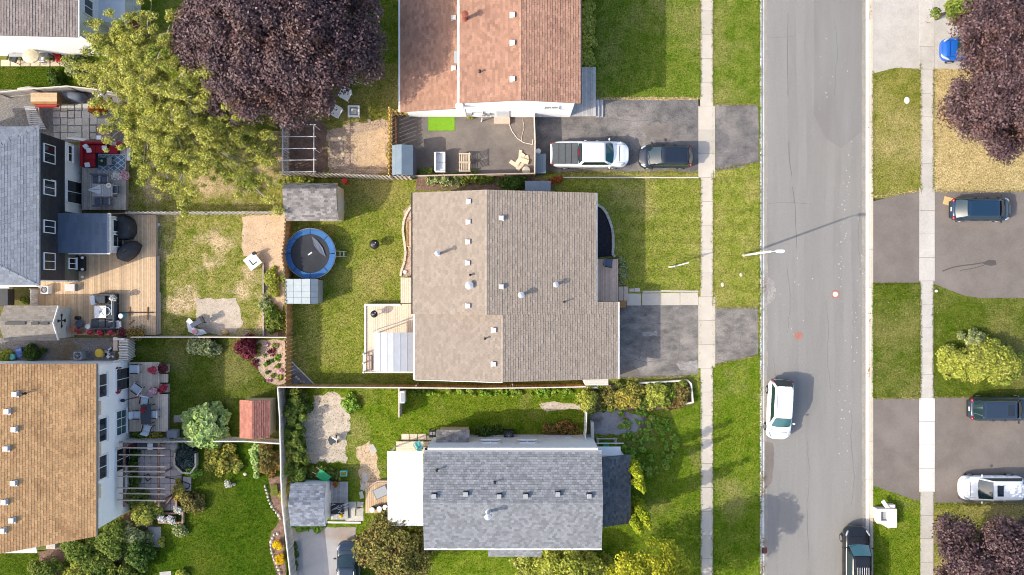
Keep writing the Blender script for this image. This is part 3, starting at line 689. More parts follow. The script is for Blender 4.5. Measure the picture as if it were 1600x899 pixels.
def wall_prof_y(parent, prof, ya, yb, m, name='wall'):
    """prof: xz outline"""
    n = len(prof); V = [(x, ya, z) for x, z in prof]+[(x, yb, z) for x, z in prof]
    return MB().add(V, [tuple(range(n)), tuple(range(n, 2*n))[::-1]]+[(i, n+i, n+(i+1)%n, (i+1)%n) for i in range(n)]).build(name, m, parent, True)
def wall_prof_x(parent, prof, xa, xb, m, name='wall'):
    n = len(prof); V = [(xa, y, z) for y, z in prof]+[(xb, y, z) for y, z in prof]
    return MB().add(V, [tuple(range(n))[::-1], tuple(range(n, 2*n))]+[(i, (i+1)%n, n+(i+1)%n, n+i) for i in range(n)]).build(name, m, parent, True)
def mid(q):
    return sum((Vector(p) for p in q), Vector())/len(q)

# ---- centre house: two offset gables of tan shingle
FOOT += [(rect(650,300,925,600), 0), (rect(770,470,960,600), 0)]
H1 = thing('bungalow', 'large bungalow with tan shingle roof in the middle of the picture', 'house', (0, 0, 0))
ea, zr = 3.2, 5.05
xAl, xAr, xA2 = W(645,0,3.3).x, W(760.5,0,zr).x, W(931,0,ea).x
g_ = (zr-ea)/(xA2-xAr)                         # fall of the long right slope, shared by both gables
zb = zr-g_*1.12; xr2 = W(785.5,0,zb).x; zb = zr-g_*(xr2-xAr); xR = W(965.5,0,2.85).x; eb = zr-g_*(xR-xAr); xL = W(648,0,3.2).x
yjoin = W(0,492,4.8).y; yst = W(0,472,3).y; yN, yS = 7.0, -6.8
sAl = [(xAl, yN, 3.3), (xAl, yjoin, 3.3), (xAr, yjoin, zr), (xAr, yN, zr)]
sAr = [(xA2, yjoin, ea), (xA2, yN, ea), (xAr, yN, zr), (xAr, yjoin, zr)]
sBl = [(xL, yjoin, 3.2), (xL, yS, 3.2), (xr2, yS, zb), (xr2, yjoin, zb)]
sBr = [(xR, yS, eb), (xR, yjoin, eb), (xr2, yjoin, zb), (xr2, yS, zb)]
sBx = [(xR, yjoin, eb), (xR, yst, eb), (xA2, yst, ea), (xA2, yjoin, ea)]
rf1 = roof_on(H1, [sAl, sAr, sBr, sBx], 'shingle_tan', ridges=[((xAr, yjoin, zr), (xAr, yN, zr))])
rf1b = roof_on(H1, [sBl], 'shingle_tan', ridges=[((xr2, yS, zb), (xr2, yjoin, zb))], name='lower_roof')
sA = [[(xAl,)]*2+[(xAr,)]*2, None]
wall_prof_y(H1, [(xAl+.35,0),(xA2-.4,0),(xA2-.4,ea-.08),(xAr,zr-.2),(xAl+.35,3.25)], yjoin+.02, 6.75, 'brick_mat')
wall_prof_y(H1, [(xL+.35,0),(xR-.4,0),(xR-.4,eb-.06),(xr2,zb-.2),(xL+.35,3.1)], -6.55, yjoin, 'brick_mat')
gutter(H1, (xA2+.06, yst, ea), (xA2+.06, yN, ea), 'vent_grey'); gutter(H1, (xR+.06, yS, eb), (xR+.06, yst, eb), 'trim_white')
gutter(H1, (xAl-.06, yjoin, 3.3), (xAl-.06, yN, 3.3), 'trim_dark'); gutter(H1, (xL-.06, yS, 3.2), (xL-.06, yjoin, 3.2), 'trim_white')
MB().obox(((xL+xr2)/2, yS-.04, (3.2+zb)/2-.1), (math.hypot(xr2-xL, zb-3.2), .04, .18), (0, -math.atan2(zb-3.2, xr2-xL), 0)).build('fascia', 'trim_white', H1, True)
for px, py in ((732.5,315),(732,347),(731.5,378),(731,411),(731.5,478)): roof_vent(rf1, hit(px, py, sAl))
for px, py in ((783.5,341),(783.5,448)): roof_vent(rf1, hit(px, py, sAr))
for px, py in ((772,516),(771.5,569)): roof_vent(rf1b, hit(px, py, sBl))
pipe_vent(rf1, hit(686,397,sAl), 1.3, .1, 'metal_galv')
pipe_vent(rf1, hit(734,446,sAl), .35, .15, 'metal_galv'); pipe_vent(rf1, hit(735,430,sAl), .3, .05, 'metal_black')
pipe_vent(rf1, hit(868,445,sAr), .45, .11, 'metal_galv'); pipe_vent(rf1b, hit(814,461,sBr), .5, .12, 'metal_galv')
pipe_vent(rf1b, hit(881,472,sBr), .35, .05, 'metal_black'); pipe_vent(rf1b, hit(758,529,sBl), .35, .05, 'metal_black')
p = W(932,596,2.6); MB().box(p.x-.85, p.x+.85, p.y-.28, p.y+.5, 0, 2.6).build('chimney_chase', 'trim_white', H1, True, bevel=.03)
b = MB()
for i in range(6): b.box(p.x-.88, p.x+.88, p.y-.30+i*.13, p.y-.30+i*.13+.12, 2.6, 2.64)
b.build('chase_cap', 'siding_cream', H1, True)

# ---- terracotta roofed house at the top
FOOT += [(rect(632,-300,900,183), 0)]
H2 = thing('split_level_house', 'white house with terracotta shingle roof at the top', 'house', (0, 18, 0))
yb = 30.0; y0 = 13.08; ym = W(0,165,4.5).y
s2r = [(W(907,0,5.5).x, y0, 5.5), (W(907,0,5.5).x, yb, 5.5), (W(814,0,6.4).x, yb, 6.4), (W(814,0,6.4).x, y0, 6.4)]
s2l = [(W(718,0,5.5).x, yb, 5.5), (W(718,0,5.5).x, y0, 5.5), (W(814,0,6.4).x, y0, 6.4), (W(814,0,6.4).x, yb, 6.4)]
s2w = [(W(625.5,0,2.8).x, yb, 2.8), (W(625.5,0,2.8).x, y0, 2.8), (W(718,0,4.0).x+.25, y0, 4.05), (W(718,0,4.0).x+.25, yb, 4.05)]
rf2 = roof_on(H2, [s2l, s2r], 'shingle_terracotta', ridges=[((W(814,0,6.4).x, y0, 6.4), (W(814,0,6.4).x, yb, 6.4))])
rf2w = roof_on(H2, [s2w], 'shingle_terracotta')
xw0, xw1, xw2 = s2w[0][0]+.35, s2l[0][0]+.3, s2r[0][0]-.35
wall_prof_y(H2, [(xw1,0),(xw2,0),(xw2,5.4),(s2l[2][0],6.2),(xw1,5.4)], y0+.22, yb-.3, 'siding_white')
wall_prof_y(H2, [(xw0,0),(xw1-.01,0),(xw1-.01,3.85),(xw0,2.75)], y0+.24, yb-.3, 'siding_white')
siding(H2, (xw1, y0+.22, 0), (xw2, y0+.22, 0), .3, 5.35, (0, -1), 'siding_white')
siding(H2, (xw0, y0+.24, 0), (xw1-.1, y0+.24, 0), .3, 2.7, (0, -1), 'siding_white')
gutter(H2, (s2l[0][0]-.08, y0, 5.5), (s2l[0][0]-.08, yb, 5.5), 'trim_white', .16); gutter(H2, (s2w[0][0]-.07, y0, 2.8), (s2w[0][0]-.07, yb, 2.8), 'trim_white', .14)
gutter(H2, (s2r[0][0]+.05, y0, 5.5), (s2r[0][0]+.05, yb, 5.5), 'trim_dark', .1)
for px, py in ((801,24),(801,67.5),(801,124)): roof_vent(rf2, hit(px, py, s2l), .35)
for px, py in ((709,28.5),(709,107)): roof_vent(rf2w, hit(px, py, s2w), .33)
MB().obox(hit(713,90,s2w)+Vector((0,0,.08)), (.32, .9, .1), (0, -R(20), 0)).build('skylight', 'vent_grey', rf2w, True)
pipe_vent(rf2, hit(728,30,s2l), 1.0, .13, 'metal_rust'); pipe_vent(rf2, hit(750,113,s2l), .35, .05, 'metal_black'); 
d = MB(); c = Vector(hit(716,166,s2w))+Vector((.1,-.1,.35))
d.lathe([(.02,-.06),(.18,-.02),(.3,.05),(.29,.06),(.1,0)], c, 18).build('satellite_dish', 'white_plastic', H2, True)
MB().tube(c-Vector((0,0,.05)), c-Vector((-.1,-.1,.45)), .03).build('dish_arm', 'metal_grey', H2, True)
yw = y0+.2
window(H2, (W(745,0,2.3).x, yw, 1.9), (1,0), (0,-1), .9, .6, 2, 1); window(H2, (W(860,0,2).x, yw, 3.6), (1,0), (0,-1), 1.1, .9, 2, 1)
MB().box(W(776,0).x, W(796,0).x, yw-.06, yw+.02, .35, 2.4).build('door', 'siding_pale', H2, True)
MB().box(W(772,0).x, W(797,0).x, yw-.55, yw, 0, .35).build('door_step', 'wood_tan', H2, True)
MB().box(W(732,0).x, W(739,0).x, yw-.2, yw, 1.5, 1.75).build('wall_lamp', 'metal_grey', H2, True)
for k, px in enumerate((752, 757, 764)): MB().box(W(px,0).x-.12, W(px,0).x+.12, yw-.14, yw, 1.0, 1.5+.1*k).build('meter_box', 'vent_grey' if k else 'white_plastic', H2, True)
MB().path([W(753,185,1.2), W(753.5,187,.6), W(752,190,.1)], .05).build('vent_hose', 'white_plastic', H2, True)

# ---- grey roofed house at the bottom
FOOT += [(rect(668,690,935,840), 0), (rect(930,712,980,812), 0)]
H3 = thing('raised_bungalow', 'white house with speckled grey shingle roof at the bottom', 'house', (0, -15, 0))
xa, xb = W(662.5,0,4.6).x, W(940,0,4.6).x
ye, yr_, yo = W(0,706.5,4.6).y, W(0,785.5,5.5).y, W(0,857,4.6).y
s3u, s3d = [(xb, ye, 4.6), (xa, ye, 4.6), (xa, yr_, 5.5), (xb, yr_, 5.5)], [(xa, yo, 4.6), (xb, yo, 4.6), (xb, yr_, 5.5), (xa, yr_, 5.5)]
rf3 = roof_on(H3, [s3u, s3d], 'shingle_grey', exp=.17, tab=.24, ridges=[((xa, yr_, 5.5), (xb, yr_, 5.5))])
wall_prof_x(H3, [(yo+.3,0),(yo+.3,4.5),(yr_,5.3),(ye+.28,4.5),(ye+.28,0)], xa+.25, xb-.25, 'siding_white')
siding(H3, (xb-.25, ye+.28, 0), (xa+.25, ye+.28, 0), .2, 4.4, (0, 1), 'siding_pale')
gutter(H3, (xa, ye+.06, 4.6), (xb, ye+.06, 4.6), 'vent_grey'); gutter(H3, (xa, yo-.06, 4.6), (xb, yo-.06, 4.6), 'trim_white')
MB().box(xa+.3, xb-.3, ye+.3, ye+.42, .0, .5).build('foundation', 'concrete_grey', H3, True)
for px, py in ((678.5,774.5),(728,771.5),(780,775),(821.5,774.5),(871.5,771.5),(920.5,774.5)): roof_vent(rf3, hit(px, py, s3u), .32, 'vent_grey', .2, True)
pipe_vent(rf3, hit(763,799,s3d), 1.0, .12, 'metal_galv', lean=(0, -.12)); pipe_vent(rf3, hit(683,734,s3u), .4, .05, 'metal_black'); pipe_vent(rf3, hit(773,753,s3u), .4, .05, 'metal_black')
for px in (766.5, 824): window(H3, (W(px,0,2.4).x, ye+.30, 2.7), (1,0), (0,1), 1.35, .75, 2, 1)
for px in (751, 781, 809, 838): MB().box(W(px,0,2.4).x-.12, W(px,0,2.4).x+.12, ye+.3, ye+.4, 2.3, 3.1).build('shutter', 'siding_cream', H3, True)
# lower roof at the right end, shade of the main house in its colour
zl = 3.3; xc = W(985,0,2.9).x
q = [(xc, W(0,818,2.9).y, 2.9), (xc, W(0,710.5,2.9).y, 2.9), (xb-.1, W(0,710.5,2.9).y, 3.9), (xb-.1, W(0,818,2.9).y, 3.9)]
roof_on(H3, [q], 'shingle_shaded', exp=.17, tab=.24, name='porch_roof')
MB().box(xb-.3, xc-.3, q[0][1]+.3, q[1][1]-.3, 0, 2.85).build('porch_wall', 'siding_pale', H3, True)
MB().box(xb, xb+1.7, q[1][1]-.2, q[1][1]+.45, 2.2, 2.3).build('entry_canopy', 'metal_white', H3, True)
q = [(W(763,0,3.6).x, W(0,869.5,3.6).y, 3.6), (W(846,0,3.6).x, W(0,869.5,3.6).y, 3.6), (W(846,0,3.6).x, yo-.02, 4.2), (W(763,0,3.6).x, yo-.02, 4.2)]
roof_on(H3, [q], 'shingle_grey', exp=.17, tab=.24, name='bay_roof'); MB().box(q[0][0]+.2, q[1][0]-.2, q[0][1]+.2, yo+.4, 0, 3.55).build('bay_wall', 'siding_white', H3, True)
# rear entry with its own little roof
q = [(W(733.5,0,2.4).x, W(0,672,2.2).y, 2.2), (W(681.5,0,2.4).x, W(0,672,2.2).y, 2.2), (W(681.5,0,2.4).x, W(0,697,2.2).y, 2.9), (W(733.5,0,2.4).x, W(0,697,2.2).y, 2.9)]
roof_on(H3, [q], 'shingle_shed', name='entry_roof'); MB().box(q[1][0]+.15, q[0][0]-.15, q[2][1]-.3, q[0][1]-.15, 0, 2.15).build('entry_wall', 'siding_tan', H3, True)
# white ribbed patio cover on posts
pc = thing('patio_cover', 'white ribbed metal patio cover on posts beside the grey roof', 'canopy', W(634,762))
za, zb_ = 2.95, 2.55
X0, X1 = W(605,0,za).x, W(661,0,za).x; Y0, Y1 = W(0,706,za).y, W(0,823,za).y
MB().slab([(X0,Y1,zb_+.1),(X1,Y1,zb_+.1),(X1,Y0,za),(X0,Y0,za)], .05).build('roof_sheet', 'metal_white', pc, True)
n = 19
for i in range(n+1):
    y = Y0+(Y1-Y0)*i/n; z = za+(zb_+.1-za)*i/n
    piece('rib', 'metal_white', ((X0+X1)/2, y, z+.025), (X1-X0-.01, .06, .05), parent=pc)
for x in (X0+.15, X1-.3):
    for y in (Y0-.2, (Y0+Y1)/2, Y1+.2): piece('post', 'trim_white', (x, y, 1.25), (.1, .1, 2.5), parent=pc)
MB().box(X0, X0+.08, Y1+.05, Y0-.05, 2.45, 2.6).build('beam', 'trim_white', pc, True)

# ---- white two-storey house at the left with an orange-brown roof
FOOT += [(rect(-200,572,201,800), 0)]
H4 = thing('two_storey_house', 'white two-storey house with orange-brown shingle roof at the left edge', 'house', (-35, -10, 0))
xe = W(150,0,5.45).x; xwall = -29.85
q4 = [(xe, W(0,838.5,5.45).y, 5.45), (xe, W(0,568.5,5.45).y, 5.45), (-36.8, W(0,571,7).y+.1, 7.2), (-36.8, W(0,868,7).y-.1, 7.2)]
q4b = [(-44, q4[1][1], 5.45), (-44, q4[0][1], 5.45), (-36.8, q4[3][1], 7.2), (-36.8, q4[2][1], 7.2)]
rf4 = roof_on(H4, [q4, q4b], 'shingle_orange', th=.014, ridges=[((-36.8, q4[3][1], 7.2), (-36.8, q4[2][1], 7.2))])
ya4, yb4 = W(0,797,0).y, W(0,563.5,0).y
wall_prof_y(H4, [(-43.5,0),(xwall,0),(xwall,5.3),(-36.8,7.0),(-43.5,5.3)], ya4, yb4, 'siding_white')
siding(H4, (xwall, ya4, 0), (xwall, yb4, 0), .25, 5.25, (1, 0), 'siding_white', .22)
gutter(H4, (xe+.06, q4[0][1], 5.45), (xe+.06, q4[1][1], 5.45), 'trim_dark', .1)
for px, py in ((24.5,616),(12,643),(23,671),(10.5,701),(22,755),(7.5,784.5),(19.5,813),(5,829)): roof_vent(rf4, hit(px, py, q4), .36)
pipe_vent(rf4, hit(39,615,q4), .3, .06, 'metal_black')
def yw4(py, z): return W(0, py, z).y
for py in (602, 671, 729): window(H4, (xwall+.035, yw4(py,4), 4.15), (0,1), (1,0), 1.75, 1.15, 2, 1)
for py, h_, z, nx, g in ((592,2.0,1.25,2,'pane_glass'),(659,1.5,1.5,3,'pane_teal'),(716,2.0,1.25,2,'pane_glass')):
    window(H4, (xwall+.035, yw4(py,1.2), z), (0,1), (1,0), 1.7 if nx == 2 else 1.9, h_, nx, 1 if nx == 2 else 2, glass=g, sill=nx == 3)
for py in (636, 700, 765): MB().box(xwall+.04, xwall+.06, yw4(py,4)-.5, yw4(py,4)+.5, 4.3, 5.0).build('siding_panel', 'stone_cream', H4, True)
for py in (575, 611):
    b = MB(); b.box(xwall, xwall+.22, yw4(py,2)-.03, yw4(py,2)+.03, 1.7, 1.75); b.build('wall_bracket', 'metal_black', H4, True)
q = [(W(56,0,2.6).x, W(0,862,2.6).y, 2.6), (-45, W(0,872,2.6).y, 2.6)]
MB().slab([(-43, W(0,866,2.6).y, 2.5), (W(57,0,2.6).x, W(0,865,2.6).y, 2.5), (W(57,0,2.6).x, W(0,840,2.6).y, 2.9), (-43, W(0,840,2.6).y, 2.9)], .08).build('side_canopy', 'wood_silver', H4, True)
MB().box(W(72,0,1).x, W(86,0,1).x, W(0,858,1).y, W(0,838,1).y, 0, 1.0).build('side_step', 'stone_pale', H4, True)

# ---- dark two-storey house, hip roof
FOOT += [(rect(-200,205,126,440), 0), (rect(100,330,165,396), 0)]
H5 = thing('dark_hip_house', 'dark navy sided house with slate grey hip roof at the left edge', 'house', (-37, 5, 0))
zx = 5.5; xe = W(61.5,0,zx).x; yt, yo5 = W(0,198,zx).y, W(0,445.5,zx).y
xr5 = -41.2; yrt, yrb = yt-4.2, yo5+4.2; zt5 = 6.9
e5 = [(xe, yo5, zx), (xe, yt, zx), (xr5, yrt, zt5), (xr5, yrb, zt5)]
n5 = [(xe, yt, zx), (-46, yt, zx), (-46, yrt, zt5), (xr5, yrt, zt5)]
s5 = [(-46, yo5, zx), (xe, yo5, zx), (xr5, yrb, zt5), (-46, yrb, zt5)]
rf5 = roof_on(H5, [e5, n5, s5], 'shingle_slate', exp=.2, th=.013, ridges=[(e5[0], e5[3]), (e5[1], e5[2])])
xw5 = -33.62
MB().box(-45.5, xw5, yo5+.35, yt-.45, 0, 5.4).build('wall', 'siding_white', H5, True)
ya5, yb5 = yo5+.3, yt-.4
siding(H5, (xw5+.02, ya5, 0), (xw5+.02, yb5, 0), 2.35, 5.4, (1, 0), 'siding_navy', .25, 'upper_siding')
MB().box(xw5, xw5+.03, ya5, W(0,333,1).y, 0, 2.4).build('lower_wall', 'siding_green', H5, True)
siding(H5, (xw5+.03, ya5, 0), (xw5+.03, W(0,396,1).y, 0), .1, 2.3, (1, 0), 'siding_green', .4, 'lower_siding')
MB().box(xw5, xw5+.06, ya5-.04, ya5+.06, 0, 5.4).build('corner_trim', 'trim_white', H5, True)
gutter(H5, (-46, yo5-.06, zx), (xe, yo5-.06, zx), 'trim_white')
for py, w_ in ((240.5,1.35),(293.5,1.1),(354.5,.95),(408.5,1.25)):
    window(H5, (xw5+.06, W(0,py,4.4).y, 4.35), (0,1), (1,0), w_, 1.35, 2, 1, sill=False)
for py in (288,): MB().box(xw5+.05, xw5+.09, W(0,306,4).y, W(0,281,4).y, 3.5, 4.1).build('blind', 'trim_white', H5, True)
window(H5, (xw5+.05, W(0,241,1.6).y, 1.75), (0,1), (1,0), 1.25, .55, 2, 1)
window(H5, (xw5+.05, W(0,301,1.1).y, 1.15), (0,1), (1,0), 1.75, 2.05, 2, 1, sill=False, name='patio_door')
window(H5, (xw5+.08, W(0,412,1.5).y, 1.5), (0,1), (1,0), .85, .95, 2, 1)
MB().tube((xw5+.06, W(0,270,1).y, .5), (xw5+.16, W(0,270,1).y, .5), .06).build('tap', 'metal_grey', H5, True)
# flat-roofed addition
zA = 3.0; ax0, ax1 = W(88.5,0,zA).x, W(170,0,zA).x; ay0, ay1 = W(0,395.5,zA).y, W(0,333.5,zA).y
qa = [(ax1, ay0, 2.85), (ax1, ay1, 2.85), (ax0-.0, ay1, 3.25), (ax0, ay0, 3.25)]
roof_on(H5, [qa], 'shingle_blue', exp=.25, tab=.9, name='addition_roof', th=.008)
MB().box(ax0+.1, ax1-.15, ay0+.12, ay1-.12, 0, 2.72).build('addition_wall', 'siding_pale', H5, True)
gutter(H5, (ax0+.8, ay0-.05, 2.9), (ax1, ay0-.05, 2.85), 'trim_white', .08)
for py in (353.5, 376.5): window(H5, (ax1-.13, W(0,py,1.6).y, 1.55), (0,1), (1,0), .95, 1.5, 1, 2, sill=False)
MB().box(ax1-.16, ax1+.02, ay0-.03, ay1+.03, 2.68, 2.86).build('fascia', 'trim_white', H5, True)
MB().box(W(128.5,0,.5).x, W(135,0,.5).x, W(0,424,1).y, W(0,401,1).y, 0, 1.0).build('meter_cabinet', 'metal_black', H5, True)
MB().box(W(106,0,.5).x, W(121,0,.5).x, W(0,455,1).y, W(0,444,1).y, 0, .9).build('utility_box', 'metal_grey', H5, True)
for py, z in ((403,1.6),(421,1.2),(433,.8)): MB().lathe([(.1,0),(.1,.08)], W(129,py,z), 12).build('wall_lamp', 'white_plastic', H5, True)

# ---- house in the top left corner
FOOT += [(rect(-200,-200,118,88), 0)]
H6 = thing('corner_house', 'white house with brown-grey shingle roof in the top left corner', 'house', (-38, 22, 0))
z6 = 5.4; x6 = W(121.5,0,z6).x
s6 = [(x6, W(0,58,z6).y, z6), (x6, 34, z6), (-46, 34, 7.6), (-46, W(0,41,7.6).y-.35, 7.6)]
rf6 = roof_on(H6, [s6], 'shingle_brown')
y6 = W(0,88,0).y; x6w = x6-.1
wall_prof_y(H6, [(-46,0),(x6w,0),(x6w,5.3),(-46,7.4)], y6, 34, 'siding_white'); siding(H6, (-46, y6, 0), (x6w, y6, 0), .2, 5.2, (0, -1), 'siding_white')
siding(H6, (x6w, y6, 0), (x6w, 34, 0), .2, 5.2, (1, 0), 'siding_pale')  # paler bluish siding puts this wall's shadow side into the colour
gutter(H6, (x6+.05, s6[0][1], z6), (x6+.05, 34, z6), 'trim_white')
window(H6, (x6w+.03, W(0,15,3.6).y, 4.0), (0,1), (1,0), 1.2, 1.2, 2, 1)
MB().box(x6w, x6w+2.0, W(0,38,2).y, 34, 0, 2.5).build('side_wing', 'siding_pale', H6, True); MB().box(x6w+1.9, x6w+2.06, W(0,30,1).y-1.0, W(0,30,1).y, .1, 2.1).build('side_door', 'metal_rust', H6, True)
for k in range(2): MB().obox((W(30+k*35,0,.8).x, y6-.15, .7), (1.3, .25, .7), (.2, 0, 0)).build('awning', 'metal_grey' if k else 'vent_grey', H6, True)
# ------------------------------------------------------------------ decks
def deck(name, label, cat, x0, y0, x1, y1, z, axis, m, pitch=.14, frame='wood_grey', gap=.012, foot=True):
    a, c = W(x0, y1, z), W(x1, y0, z); t = thing(name, label, cat, ((a.x+c.x)/2, (a.y+c.y)/2, 0))
    MB().box(a.x+.03, c.x-.03, a.y+.03, c.y-.03, .0, z-.05).build('frame', frame, t, True)
    L = (c.x-a.x) if axis == 'y' else (c.y-a.y); n = max(2, round(L/pitch)); w = L/n
    for i in range(n):
        if axis == 'y': piece('board', m, (a.x+w*(i+.5), (a.y+c.y)/2, z-.02+random.uniform(-.002,.002)), (w-gap, c.y-a.y, .04), parent=t)
        else: piece('board', m, ((a.x+c.x)/2, a.y+w*(i+.5), z-.02+random.uniform(-.002,.002)), (c.x-a.x, w-gap, .04), parent=t)
    if foot: FOOT.append((rect(x0, y0, x1, y1), 0))
    return t
dk = deck('back_deck', 'pale wooden deck with a grey canopy behind the tan house', 'deck', 569.5, 475, 647, 583, .55, 'y', 'pine_pale')
b = MB(); a, c = W(569.5,583,.55), W(647,475,.55)
for q in ((a.x, a.x+.14, a.y, c.y), (a.x+.15, W(626,0,.55).x, c.y-.14, c.y), (a.x+.15, c.x, a.y, a.y+.12)): MB().box(q[0], q[1], q[2], q[3], .55, .62).build('rim_board', 'wood_white', dk, True)
for z in (.75, 1.0, 1.25): MB().box(a.x+.02, a.x+.08, a.y+.05, W(0,551,.9).y, z, z+.05).build('rail', 'wood_white', dk, True)
for py in (553, 567, 581): MB().box(a.x, a.x+.1, W(0,py,.9).y-.05, W(0,py,.9).y+.05, .5, 1.4).build('post', 'wood_white', dk, True)
MB().box(a.x+.35, a.x+.6, W(0,579,.6).y, W(0,556,.6).y, .56, .95).build('bench', 'wood_tan', dk, True)
deck('landing', 'narrow pale wooden landing by the back wall above the deck', 'landing', 626, 434, 647, 474, .8, 'y', 'pine_pale')
deck('front_porch', 'reddish cedar front porch with vertical boards beside black mulch', 'porch', 925, 405, 966, 471.5, .55, 'y', 'cedar_porch')
st = thing('porch_steps', 'wooden steps from the porch to the slab path', 'steps', W(973,460))
for i, (x0, x1, z) in enumerate(((966.5,974,.38),(974.3,982,.2))):
    for k in range(2):
        a, c = W(x0+k*3.7, 470, z), W(x0+k*3.7+3.6, 448, z); piece('tread', 'wood_tan', ((a.x+c.x)/2, (a.y+c.y)/2, z/2), (c.x-a.x, c.y-a.y, z), parent=st)
a, c = W(966.5,481,.3), W(978,470.5,.3); piece('side_step', 'wood_rust', ((a.x+c.x)/2, (a.y+c.y)/2, .14), (c.x-a.x, c.y-a.y, .28), parent=st)
north = deck('side_porch', 'weathered grey wooden porch below the hedge of the terracotta house', 'porch', 890, 105, 931, 182, .5, 'y', 'wood_silver')
st = thing('side_porch_steps', 'grey wooden steps on the north driveway', 'steps', W(936,170))
for i, (x0, x1, z) in enumerate(((931.3,936.5,.34),(936.8,942.5,.18))):
    a, c = W(x0, 182.5, z), W(x1, 156, z); piece('tread', 'wood_silver', ((a.x+c.x)/2, (a.y+c.y)/2, z/2), (c.x-a.x, c.y-a.y, z), parent=st)
pine = deck('pine_deck', 'large new pine deck with vertical boards beside the dark house', 'deck', 60, 336, 243.5, 524, .5, 'y', 'pine')
st = thing('pine_deck_steps', 'long pine steps along the right edge of the pine deck', 'steps', W(247,480))
for x0, x1, y0, y1, z in ((243.8,247,400,523,.33),(247.2,250.5,457,522,.17)):
    a, c = W(x0, y1, z), W(x1, y0, z); piece('tread', 'wood_tan', ((a.x+c.x)/2, (a.y+c.y)/2, z/2), (c.x-a.x, c.y-a.y, z), parent=st)
grey_deck = deck('weathered_deck', 'weathered grey-brown deck with red sofa beside the dark house', 'deck', 128, 222, 196.5, 328, .55, 'y', 'deck_grey', .15)
tan_deck = deck('tan_deck', 'tan wooden deck with chairs beside the white two-storey house', 'deck', 202, 566, 249, 674.5, .45, 'y', 'deck_tan', .15)
deck('deck_extension', 'low tan deck extension at the lower right of the chair deck', 'deck', 249.3, 616, 262.5, 674.5, .43, 'y', 'deck_tan', .15)
deck('deck_step_platform', 'small square tan step between two red flower boxes', 'step', 249.4, 584.5, 262, 598, .3, 'y', 'deck_tan', .15)
deck('shed_platform', 'small weathered board platform right of the speckled blue-grey shed', 'deck', 517, 753, 544, 812, .2, 'y', 'wood_silver', .16)
deck('corner_platform', 'small tan wooden platform with angled side by the patio cover', 'deck', 571, 754, 606, 802, .25, 'y', 'pine', .16)
deck('rear_platform', 'small wooden platform left of the grey entry roof', 'deck', 619, 690, 678, 709, .3, 'x', 'pine_pale', .2)
deck('utility_deck', 'brown boarded floor under the air conditioner beside the cream shed', 'deck', 48, 451, 80, 481, .42, 'y', 'wood_rust', .15, foot=False)

# canopy over the back deck
cn = thing('deck_canopy', 'grey panelled canopy roof over the back deck', 'canopy', W(614,550))
zc = 2.6; a, c = W(583,581,zc), W(646.5,520,zc); n = 6
xs = [a.x+(c.x-a.x)*i/n for i in range(n+1)]
zs = [2.30, 2.42, 2.50, 2.56, 2.52, 2.45, 2.35]
for i in range(n):
    MB().slab([(xs[i]+.004, a.y, zs[i]), (xs[i+1]-.004, a.y, zs[i+1]), (xs[i+1]-.004, c.y, zs[i+1]), (xs[i]+.004, c.y, zs[i])], .03).build('roof_panel', 'grey_canopy', cn, True)
    MB().tube((xs[i], a.y, zs[i]+.01), (xs[i], c.y, zs[i]+.01), .014, n=6).build('rib', 'vent_white', cn, True)
for x in (a.x+.1, c.x-.25):
    for y in (a.y+.1, c.y-.1): piece('post', 'metal_grey', (x, y, 1.4), (.08, .08, 1.75), parent=cn)
MB().path([W(583,518,2.1), W(592,514,2.2), W(607,509,2.2), W(645,497,2.3)], .035).build('awning_arm', 'metal_grey', cn, True)

# ------------------------------------------------------------------ fences
def fence(name, label, pts, h, m, pitch=.15, bw=.135, box=False, cap=None, post='wood_grey', jit=.03, cat='fence', rails=True):
    P = [W(p[0], p[1], h) for p in pts]; t = thing(name, label, cat, (P[0].x, P[0].y, 0)); k = 0
    for a, c in zip(P[:-1], P[1:]):
        d = (c-a).xy; L = d.length; rz = math.atan2(d.y, d.x); nr = Vector((-d.y, d.x)).normalized(); n = max(1, round(L/pitch))
        for i in range(n):
            q = a.xy+d*((i+.5)/n); off = (.045 if k % 2 else -.045) if box else .03; q = q+nr*off; k += 1
            hh = h+random.uniform(-jit, jit)
            piece('board', m, (q.x, q.y, hh/2), (bw, .022, hh), (random.uniform(-.012,.012), random.uniform(-.008,.008), rz), t)
        mm = (a.xy+c.xy)/2
        if rails:
            for z in (.35, h-.25): piece('rail', post, (mm.x, mm.y, z), (L, .05, .09), (0, 0, rz), t)
        if cap: piece('cap_rail', cap, (mm.x, mm.y, h+.05), (L, .075, .03), (0, 0, rz), t)
        for i in range(max(1, round(L/2.4))+1):
            q = a.xy+d*min(1, i/max(1, round(L/2.4)))
            piece('post', post, (q.x, q.y, (h+.03)/2), (.085, .085, h+.03), (0, 0, rz), t)
    return t
fence('board_fence', 'brown board fence left of the trampoline lawn', [(446,336),(444,372),(440,398),(444,425),(446.5,470),(446.5,530),(445,605)], 1.8, 'wood_brown', .15, .16, True)
fence('shadowbox_fence', 'pale board fence between the locust tree yard and the small yard', [(197,332),(320,331.5),(443,331)], 1.7, 'wood_pale', .17, .14, True, post='wood_silver')
fence('low_fence', 'low pale fence below the sand patch', [(205,527),(330,527),(448,527.5)], 1.2, 'wood_tan', .15, .135, cap='wood_pale')
fence('lattice_fence', 'pale zigzag board fence above the grey shed', [(440,270.5),(530,272),(609,275.5)], 1.8, 'wood_pale', .16, .14, True, post='wood_tan')
fence('overgrown_fence', 'weathered overgrown fence below the paved yard', [(609,275),(640,276)], 1.6, 'wood_pale', .16, .14, True, post='wood_tan')
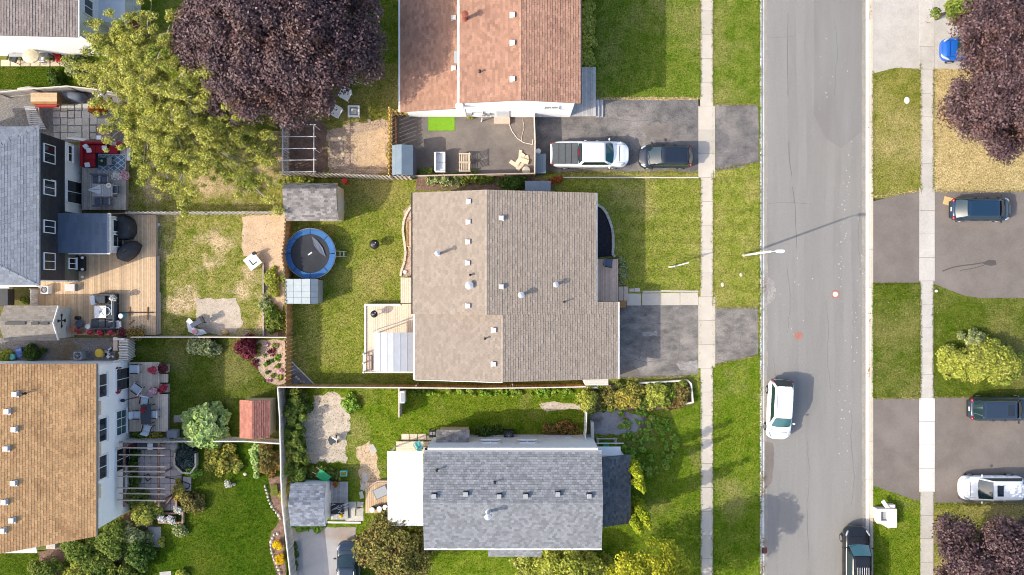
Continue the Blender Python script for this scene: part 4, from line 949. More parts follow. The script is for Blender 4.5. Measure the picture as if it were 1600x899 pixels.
fence('weed_fence', 'low broken fence hidden in weeds below the paved yard', [(640,275),(740,273),(836,271)], 1.0, 'wood_tan', .2, .12, cap='wood_tan')
fence('yellow_fence', 'bright yellow wooden fence left of the paved yard', [(607.5,168),(607,271)], 1.8, 'wood_yellow', .16, .14, True, post='wood_yellow')
fence('yellow_fence_return', 'short yellow fence return under the corner of the terracotta roof', [(608.5,172.5),(633,173)], 1.7, 'wood_yellow', .16, .14, True, post='wood_yellow')
fence('picket_fence_south', 'long silver picket fence with pale cap left of the sandy lot', [(434,607),(437,650),(438,692),(439,745)], 1.8, 'wood_silver', .15, .11, cap='wood_white', post='wood_pale')
fence('picket_fence_lower', 'silver picket fence with pale cap left of the south driveway', [(439,745),(441,790),(444,816),(449,860),(454,905),(457,940)], 1.8, 'wood_silver', .15, .11, cap='wood_white', post='wood_pale')
fence('slat_fence_west', 'pale slat fence between the chair deck and the pergola', [(184,691),(250,691),(305,690)], 1.7, 'wood_pale', .2, .1, cap='wood_silver', post='wood_silver')
fence('slat_fence_middle', 'pale slat fence below the red shed', [(334,690),(385,690),(437,693.5)], 1.7, 'wood_pale', .2, .1, cap='wood_white', post='wood_silver')
fence('long_fence', 'long brown fence with white cap rail below the tan house', [(434,605),(525,605.5),(700,606.5),(745,607),(840,606),(915,604.5)], 1.8, 'wood_brown', .16, .14, cap='wood_white', post='wood_rust')
fence('short_fence', 'short pale fence stub with white box on the green lot', [(623.5,606),(623.5,652)], 1.5, 'wood_silver', .15, .135, cap='wood_pale')
fence('white_gate_fence', 'narrow white fence above the right end of the grey house', [(916.5,645),(916,670),(913,697)], 1.6, 'wood_white', .15, .13, cap='wood_white', post='wood_white')
fence('divider_fence', 'tan wooden fence between paved yard and north driveway', [(834.5,174),(836,220),(835.5,271)], 1.6, 'wood_tan', .15, .135, cap='wood_pale')
fence('silver_fence', 'silver board fence behind the orange table at the top left', [(-6,145),(50,139),(105,135),(150,140),(190,147)], 1.7, 'wood_silver', .16, .14, cap='wood_pale')
fence('porch_fence', 'dark shaded fence at the top of the pine deck', [(158,335),(197,333.5)], 1.5, 'wood_tan', .16, .14)
fence('rear_house_gate', 'small gate fence by the rear wall of the tan house', [(650,603),(650,607)], 1.7, 'wood_pale', .16, .14, rails=False)
fence('house_side_gate', 'pale gate posts between long fence and tan house gable', [(800.5,601),(801,606)], 1.7, 'wood_white', .16, .14, rails=False)
fence('deck_side_fence', 'short pale fence between utility deck and cream shed', [(47,452),(46,478)], 1.5, 'wood_white', .16, .14)
# louvred gate on the gravel
g = thing('slatted_gate', 'pale louvred gate at the right end of the gravel strip', 'gate', W(192,546))
for i in range(13):
    y = 530+i*2.5; a, c = W(186, y, 1.3), W(200, y, 1.3); piece('slat', 'wood_pale', ((a.x+c.x)/2, a.y, .75), (c.x-a.x, .075, 1.1 if i % 4 else 1.3), (.12, 0, 0), g)
for y in (529, 563): piece('post', 'wood_white', W(193, y, .7), (.8, .08, 1.6), parent=g)
MB().box(W(178,0,1).x, W(184.5,0,1).x, W(0,548,1).y, W(0,527,1).y, 0, 1.1).build('gate_panel', 'wood_tan', g, True)
# timber edging boxes on the planting strip, flat rails
def timber(name, label, pts, h, m, w=.12, cat='edging'):
    P = [W(p[0], p[1], h) for p in pts]; t = thing(name, label, cat, (P[0].x, P[0].y, 0))
    for a, c in zip(P[:-1], P[1:]):
        d = c-a; piece('timber', m, ((a.x+c.x)/2, (a.y+c.y)/2, h/2), (d.length+w*.5, w, h+random.uniform(-.01,.01)), (0, 0, math.atan2(d.y, d.x)), t)
    return t
timber('planter_edging', 'pale timber frame around the shrubs by the driveway', [(1000,599),(1040,597),(1074,594.5),(1080,600),(1083,629),(1068,632)], .4, 'wood_pale')
timber('planter_sleeper', 'pale timber sleeper left of the shrubs above the slab area', [(918,606),(945,606),(972,604)], .4, 'wood_pale')
timber('vegetable_bed_edge', 'grey timber edge along the narrow plant bed right of the sand patch', [(411,412),(411,470),(411.5,526)], .3, 'wood_grey')
timber('corner_edging', 'pale diagonal timber edging in the corner of the back lawn', [(456,566),(497,607)], .12, 'wood_pale', .08)
timber('dark_timber', 'brown timber along the edge of the paved yard by the yellow fence', [(618,184),(618.5,225)], .2, 'wood_rust')
timber('loose_plank', 'loose pale plank lying upright by the slate slabs', [(925.5,661),(926.5,697)], .9, 'wood_pale', .22, 'plank')
timber('lot_threshold', 'pale timber sill across the end of the south driveway', [(509,816.5),(563,817)], .12, 'wood_white', .14)

# ------------------------------------------------------------------ sheds
def shed(name, label, prof, xa, xb, axis, rm, wm, zeave, gable=None, exp=.16, foot=None, over=.12, trim='trim_white', door=None, under=None):
    """prof: list of (pixel, z) across the ridge; xa, xb: pixels along it (at eave height)"""
    if axis == 'x': Q = [(W(0, p, z).y, z) for p, z in prof]; a, c = W(xa, 0, zeave).x, W(xb, 0, zeave).x
    else: Q = [(W(p, 0, z).x, z) for p, z in prof]; a, c = W(0, xa, zeave).y, W(0, xb, zeave).y
    if Q[0][0] > Q[-1][0]: Q = Q[::-1]
    if a > c: a, c = c, a
    m0 = (Q[0][0]+Q[-1][0])/2; ac = (a+c)/2
    t = thing(name, label, 'shed', (ac, m0, 0) if axis == 'x' else (m0, ac, 0)); sl = []; zt = max(q[1] for q in Q); rid = []
    for (u0, z0), (u1, z1) in zip(Q[:-1], Q[1:]):
        if axis == 'x':
            sl.append([(a,u0,z0),(c,u0,z0),(c,u1,z1),(a,u1,z1)] if z1 > z0 else [(c,u1,z1),(a,u1,z1),(a,u0,z0),(c,u0,z0)])
        else:
            sl.append([(u0,c,z0),(u0,a,z0),(u1,a,z1),(u1,c,z1)] if z1 > z0 else [(u1,a,z1),(u1,c,z1),(u0,c,z0),(u0,a,z0)])
    rf = roof_on(t, sl, rm, .06, under, exp)
    ins = lambda u: u+(over if u == Q[0][0] else -over if u == Q[-1][0] else 0)
    pr = [(ins(Q[0][0]), 0)]+[(ins(u), z-.09) for u, z in Q]+[(ins(Q[-1][0]), 0)]
    if axis == 'x': wall_prof_x(t, pr, a+over, c-over, wm)
    else: wall_prof_y(t, pr[::-1], a+over, c-over, wm)
    if foot: FOOT.append((foot, 0))
    return t, a, c, Q, rf
s1, a, c, Q, rf = shed('garden_shed', 'large weathered shed with grey-brown shingles above the trampoline', [(287,2.35),(295,3.0),(327,2.65),(345,1.95)], 446, 529, 'x', 'shingle_shed', 'siding_tan', 2.2, foot=rect(450,295,540,342))
xw_ = c-.1; b = MB()
for i in range(9):
    y = Q[0][0]+.15+(Q[-1][0]-Q[0][0]-.3)*(i+.5)/9; b = MB().box(xw_, xw_+.03, y-.14, y+.14, 0, 2.0); b.build('siding_board', 'siding_tan', s1, True)
MB().box(xw_+.03, xw_+.06, Q[0][0]+.7, Q[0][0]+1.8, 0, 1.8).build('door', 'siding_cream', s1, True)
s2, a, c, Q, rf = shed('plastic_shed', 'small pale blue plastic shed below the trampoline', [(445.5,1.7),(485,2.05),(497,1.75)], 436, 475, 'y', 'shingle_slate', 'plastic_blue', 1.8, foot=rect(450,437,497,473), over=.06)
bpy.data.objects.remove([o for o in rf.children if o.name.startswith('shingles')][0])
for i in range(4):
    for j in range(4):
        x = [445.7, 458.7, 471.8, 485.2]; y0 = 436.2+i*9.7
        if j < 3: p0, p1, z0, z1 = x[j], x[j+1]-.5, 1.7+.35*j/3, 1.7+.35*(j+1)/3
        else: p0, p1, z0, z1 = 485.6, 496.8, 2.05, 1.75
        A_, B_ = W(p0, 0, z0).x, W(p1, 0, z1).x; Y0_, Y1_ = W(0, y0+9.3, 1.85).y, W(0, y0, 1.85).y
        MB().add([(A_,Y0_,z0+.03),(B_,Y0_,z1+.03),(B_,Y1_,z1+.03),(A_,Y1_,z0+.03),(A_,Y0_,z0),(B_,Y0_,z1),(B_,Y1_,z1),(A_,Y1_,z0)], [(0,1,2,3),(4,5,1,0),(5,6,2,1),(6,7,3,2),(7,4,0,3)]).build('roof_panel', 'plastic_blue', s2, True)
s3, a, c, Q, rf = shed('red_shed', 'tan shed with red shingle roof in the flower yard', [(375,1.9),(393.5,2.5),(421.5,1.9)], 625, 684.5, 'y', 'shingle_red', 'siding_tan', 2.0, foot=rect(385,622,424,678))
s4, a, c, Q, rf = shed('speckled_shed', 'pale shed with speckled blue-grey roof by the sandy lot', [(756,2.1),(789,2.75),(822,2.1)], 453.5, 508.5, 'x', 'shingle_blueshed', 'siding_pale', 2.2, foot=rect(460,750,515,812))
for i in range(6):
    y = Q[0][0]+.2+(Q[-1][0]-Q[0][0]-.4)*(i+.5)/6; MB().box(c-.12, c-.09, y-.22, y+.22, .05, 2.05).build('siding_board', 'siding_white', s4, True)
MB().box(c-.09, c-.05, (Q[0][0]+Q[-1][0])/2-.6, (Q[0][0]+Q[-1][0])/2+.6, .05, 1.85).build('door', 'siding_white', s4, True)
s5_, a, c, Q, rf = shed('cream_shed', 'cream sided shed with taupe roof and round gable ornament', [(478,2.3),(505,2.95),(532,2.3)], 4, 88.5, 'x', 'shingle_taupe', 'siding_cream', 2.5, foot=rect(10,480,116,530))
for i in range(10):
    z0 = .05+i*.25; yy = 0 if z0 < 2.1 else (z0-2.1)*1.6; MB().box(c-.12, c-.08, Q[0][0]+.15+yy, Q[-1][0]-.15-yy, z0, z0+.235).build('siding_board', 'siding_cream', s5_, True)
for s_ in (0, 1):
    u0, z0 = (Q[0], Q[-1])[s_]; u1, z1 = Q[1]; MB().add([(c-.02,u0,z0+.06),(c+.04,u0,z0+.06),(c+.04,u1,z1+.06),(c-.02,u1,z1+.06),(c-.02,u0,z0-.1),(c+.04,u0,z0-.1),(c+.04,u1,z1-.1),(c-.02,u1,z1-.1)], [(0,1,2,3),(4,7,6,5),(0,4,5,1),(1,5,6,2),(3,2,6,7),(0,3,7,4)]).build('rake_trim', 'trim_white', s5_, True)
og = Vector((c-.06, (Q[0][0]+Q[-1][0])/2+.15, 1.75)); b = MB()
for k in range(4):
    a_ = PI/2*k; d_ = Vector((0, math.cos(a_), math.sin(a_))); b.obox(og+d_*.22, (.03, .09 if k % 2 else .34, .34 if k % 2 else .09)); b.obox(og+d_*.42, (.03, .2, .2))
b.build('gable_ornament', 'metal_black', s5_, True)
for k, px in enumerate((24, 55, 70)): MB().obox(hit(px,505.5,[Vector((a,Q[1][0],2.97)),Vector((c,Q[1][0],2.97)),Vector((c,Q[1][0]+.3,2.97))])+Vector((0,0,.04)), (1.5 if k == 0 else .55, .22, .05)).build('ridge_vent', 'metal_black', rf, True)
FOOT += [(rect(612,228,648,273), 0)]
# tarp tent, storage boxes
tt = thing('tarp_shelter', 'blue-grey tarpaulin shelter beside the yellow fence', 'shelter', W(630,250))
X = [W(612.5,0,1.8).x, W(618,0,2.0).x, W(627.5,0,2.2).x, W(645,0,1.9).x, W(648.5,0,1.2).x]; Z = [1.75, 2.05, 2.2, 1.85, .1]; Y0, Y1 = W(0,273,2).y, W(0,226.5,2).y
for i in range(3): MB().slab([(X[i]+.002,Y0,Z[i]),(X[i+1]-.002,Y0,Z[i+1]),(X[i+1]-.002,Y1,Z[i+1]),(X[i]+.002,Y1,Z[i])], .02).build('roof_sheet', 'tarp_blue', tt, True)
MB().add([(X[3],Y0,Z[3]-.01),(X[3]+.06,Y0,.05),(X[3]+.06,Y1,.05),(X[3],Y1,Z[3]-.01)], [(0,1,2,3)]).build('side_sheet', 'tarp_grey', tt, True)
MB().add([(X[0],Y0+.02,.05),(X[3],Y0+.02,.05),(X[3],Y0+.02,Z[3]-.02),(X[2],Y0+.02,Z[2]-.02),(X[0],Y0+.02,Z[0]-.02)], [(0,1,2,3,4)]).build('end_sheet', 'tarp_blue', tt, True)
for x in (X[0]+.05, X[3]-.03):
    for y in (Y0+.05, Y1-.05): piece('pole', 'metal_grey', (x, y, .9), (.04, .04, 1.7), parent=tt)
lb = thing('lean_to_box', 'blue-grey metal roofed storage box against the tan house', 'box', W(840,292))
a, c = W(820.5,298.5,1.5), W(860.5,283,1.5); MB().box(a.x+.05, c.x-.05, a.y, c.y-.05, 0, 1.4).build('body', 'vent_grey', lb, True)
for i in range(5): MB().box(a.x+(c.x-a.x)*i/5+.004, a.x+(c.x-a.x)*(i+1)/5-.004, a.y, c.y, 1.4, 1.46).build('lid_panel', 'tarp_blue', lb, True)
cb = thing('slatted_cabinet', 'blue-grey slatted cabinet left of the white pickup', 'cabinet', W(845,256))
a, c = W(836.5,271,1.0), W(853,240.5,1.0); MB().box(a.x+.02, c.x-.02, a.y+.02, c.y-.02, 0, .96).build('body', 'tarp_grey', cb, True)
for i in range(6): MB().box(a.x+(c.x-a.x)*i/6+.006, a.x+(c.x-a.x)*(i+1)/6-.006, a.y, c.y, .96, 1.0).build('slat', 'tarp_blue', cb, True)
# ------------------------------------------------------------------ vehicles
def interp(tab, x):
    for (x0, y0), (x1, y1) in zip(tab[:-1], tab[1:]):
        if x <= x1: t = max(0, (x-x0)/(x1-x0)); t = t*t*(3-2*t); return y0+(y1-y0)*t
    return tab[-1][1]
def car(name, label, cat, px, py, rz, L, Wd, Ht, paint, hood=.27, ws=.17, rw=.10, tail=.04, belt=.95, hoodz=.92, deckz=.95, sunroof=None, rails=False, pickup=False, rack=False, roofm=None, plate=False, tint='car_glass', tint2=None):
    """x forward; hood / ws / rw / tail are shares of the length: bonnet, windscreen, rear window, boot"""
    p = W(px, py, .8); t = thing(name, label, cat, (p.x, p.y, ROADZ), rz)
    w = Wd/2; h = L/2; xw0 = h-hood*L; xw1 = xw0-ws*L; xr0 = -h+tail*L; xr1 = xr0+rw*L
    if pickup: xr0 = -h+.36*L; xr1 = xr0+.03*L
    prof = [(-h, deckz-.12), (-h+.05*L, deckz), (xr0, deckz if not pickup else deckz), (xr0+.02, belt), (xw0-.05, belt), (xw0+.1, hoodz+.05), (h-.12*L, hoodz-.05), (h, hoodz-.28)]
    rings = []
    for k in range(25):
        u = .5-.5*math.cos(PI*k/24)*(.55+.45*abs(math.cos(PI*k/24))); x = -h+L*u; e = abs(2*u-1)
        pw = w*(1-(.46 if u > .5 else .36)*max(0, (e-.80)/.20)**2.7-.03*e); zt = interp(prof, x); zb = .28+.10*max(0, (e-.86)/.14)
        x2 = x
        half = [(pw*.55, zb-.02), (pw*.93, zb), (pw, zb+.18), (pw*1.0, zt-.30), (pw*.965, zt-.10), (pw*.86, zt-.01), (pw*.45, zt+.035)]
        rings.append([(x2, -y, z) for y, z in half]+[(x2, y, z) for y, z in half[::-1]])
    body = MB().loft(rings).build('body', paint, t, smooth=True, subsurf=1)
    # cabin
    wb, wr, zr_ = w*.885, w*.70, Ht
    bz = belt-.06
    def cab(inset, zo=0.0):
        lo = [(xr0-inset*.5, -wb-0), (xw0, -wb)]
        return lo
    def ring(z, x0, x1, y, r):
        pts = []
        for cx, cy, a0 in ((x1-r, y-r, 0), (x0+r, y-r, 90), (x0+r, -y+r, 180), (x1-r, -y+r, 270)):
            for k in range(4): a = R(a0+30*k); pts.append((cx+r*math.cos(a), cy+r*math.sin(a), z))
        return pts
    xr1b = xr1 if not pickup else xr1
    cabin = MB().loft([ring(bz, xr0, xw0, wb, .16), ring(bz+.55*(zr_-bz), xr0+(xr1-xr0)*.5, xw0+(xw1-xw0)*.52, wb+(wr-wb)*.48, .17), ring(zr_-.05, xr1-.02, xw1+.03, wr+.03, .2), ring(zr_, xr1+.10, xw1-.10, wr-.09, .16)]).build('cabin', roofm or paint, t, smooth=True)
    MB().box(xr1+.16, xw1-.16, -wr+.16, wr-.16, zr_-.02, zr_+.012).build('roof_panel', roofm or paint, t, bevel=.03)
    # glass: windscreen, rear window, side windows, set just proud of the cabin
    def glass(nm, f, nu=6, nv=3, g=None):
        V = []; 
        for j in range(nv+1):
            for i in range(nu+1): V.append(f(i/nu, j/nv))
        F = [(j*(nu+1)+i, j*(nu+1)+i+1, (j+1)*(nu+1)+i+1, (j+1)*(nu+1)+i) for j in range(nv) for i in range(nu)]
        return MB().add(V, F).build(nm, g or tint, t, smooth=True)
    def cross(xl, xh, sgn):
        def f(u, v):
            v_ = .05+.90*v; y = (2*u-1)*((wb+(wr-wb)*v_)-.05-.06*(1-v)); x = xl+(xh-xl)*v_; z = bz+(zr_-bz)*v_
            c = 1-(y/wb)**2
            return (x+sgn*(.02+.13*c*(1-v*.55)), y, z+.015+.03*c)
        return f
    glass('windscreen', cross(xw0, xw1, 1), g=tint2); glass('rear_window', cross(xr0, xr1, -1) if not pickup else cross(xr0, xr1, -1))
    for s in (-1, 1):
        def f(u, v, s=s):
            v_ = .16+.68*v; x0 = xr0+(xr1-xr0)*v_+.14; x1 = xw0+(xw1-xw0)*v_-.14; y = wb+(wr-wb)*v_+.022
            return (x0+(x1-x0)*u, s*y, bz+(zr_-bz)*v_)
        glass('side_window', f, 6, 2)
    # wheels
    for sx in (h-.19*L, -h+.19*L):
        for s in (-1, 1):
            wh = MB().tube((sx, s*(w-.22), .33), (sx, s*(w+.015), .33), .33, .33, 22).build('wheel', 'tyre_mat', t, bevel=.03)
            MB().tube((sx, s*(w-.05), .33), (sx, s*(w+.028), .33), .21, .20, 16).build('rim', 'rim_mat', wh)
            MB().lathe([(.40, 0), (.40, .03)], (0,0,0), 4) if False else None
    # lamps, mirrors, bumpers, handles
    for s in (-1, 1):
        hl = MB()._ell((0, 0, 0), (.25, .085, .06), 10, 6).build('headlight', 'lamp_clear', t, smooth=True); hl.location = (h-.085*L, s*w*.80, hoodz-.135); hl.rotation_euler = (0, .25, -s*R(30))
        MB()._ell((-h+.095, s*w*.74, deckz-.09), (.11, .17, .12), 10, 6).build('taillight', 'lamp_red', t, smooth=True)
        MB()._ell((xw0-.22, s*(w+.07), belt+.04), (.07, .12, .07), 10, 6).build('wing_mirror', paint if paint == 'paint_white' else 'plastic_black', t, smooth=True)
        for hx in (xw0-1.15, xw0-2.05): MB().box(hx-.09, hx+.09, s*(w*.985)-.02, s*(w*.985)+.02, belt-.14, belt-.11).build('door_handle', paint, t)
        if rails: MB().tube((xr1+.15, s*(wr-.06), zr_+.05), (xw1-.2, s*(wr-.06), zr_+.05), .028).build('roof_rail', 'metal_galv', t)
    MB().box(h-.10, h-.015, -w*.52, w*.52, .38, .62).build('grille', 'plastic_black', t, bevel=.03)
    MB().box(-h-.01, -h+.1, -w*.7, w*.7, .36, .55).build('bumper', 'plastic_black', t, bevel=.03)
    MB().box(-h-.012, -h+.01, -.16, .16, .66, .8).build('number_plate', 'white_plastic', t)
    for k in (-.25, .2): MB().tube((xw0+.06, k, hoodz+.09), (xw0-.05, k+.5, belt+.13), .012, n=5).build('wiper', 'plastic_black', t)
    # panel gaps: bonnet edge, doors, tailgate
    MB().box(h-.13*L, h-.125*L, -w*.60, w*.60, hoodz+.0, hoodz+.012).build('bonnet_gap', 'plastic_black', t)
    for s in (-1, 1):
        MB().obox(((xw0+h)/2-.05, s*w*.70, hoodz+.012), (hood*L*.62, .012, .02), (0, .03, -s*.04)).build('bonnet_gap', 'plastic_black', t)
        for hx in (xw0-.35, xw0-1.35, xw0-2.25): MB().obox((hx, s*w*.992, .72), (.014, .016, .5)).build('door_gap', 'plastic_black', t)
    if sunroof: MB().box(xw1-.2-sunroof, xw1-.22, -wr*.62, wr*.62, zr_+.012, zr_+.022).build('sunroof', 'pane_glass', t, bevel=.02)
    if rack:
        for s in (-1, 1): MB().tube((xr1+.1, s*(wr-.08), zr_+.09), (xw1-1.0, s*(wr-.08), zr_+.09), .03).build('roof_rail', 'metal_black', t)
        for k in range(6): MB().tube((xr1+.15, -wr*.6+k*wr*.24, zr_+.13), (xw1-.75, -wr*.6+k*wr*.24, zr_+.13), .022).build('rack_bar', 'metal_galv', t)
    if pickup and not rack:
        b0, b1 = -h+.10, xr0-.12
        MB().box(b0, b1, -w*.80, w*.80, deckz-.02, deckz+.05).build('tonneau_cover', 'tonneau', t, bevel=.03)
        for k in range(1, 4): MB().box(b0+(b1-b0)*k/4-.015, b0+(b1-b0)*k/4+.015, -w*.78, w*.78, deckz+.05, deckz+.062).build('cover_seam', 'plastic_black', t)
        MB().box(xr0-.10, xr0-.02, -w*.3, w*.3, zr_-.45, zr_-.3).build('brake_light', 'lamp_red', t)
        MB().box(-h-.05, -h+.06, -w*.75, w*.75, deckz-.2, deckz-.02).build('tailgate', paint, t, bevel=.03)
    if not pickup:
        MB().tube((xr1-.02, 0, zr_+.0), (xr1-.16, 0, zr_+.14), .012, n=5).build('aerial', 'plastic_black', t)
        MB().box(xr1-.10, xr1+.06, -wr*.75, wr*.75, zr_-.03, zr_+.008).build('spoiler', roofm or paint, t, bevel=.02)
    return t
ROADZ = .036
car('pickup_truck', 'white crew-cab pickup with grey bed cover on the north driveway', 'pickup', 921.5, 241.5, 0, 6.0, 2.02, 1.85, 'paint_white', hood=.22, ws=.11, tint2='glass_teal', belt=1.18, hoodz=1.12, deckz=1.2, pickup=True, rails=False)
car('hatchback', 'small black hatchback in front of the white pickup', 'car', 1039.5, 244.5, PI, 4.05, 1.78, 1.5, 'paint_blackblue', hood=.18, ws=.24, rw=.09, tail=.02, belt=.95, hoodz=.92, deckz=1.0)
ROADZ = -.098
car('suv', 'white SUV parked on the street by the west kerb', 'car', 1219.5, 640.5, R(-93), 4.6, 1.88, 1.66, 'paint_white', hood=.235, ws=.16, tint2='glass_teal', rw=.09, tail=.02, belt=1.08, hoodz=1.03, deckz=1.08, rails=True)
car('pickup_truck', 'black SUV with roof rack bars parked by the east kerb', 'car', 1339.5, 879, R(90), 5.5, 2.02, 1.8, 'paint_black', hood=.25, ws=.12, tint2='glass_teal', rw=.06, tail=.06, belt=1.12, hoodz=1.1, deckz=1.1, rack=True).name = 'roof_rack_suv'
ROADZ = .036
car('minivan', 'dark blue minivan with roof rails at the bottom edge', 'car', 545, 896, R(90), 4.9, 1.86, 1.72, 'paint_slate', hood=.2, ws=.16, rw=.07, tail=.03, belt=1.05, hoodz=1.0, deckz=1.05, rails=True)
car('compact_car', 'bright blue car half hidden under the purple tree', 'car', 1516, 77, PI, 4.4, 1.8, 1.45, 'paint_blue', hood=.26, ws=.18)
car('hatchback', 'dark navy hatchback beside a cardboard sheet on the right', 'car', 1534, 327, 0, 4.65, 1.82, 1.55, 'paint_navy', hood=.17, ws=.13, rw=.13, tail=.055, belt=1.0, hoodz=.97, deckz=1.0, plate=True)
car('suv', 'dark slate SUV with sunroof on the lower right driveway', 'car', 1563, 639, 0, 4.75, 1.88, 1.65, 'paint_slate', hood=.2, ws=.14, rw=.07, tail=.05, belt=1.05, hoodz=1.0, deckz=1.05, sunroof=.55)
car('suv', 'white SUV with sunroof nosing out of the driveway by the lower purple tree', 'car', 1550.5, 763, PI, 4.95, 1.92, 1.62, 'paint_white', hood=.255, ws=.17, rw=.1, tail=.03, belt=1.05, hoodz=1.0, deckz=1.05, sunroof=.5)

# ------------------------------------------------------------------ street furniture
p = W(1162.5, 399); sl = thing('street_lamp', 'tall pale street lamp leaning out over the west side of the road', 'street lamp', (p.x, p.y, .02))
MB().tube((0,0,-.1), (0,0,6.2), .10, .065, 12).build('pole', 'trim_white', sl, smooth=True); MB().lathe([(.14,0),(.14,.04),(.105,.15)], n=14).build('base', 'concrete', sl)
MB().path([(0,0,6.15),(.06,0,6.42),(.18,0,6.6),(.32,0,6.66)], .035, 8).build('arm', 'metal_galv', sl, smooth=True)
h_ = MB().loft([[(x, y*w_, 6.66+z) for y, z in ((-1,-.02),(-.7,.07),(.7,.07),(1,-.02),(.8,-.08),(-.8,-.08))] for x, w_ in ((.20,.07),(.30,.12),(.62,.14),(.78,.09))]).build('lamp_head', 'trim_white', sl)
MB().box(.30,.68,-.10,.10,6.565,6.585).build('lens', 'lamp_clear', h_)
p = W(1045, 417.5); yp = thing('sign_post', 'white sign post with hanging panel on the front lawn', 'sign', (p.x, p.y, .02), R(14))
MB().box(-.05,.05,-.05,.05,-.1,2.2).build('post', 'wood_white', yp, bevel=.01); MB().box(.05,1.15,-.045,.045,1.98,2.08).build('arm', 'wood_white', yp, bevel=.01)
MB().lathe([(.08,0),(.08,.02),(.01,.10)], (0,0,2.2), 4).build('post_cap', 'wood_white', yp)
MB().box(.18,1.05,-.012,.012,1.15,1.85).build('panel', 'white_plastic', yp)
for x in (.3, .93): MB().tube((x,0,1.85),(x,0,1.98),.012).build('hanger', 'metal_grey', yp)
for px, py, r, lab in ((1158,429.5,.13,'small pale marker cap on the verge below the street lamp'),(1129,445,.14,'pale stone on the verge by the driveway apron'),(1417,157,.22,'oval white utility cover on the upper right verge')):
    o = MB()._ell((0,0,0), (r, r*1.25, .05), 12, 6).build('utility_cover' if r > .2 else 'marker_stone', 'white_plastic' if r > .2 else 'stone_cream'); o.location = W(px, py, .04); props(o, lab, 'cover' if r > .2 else 'stone')
# cream box by the black SUV
p = W(1387, 812, .3); cb = thing('cream_box', 'cream boxy hutch with square opening on the verge by the black SUV', 'box', (p.x, p.y, .02))
Pp = [W(1369.5,795,.6), W(1401,795,.6), W(1400,824,.6), W(1396,824.5,.6), W(1390,827,.6), W(1378,820,.6), W(1372,818,.6), W(1369.5,811,.6)]
hole = [W(1376.5,799.5,.6), W(1386,799.5,.6), W(1386,813.5,.6), W(1376.5,813.5,.6)]
q = [(v.x-p.x, v.y-p.y) for v in Pp]; hq = [(v.x-p.x, v.y-p.y) for v in hole]
MB().prism(q, 0, .46).build('body', 'cream_plastic', cb, bevel=.03)
x0, x1, y1, y0 = hq[0][0], hq[1][0], hq[0][1], hq[2][1]; X0, X1, Y1 = q[0][0], q[1][0], q[0][1]; Yb = q[6][1]
for nm, bx in (('rim_west', (X0,x0,Yb,Y1)), ('rim_east', (x1,X1,q[3][1],Y1)), ('rim_north', (x0,x1,y1,Y1)), ('rim_south', (x0,x1,Yb,y0))):
    MB().box(*bx, .46, .66).build('rim', 'cream_plastic', cb, bevel=.03)
MB().box(x0,x1,y0,y1,.44,.475).build('recess_floor', 'vent_grey', cb)
MB().obox((X0+.75, Y1+.25, .5), (.3, .85, .12), (0, 0, R(35))).build('handle', 'cream_plastic', cb, bevel=.03)
MB().box(X0+.95, X1-.05, Y1, Y1+.28, .05, .5).build('ledge', 'cream_plastic', cb, bevel=.03)
o = MB().obox((0,0,0), (.72,.62,.02), (.02,.03,0)).build('cardboard_sheet', 'cardboard'); o.location = W(1481.5,314.5,.06); o.rotation_euler = (0,0,R(-14)); props(o, 'tan cardboard sheet lying behind the navy hatchback', 'cardboard')
# ------------------------------------------------------------------ foliage
def leaf_mesh(name, C, Rd, n, size, m, parent, up=.45, elong=1.5, shell=.55, noz=False):
    """n leaf faces spread through clumps (centres C, radii Rd), facing out and up"""
    C = np.asarray(C, float); Rd = np.asarray(Rd, float); wgt = (Rd[:, 0]*Rd[:, 1])**1.0; wgt /= wgt.sum()
    k = rng.choice(len(C), n, p=wgt); d = rng.normal(size=(n, 3)); d[:, 2] = np.where(rng.uniform(size=n) < .72, np.abs(d[:, 2]), d[:, 2]); d /= np.linalg.norm(d, axis=1)[:, None]
    r = rng.uniform(0, 1, n)**(1-shell); P = C[k]+d*Rd[k]*r[:, None]
    nm = d*.7+np.array([0, 0, up])+rng.normal(size=(n, 3))*.42; nm /= np.linalg.norm(nm, axis=1)[:, None]
    a = np.cross(nm, rng.normal(size=(n, 3))); a /= np.linalg.norm(a, axis=1)[:, None]; b = np.cross(nm, a)
    s = size*rng.uniform(.55, 1.35, n)[:, None]
    V = np.stack([P-a*s*.5*elong, P-b*s*.5+nm*s*.1, P+a*s*.5*elong-nm*s*.12, P+b*s*.5+nm*s*.1], 1).reshape(-1, 3)
    V[:, 2] = np.maximum(V[:, 2], .03)
    return mesh_np(name, V, np.arange(4*n).reshape(-1, 4), m, parent)
def dome(c, rx, ry, h, n, cr, squash=.8, z0=.15, power=.5, lb=1.0):
    """clump centres over a dome of radii rx, ry standing on c, height h"""
    out, rad = [], []; ph = [random.uniform(0, 6.28) for _ in range(3)]
    for i in range(n):
        r = math.sqrt((i+.5)/n); a = i*2.39996+random.uniform(-.3, .3); lob = 1+lb*(.13*math.sin(3*a+ph[0])+.10*math.sin(5*a+ph[1])+.06*math.sin(8*a+ph[2])); r = min(1, r*random.uniform(.86, 1.1)); rl = r*lob
        z = z0*h+(1-z0)*h*max(0, 1-r*r)**power*random.uniform(.84, 1.02)
        q = cr*random.uniform(.6, 1.4)
        out.append((c[0]+rx*rl*math.cos(a)*(1-.4*cr/max(rx, cr)), c[1]+ry*rl*math.sin(a)*(1-.4*cr/max(ry, cr)), max(q*.4, z-q*.6))); rad.append((q, q, q*squash))
    return out, rad
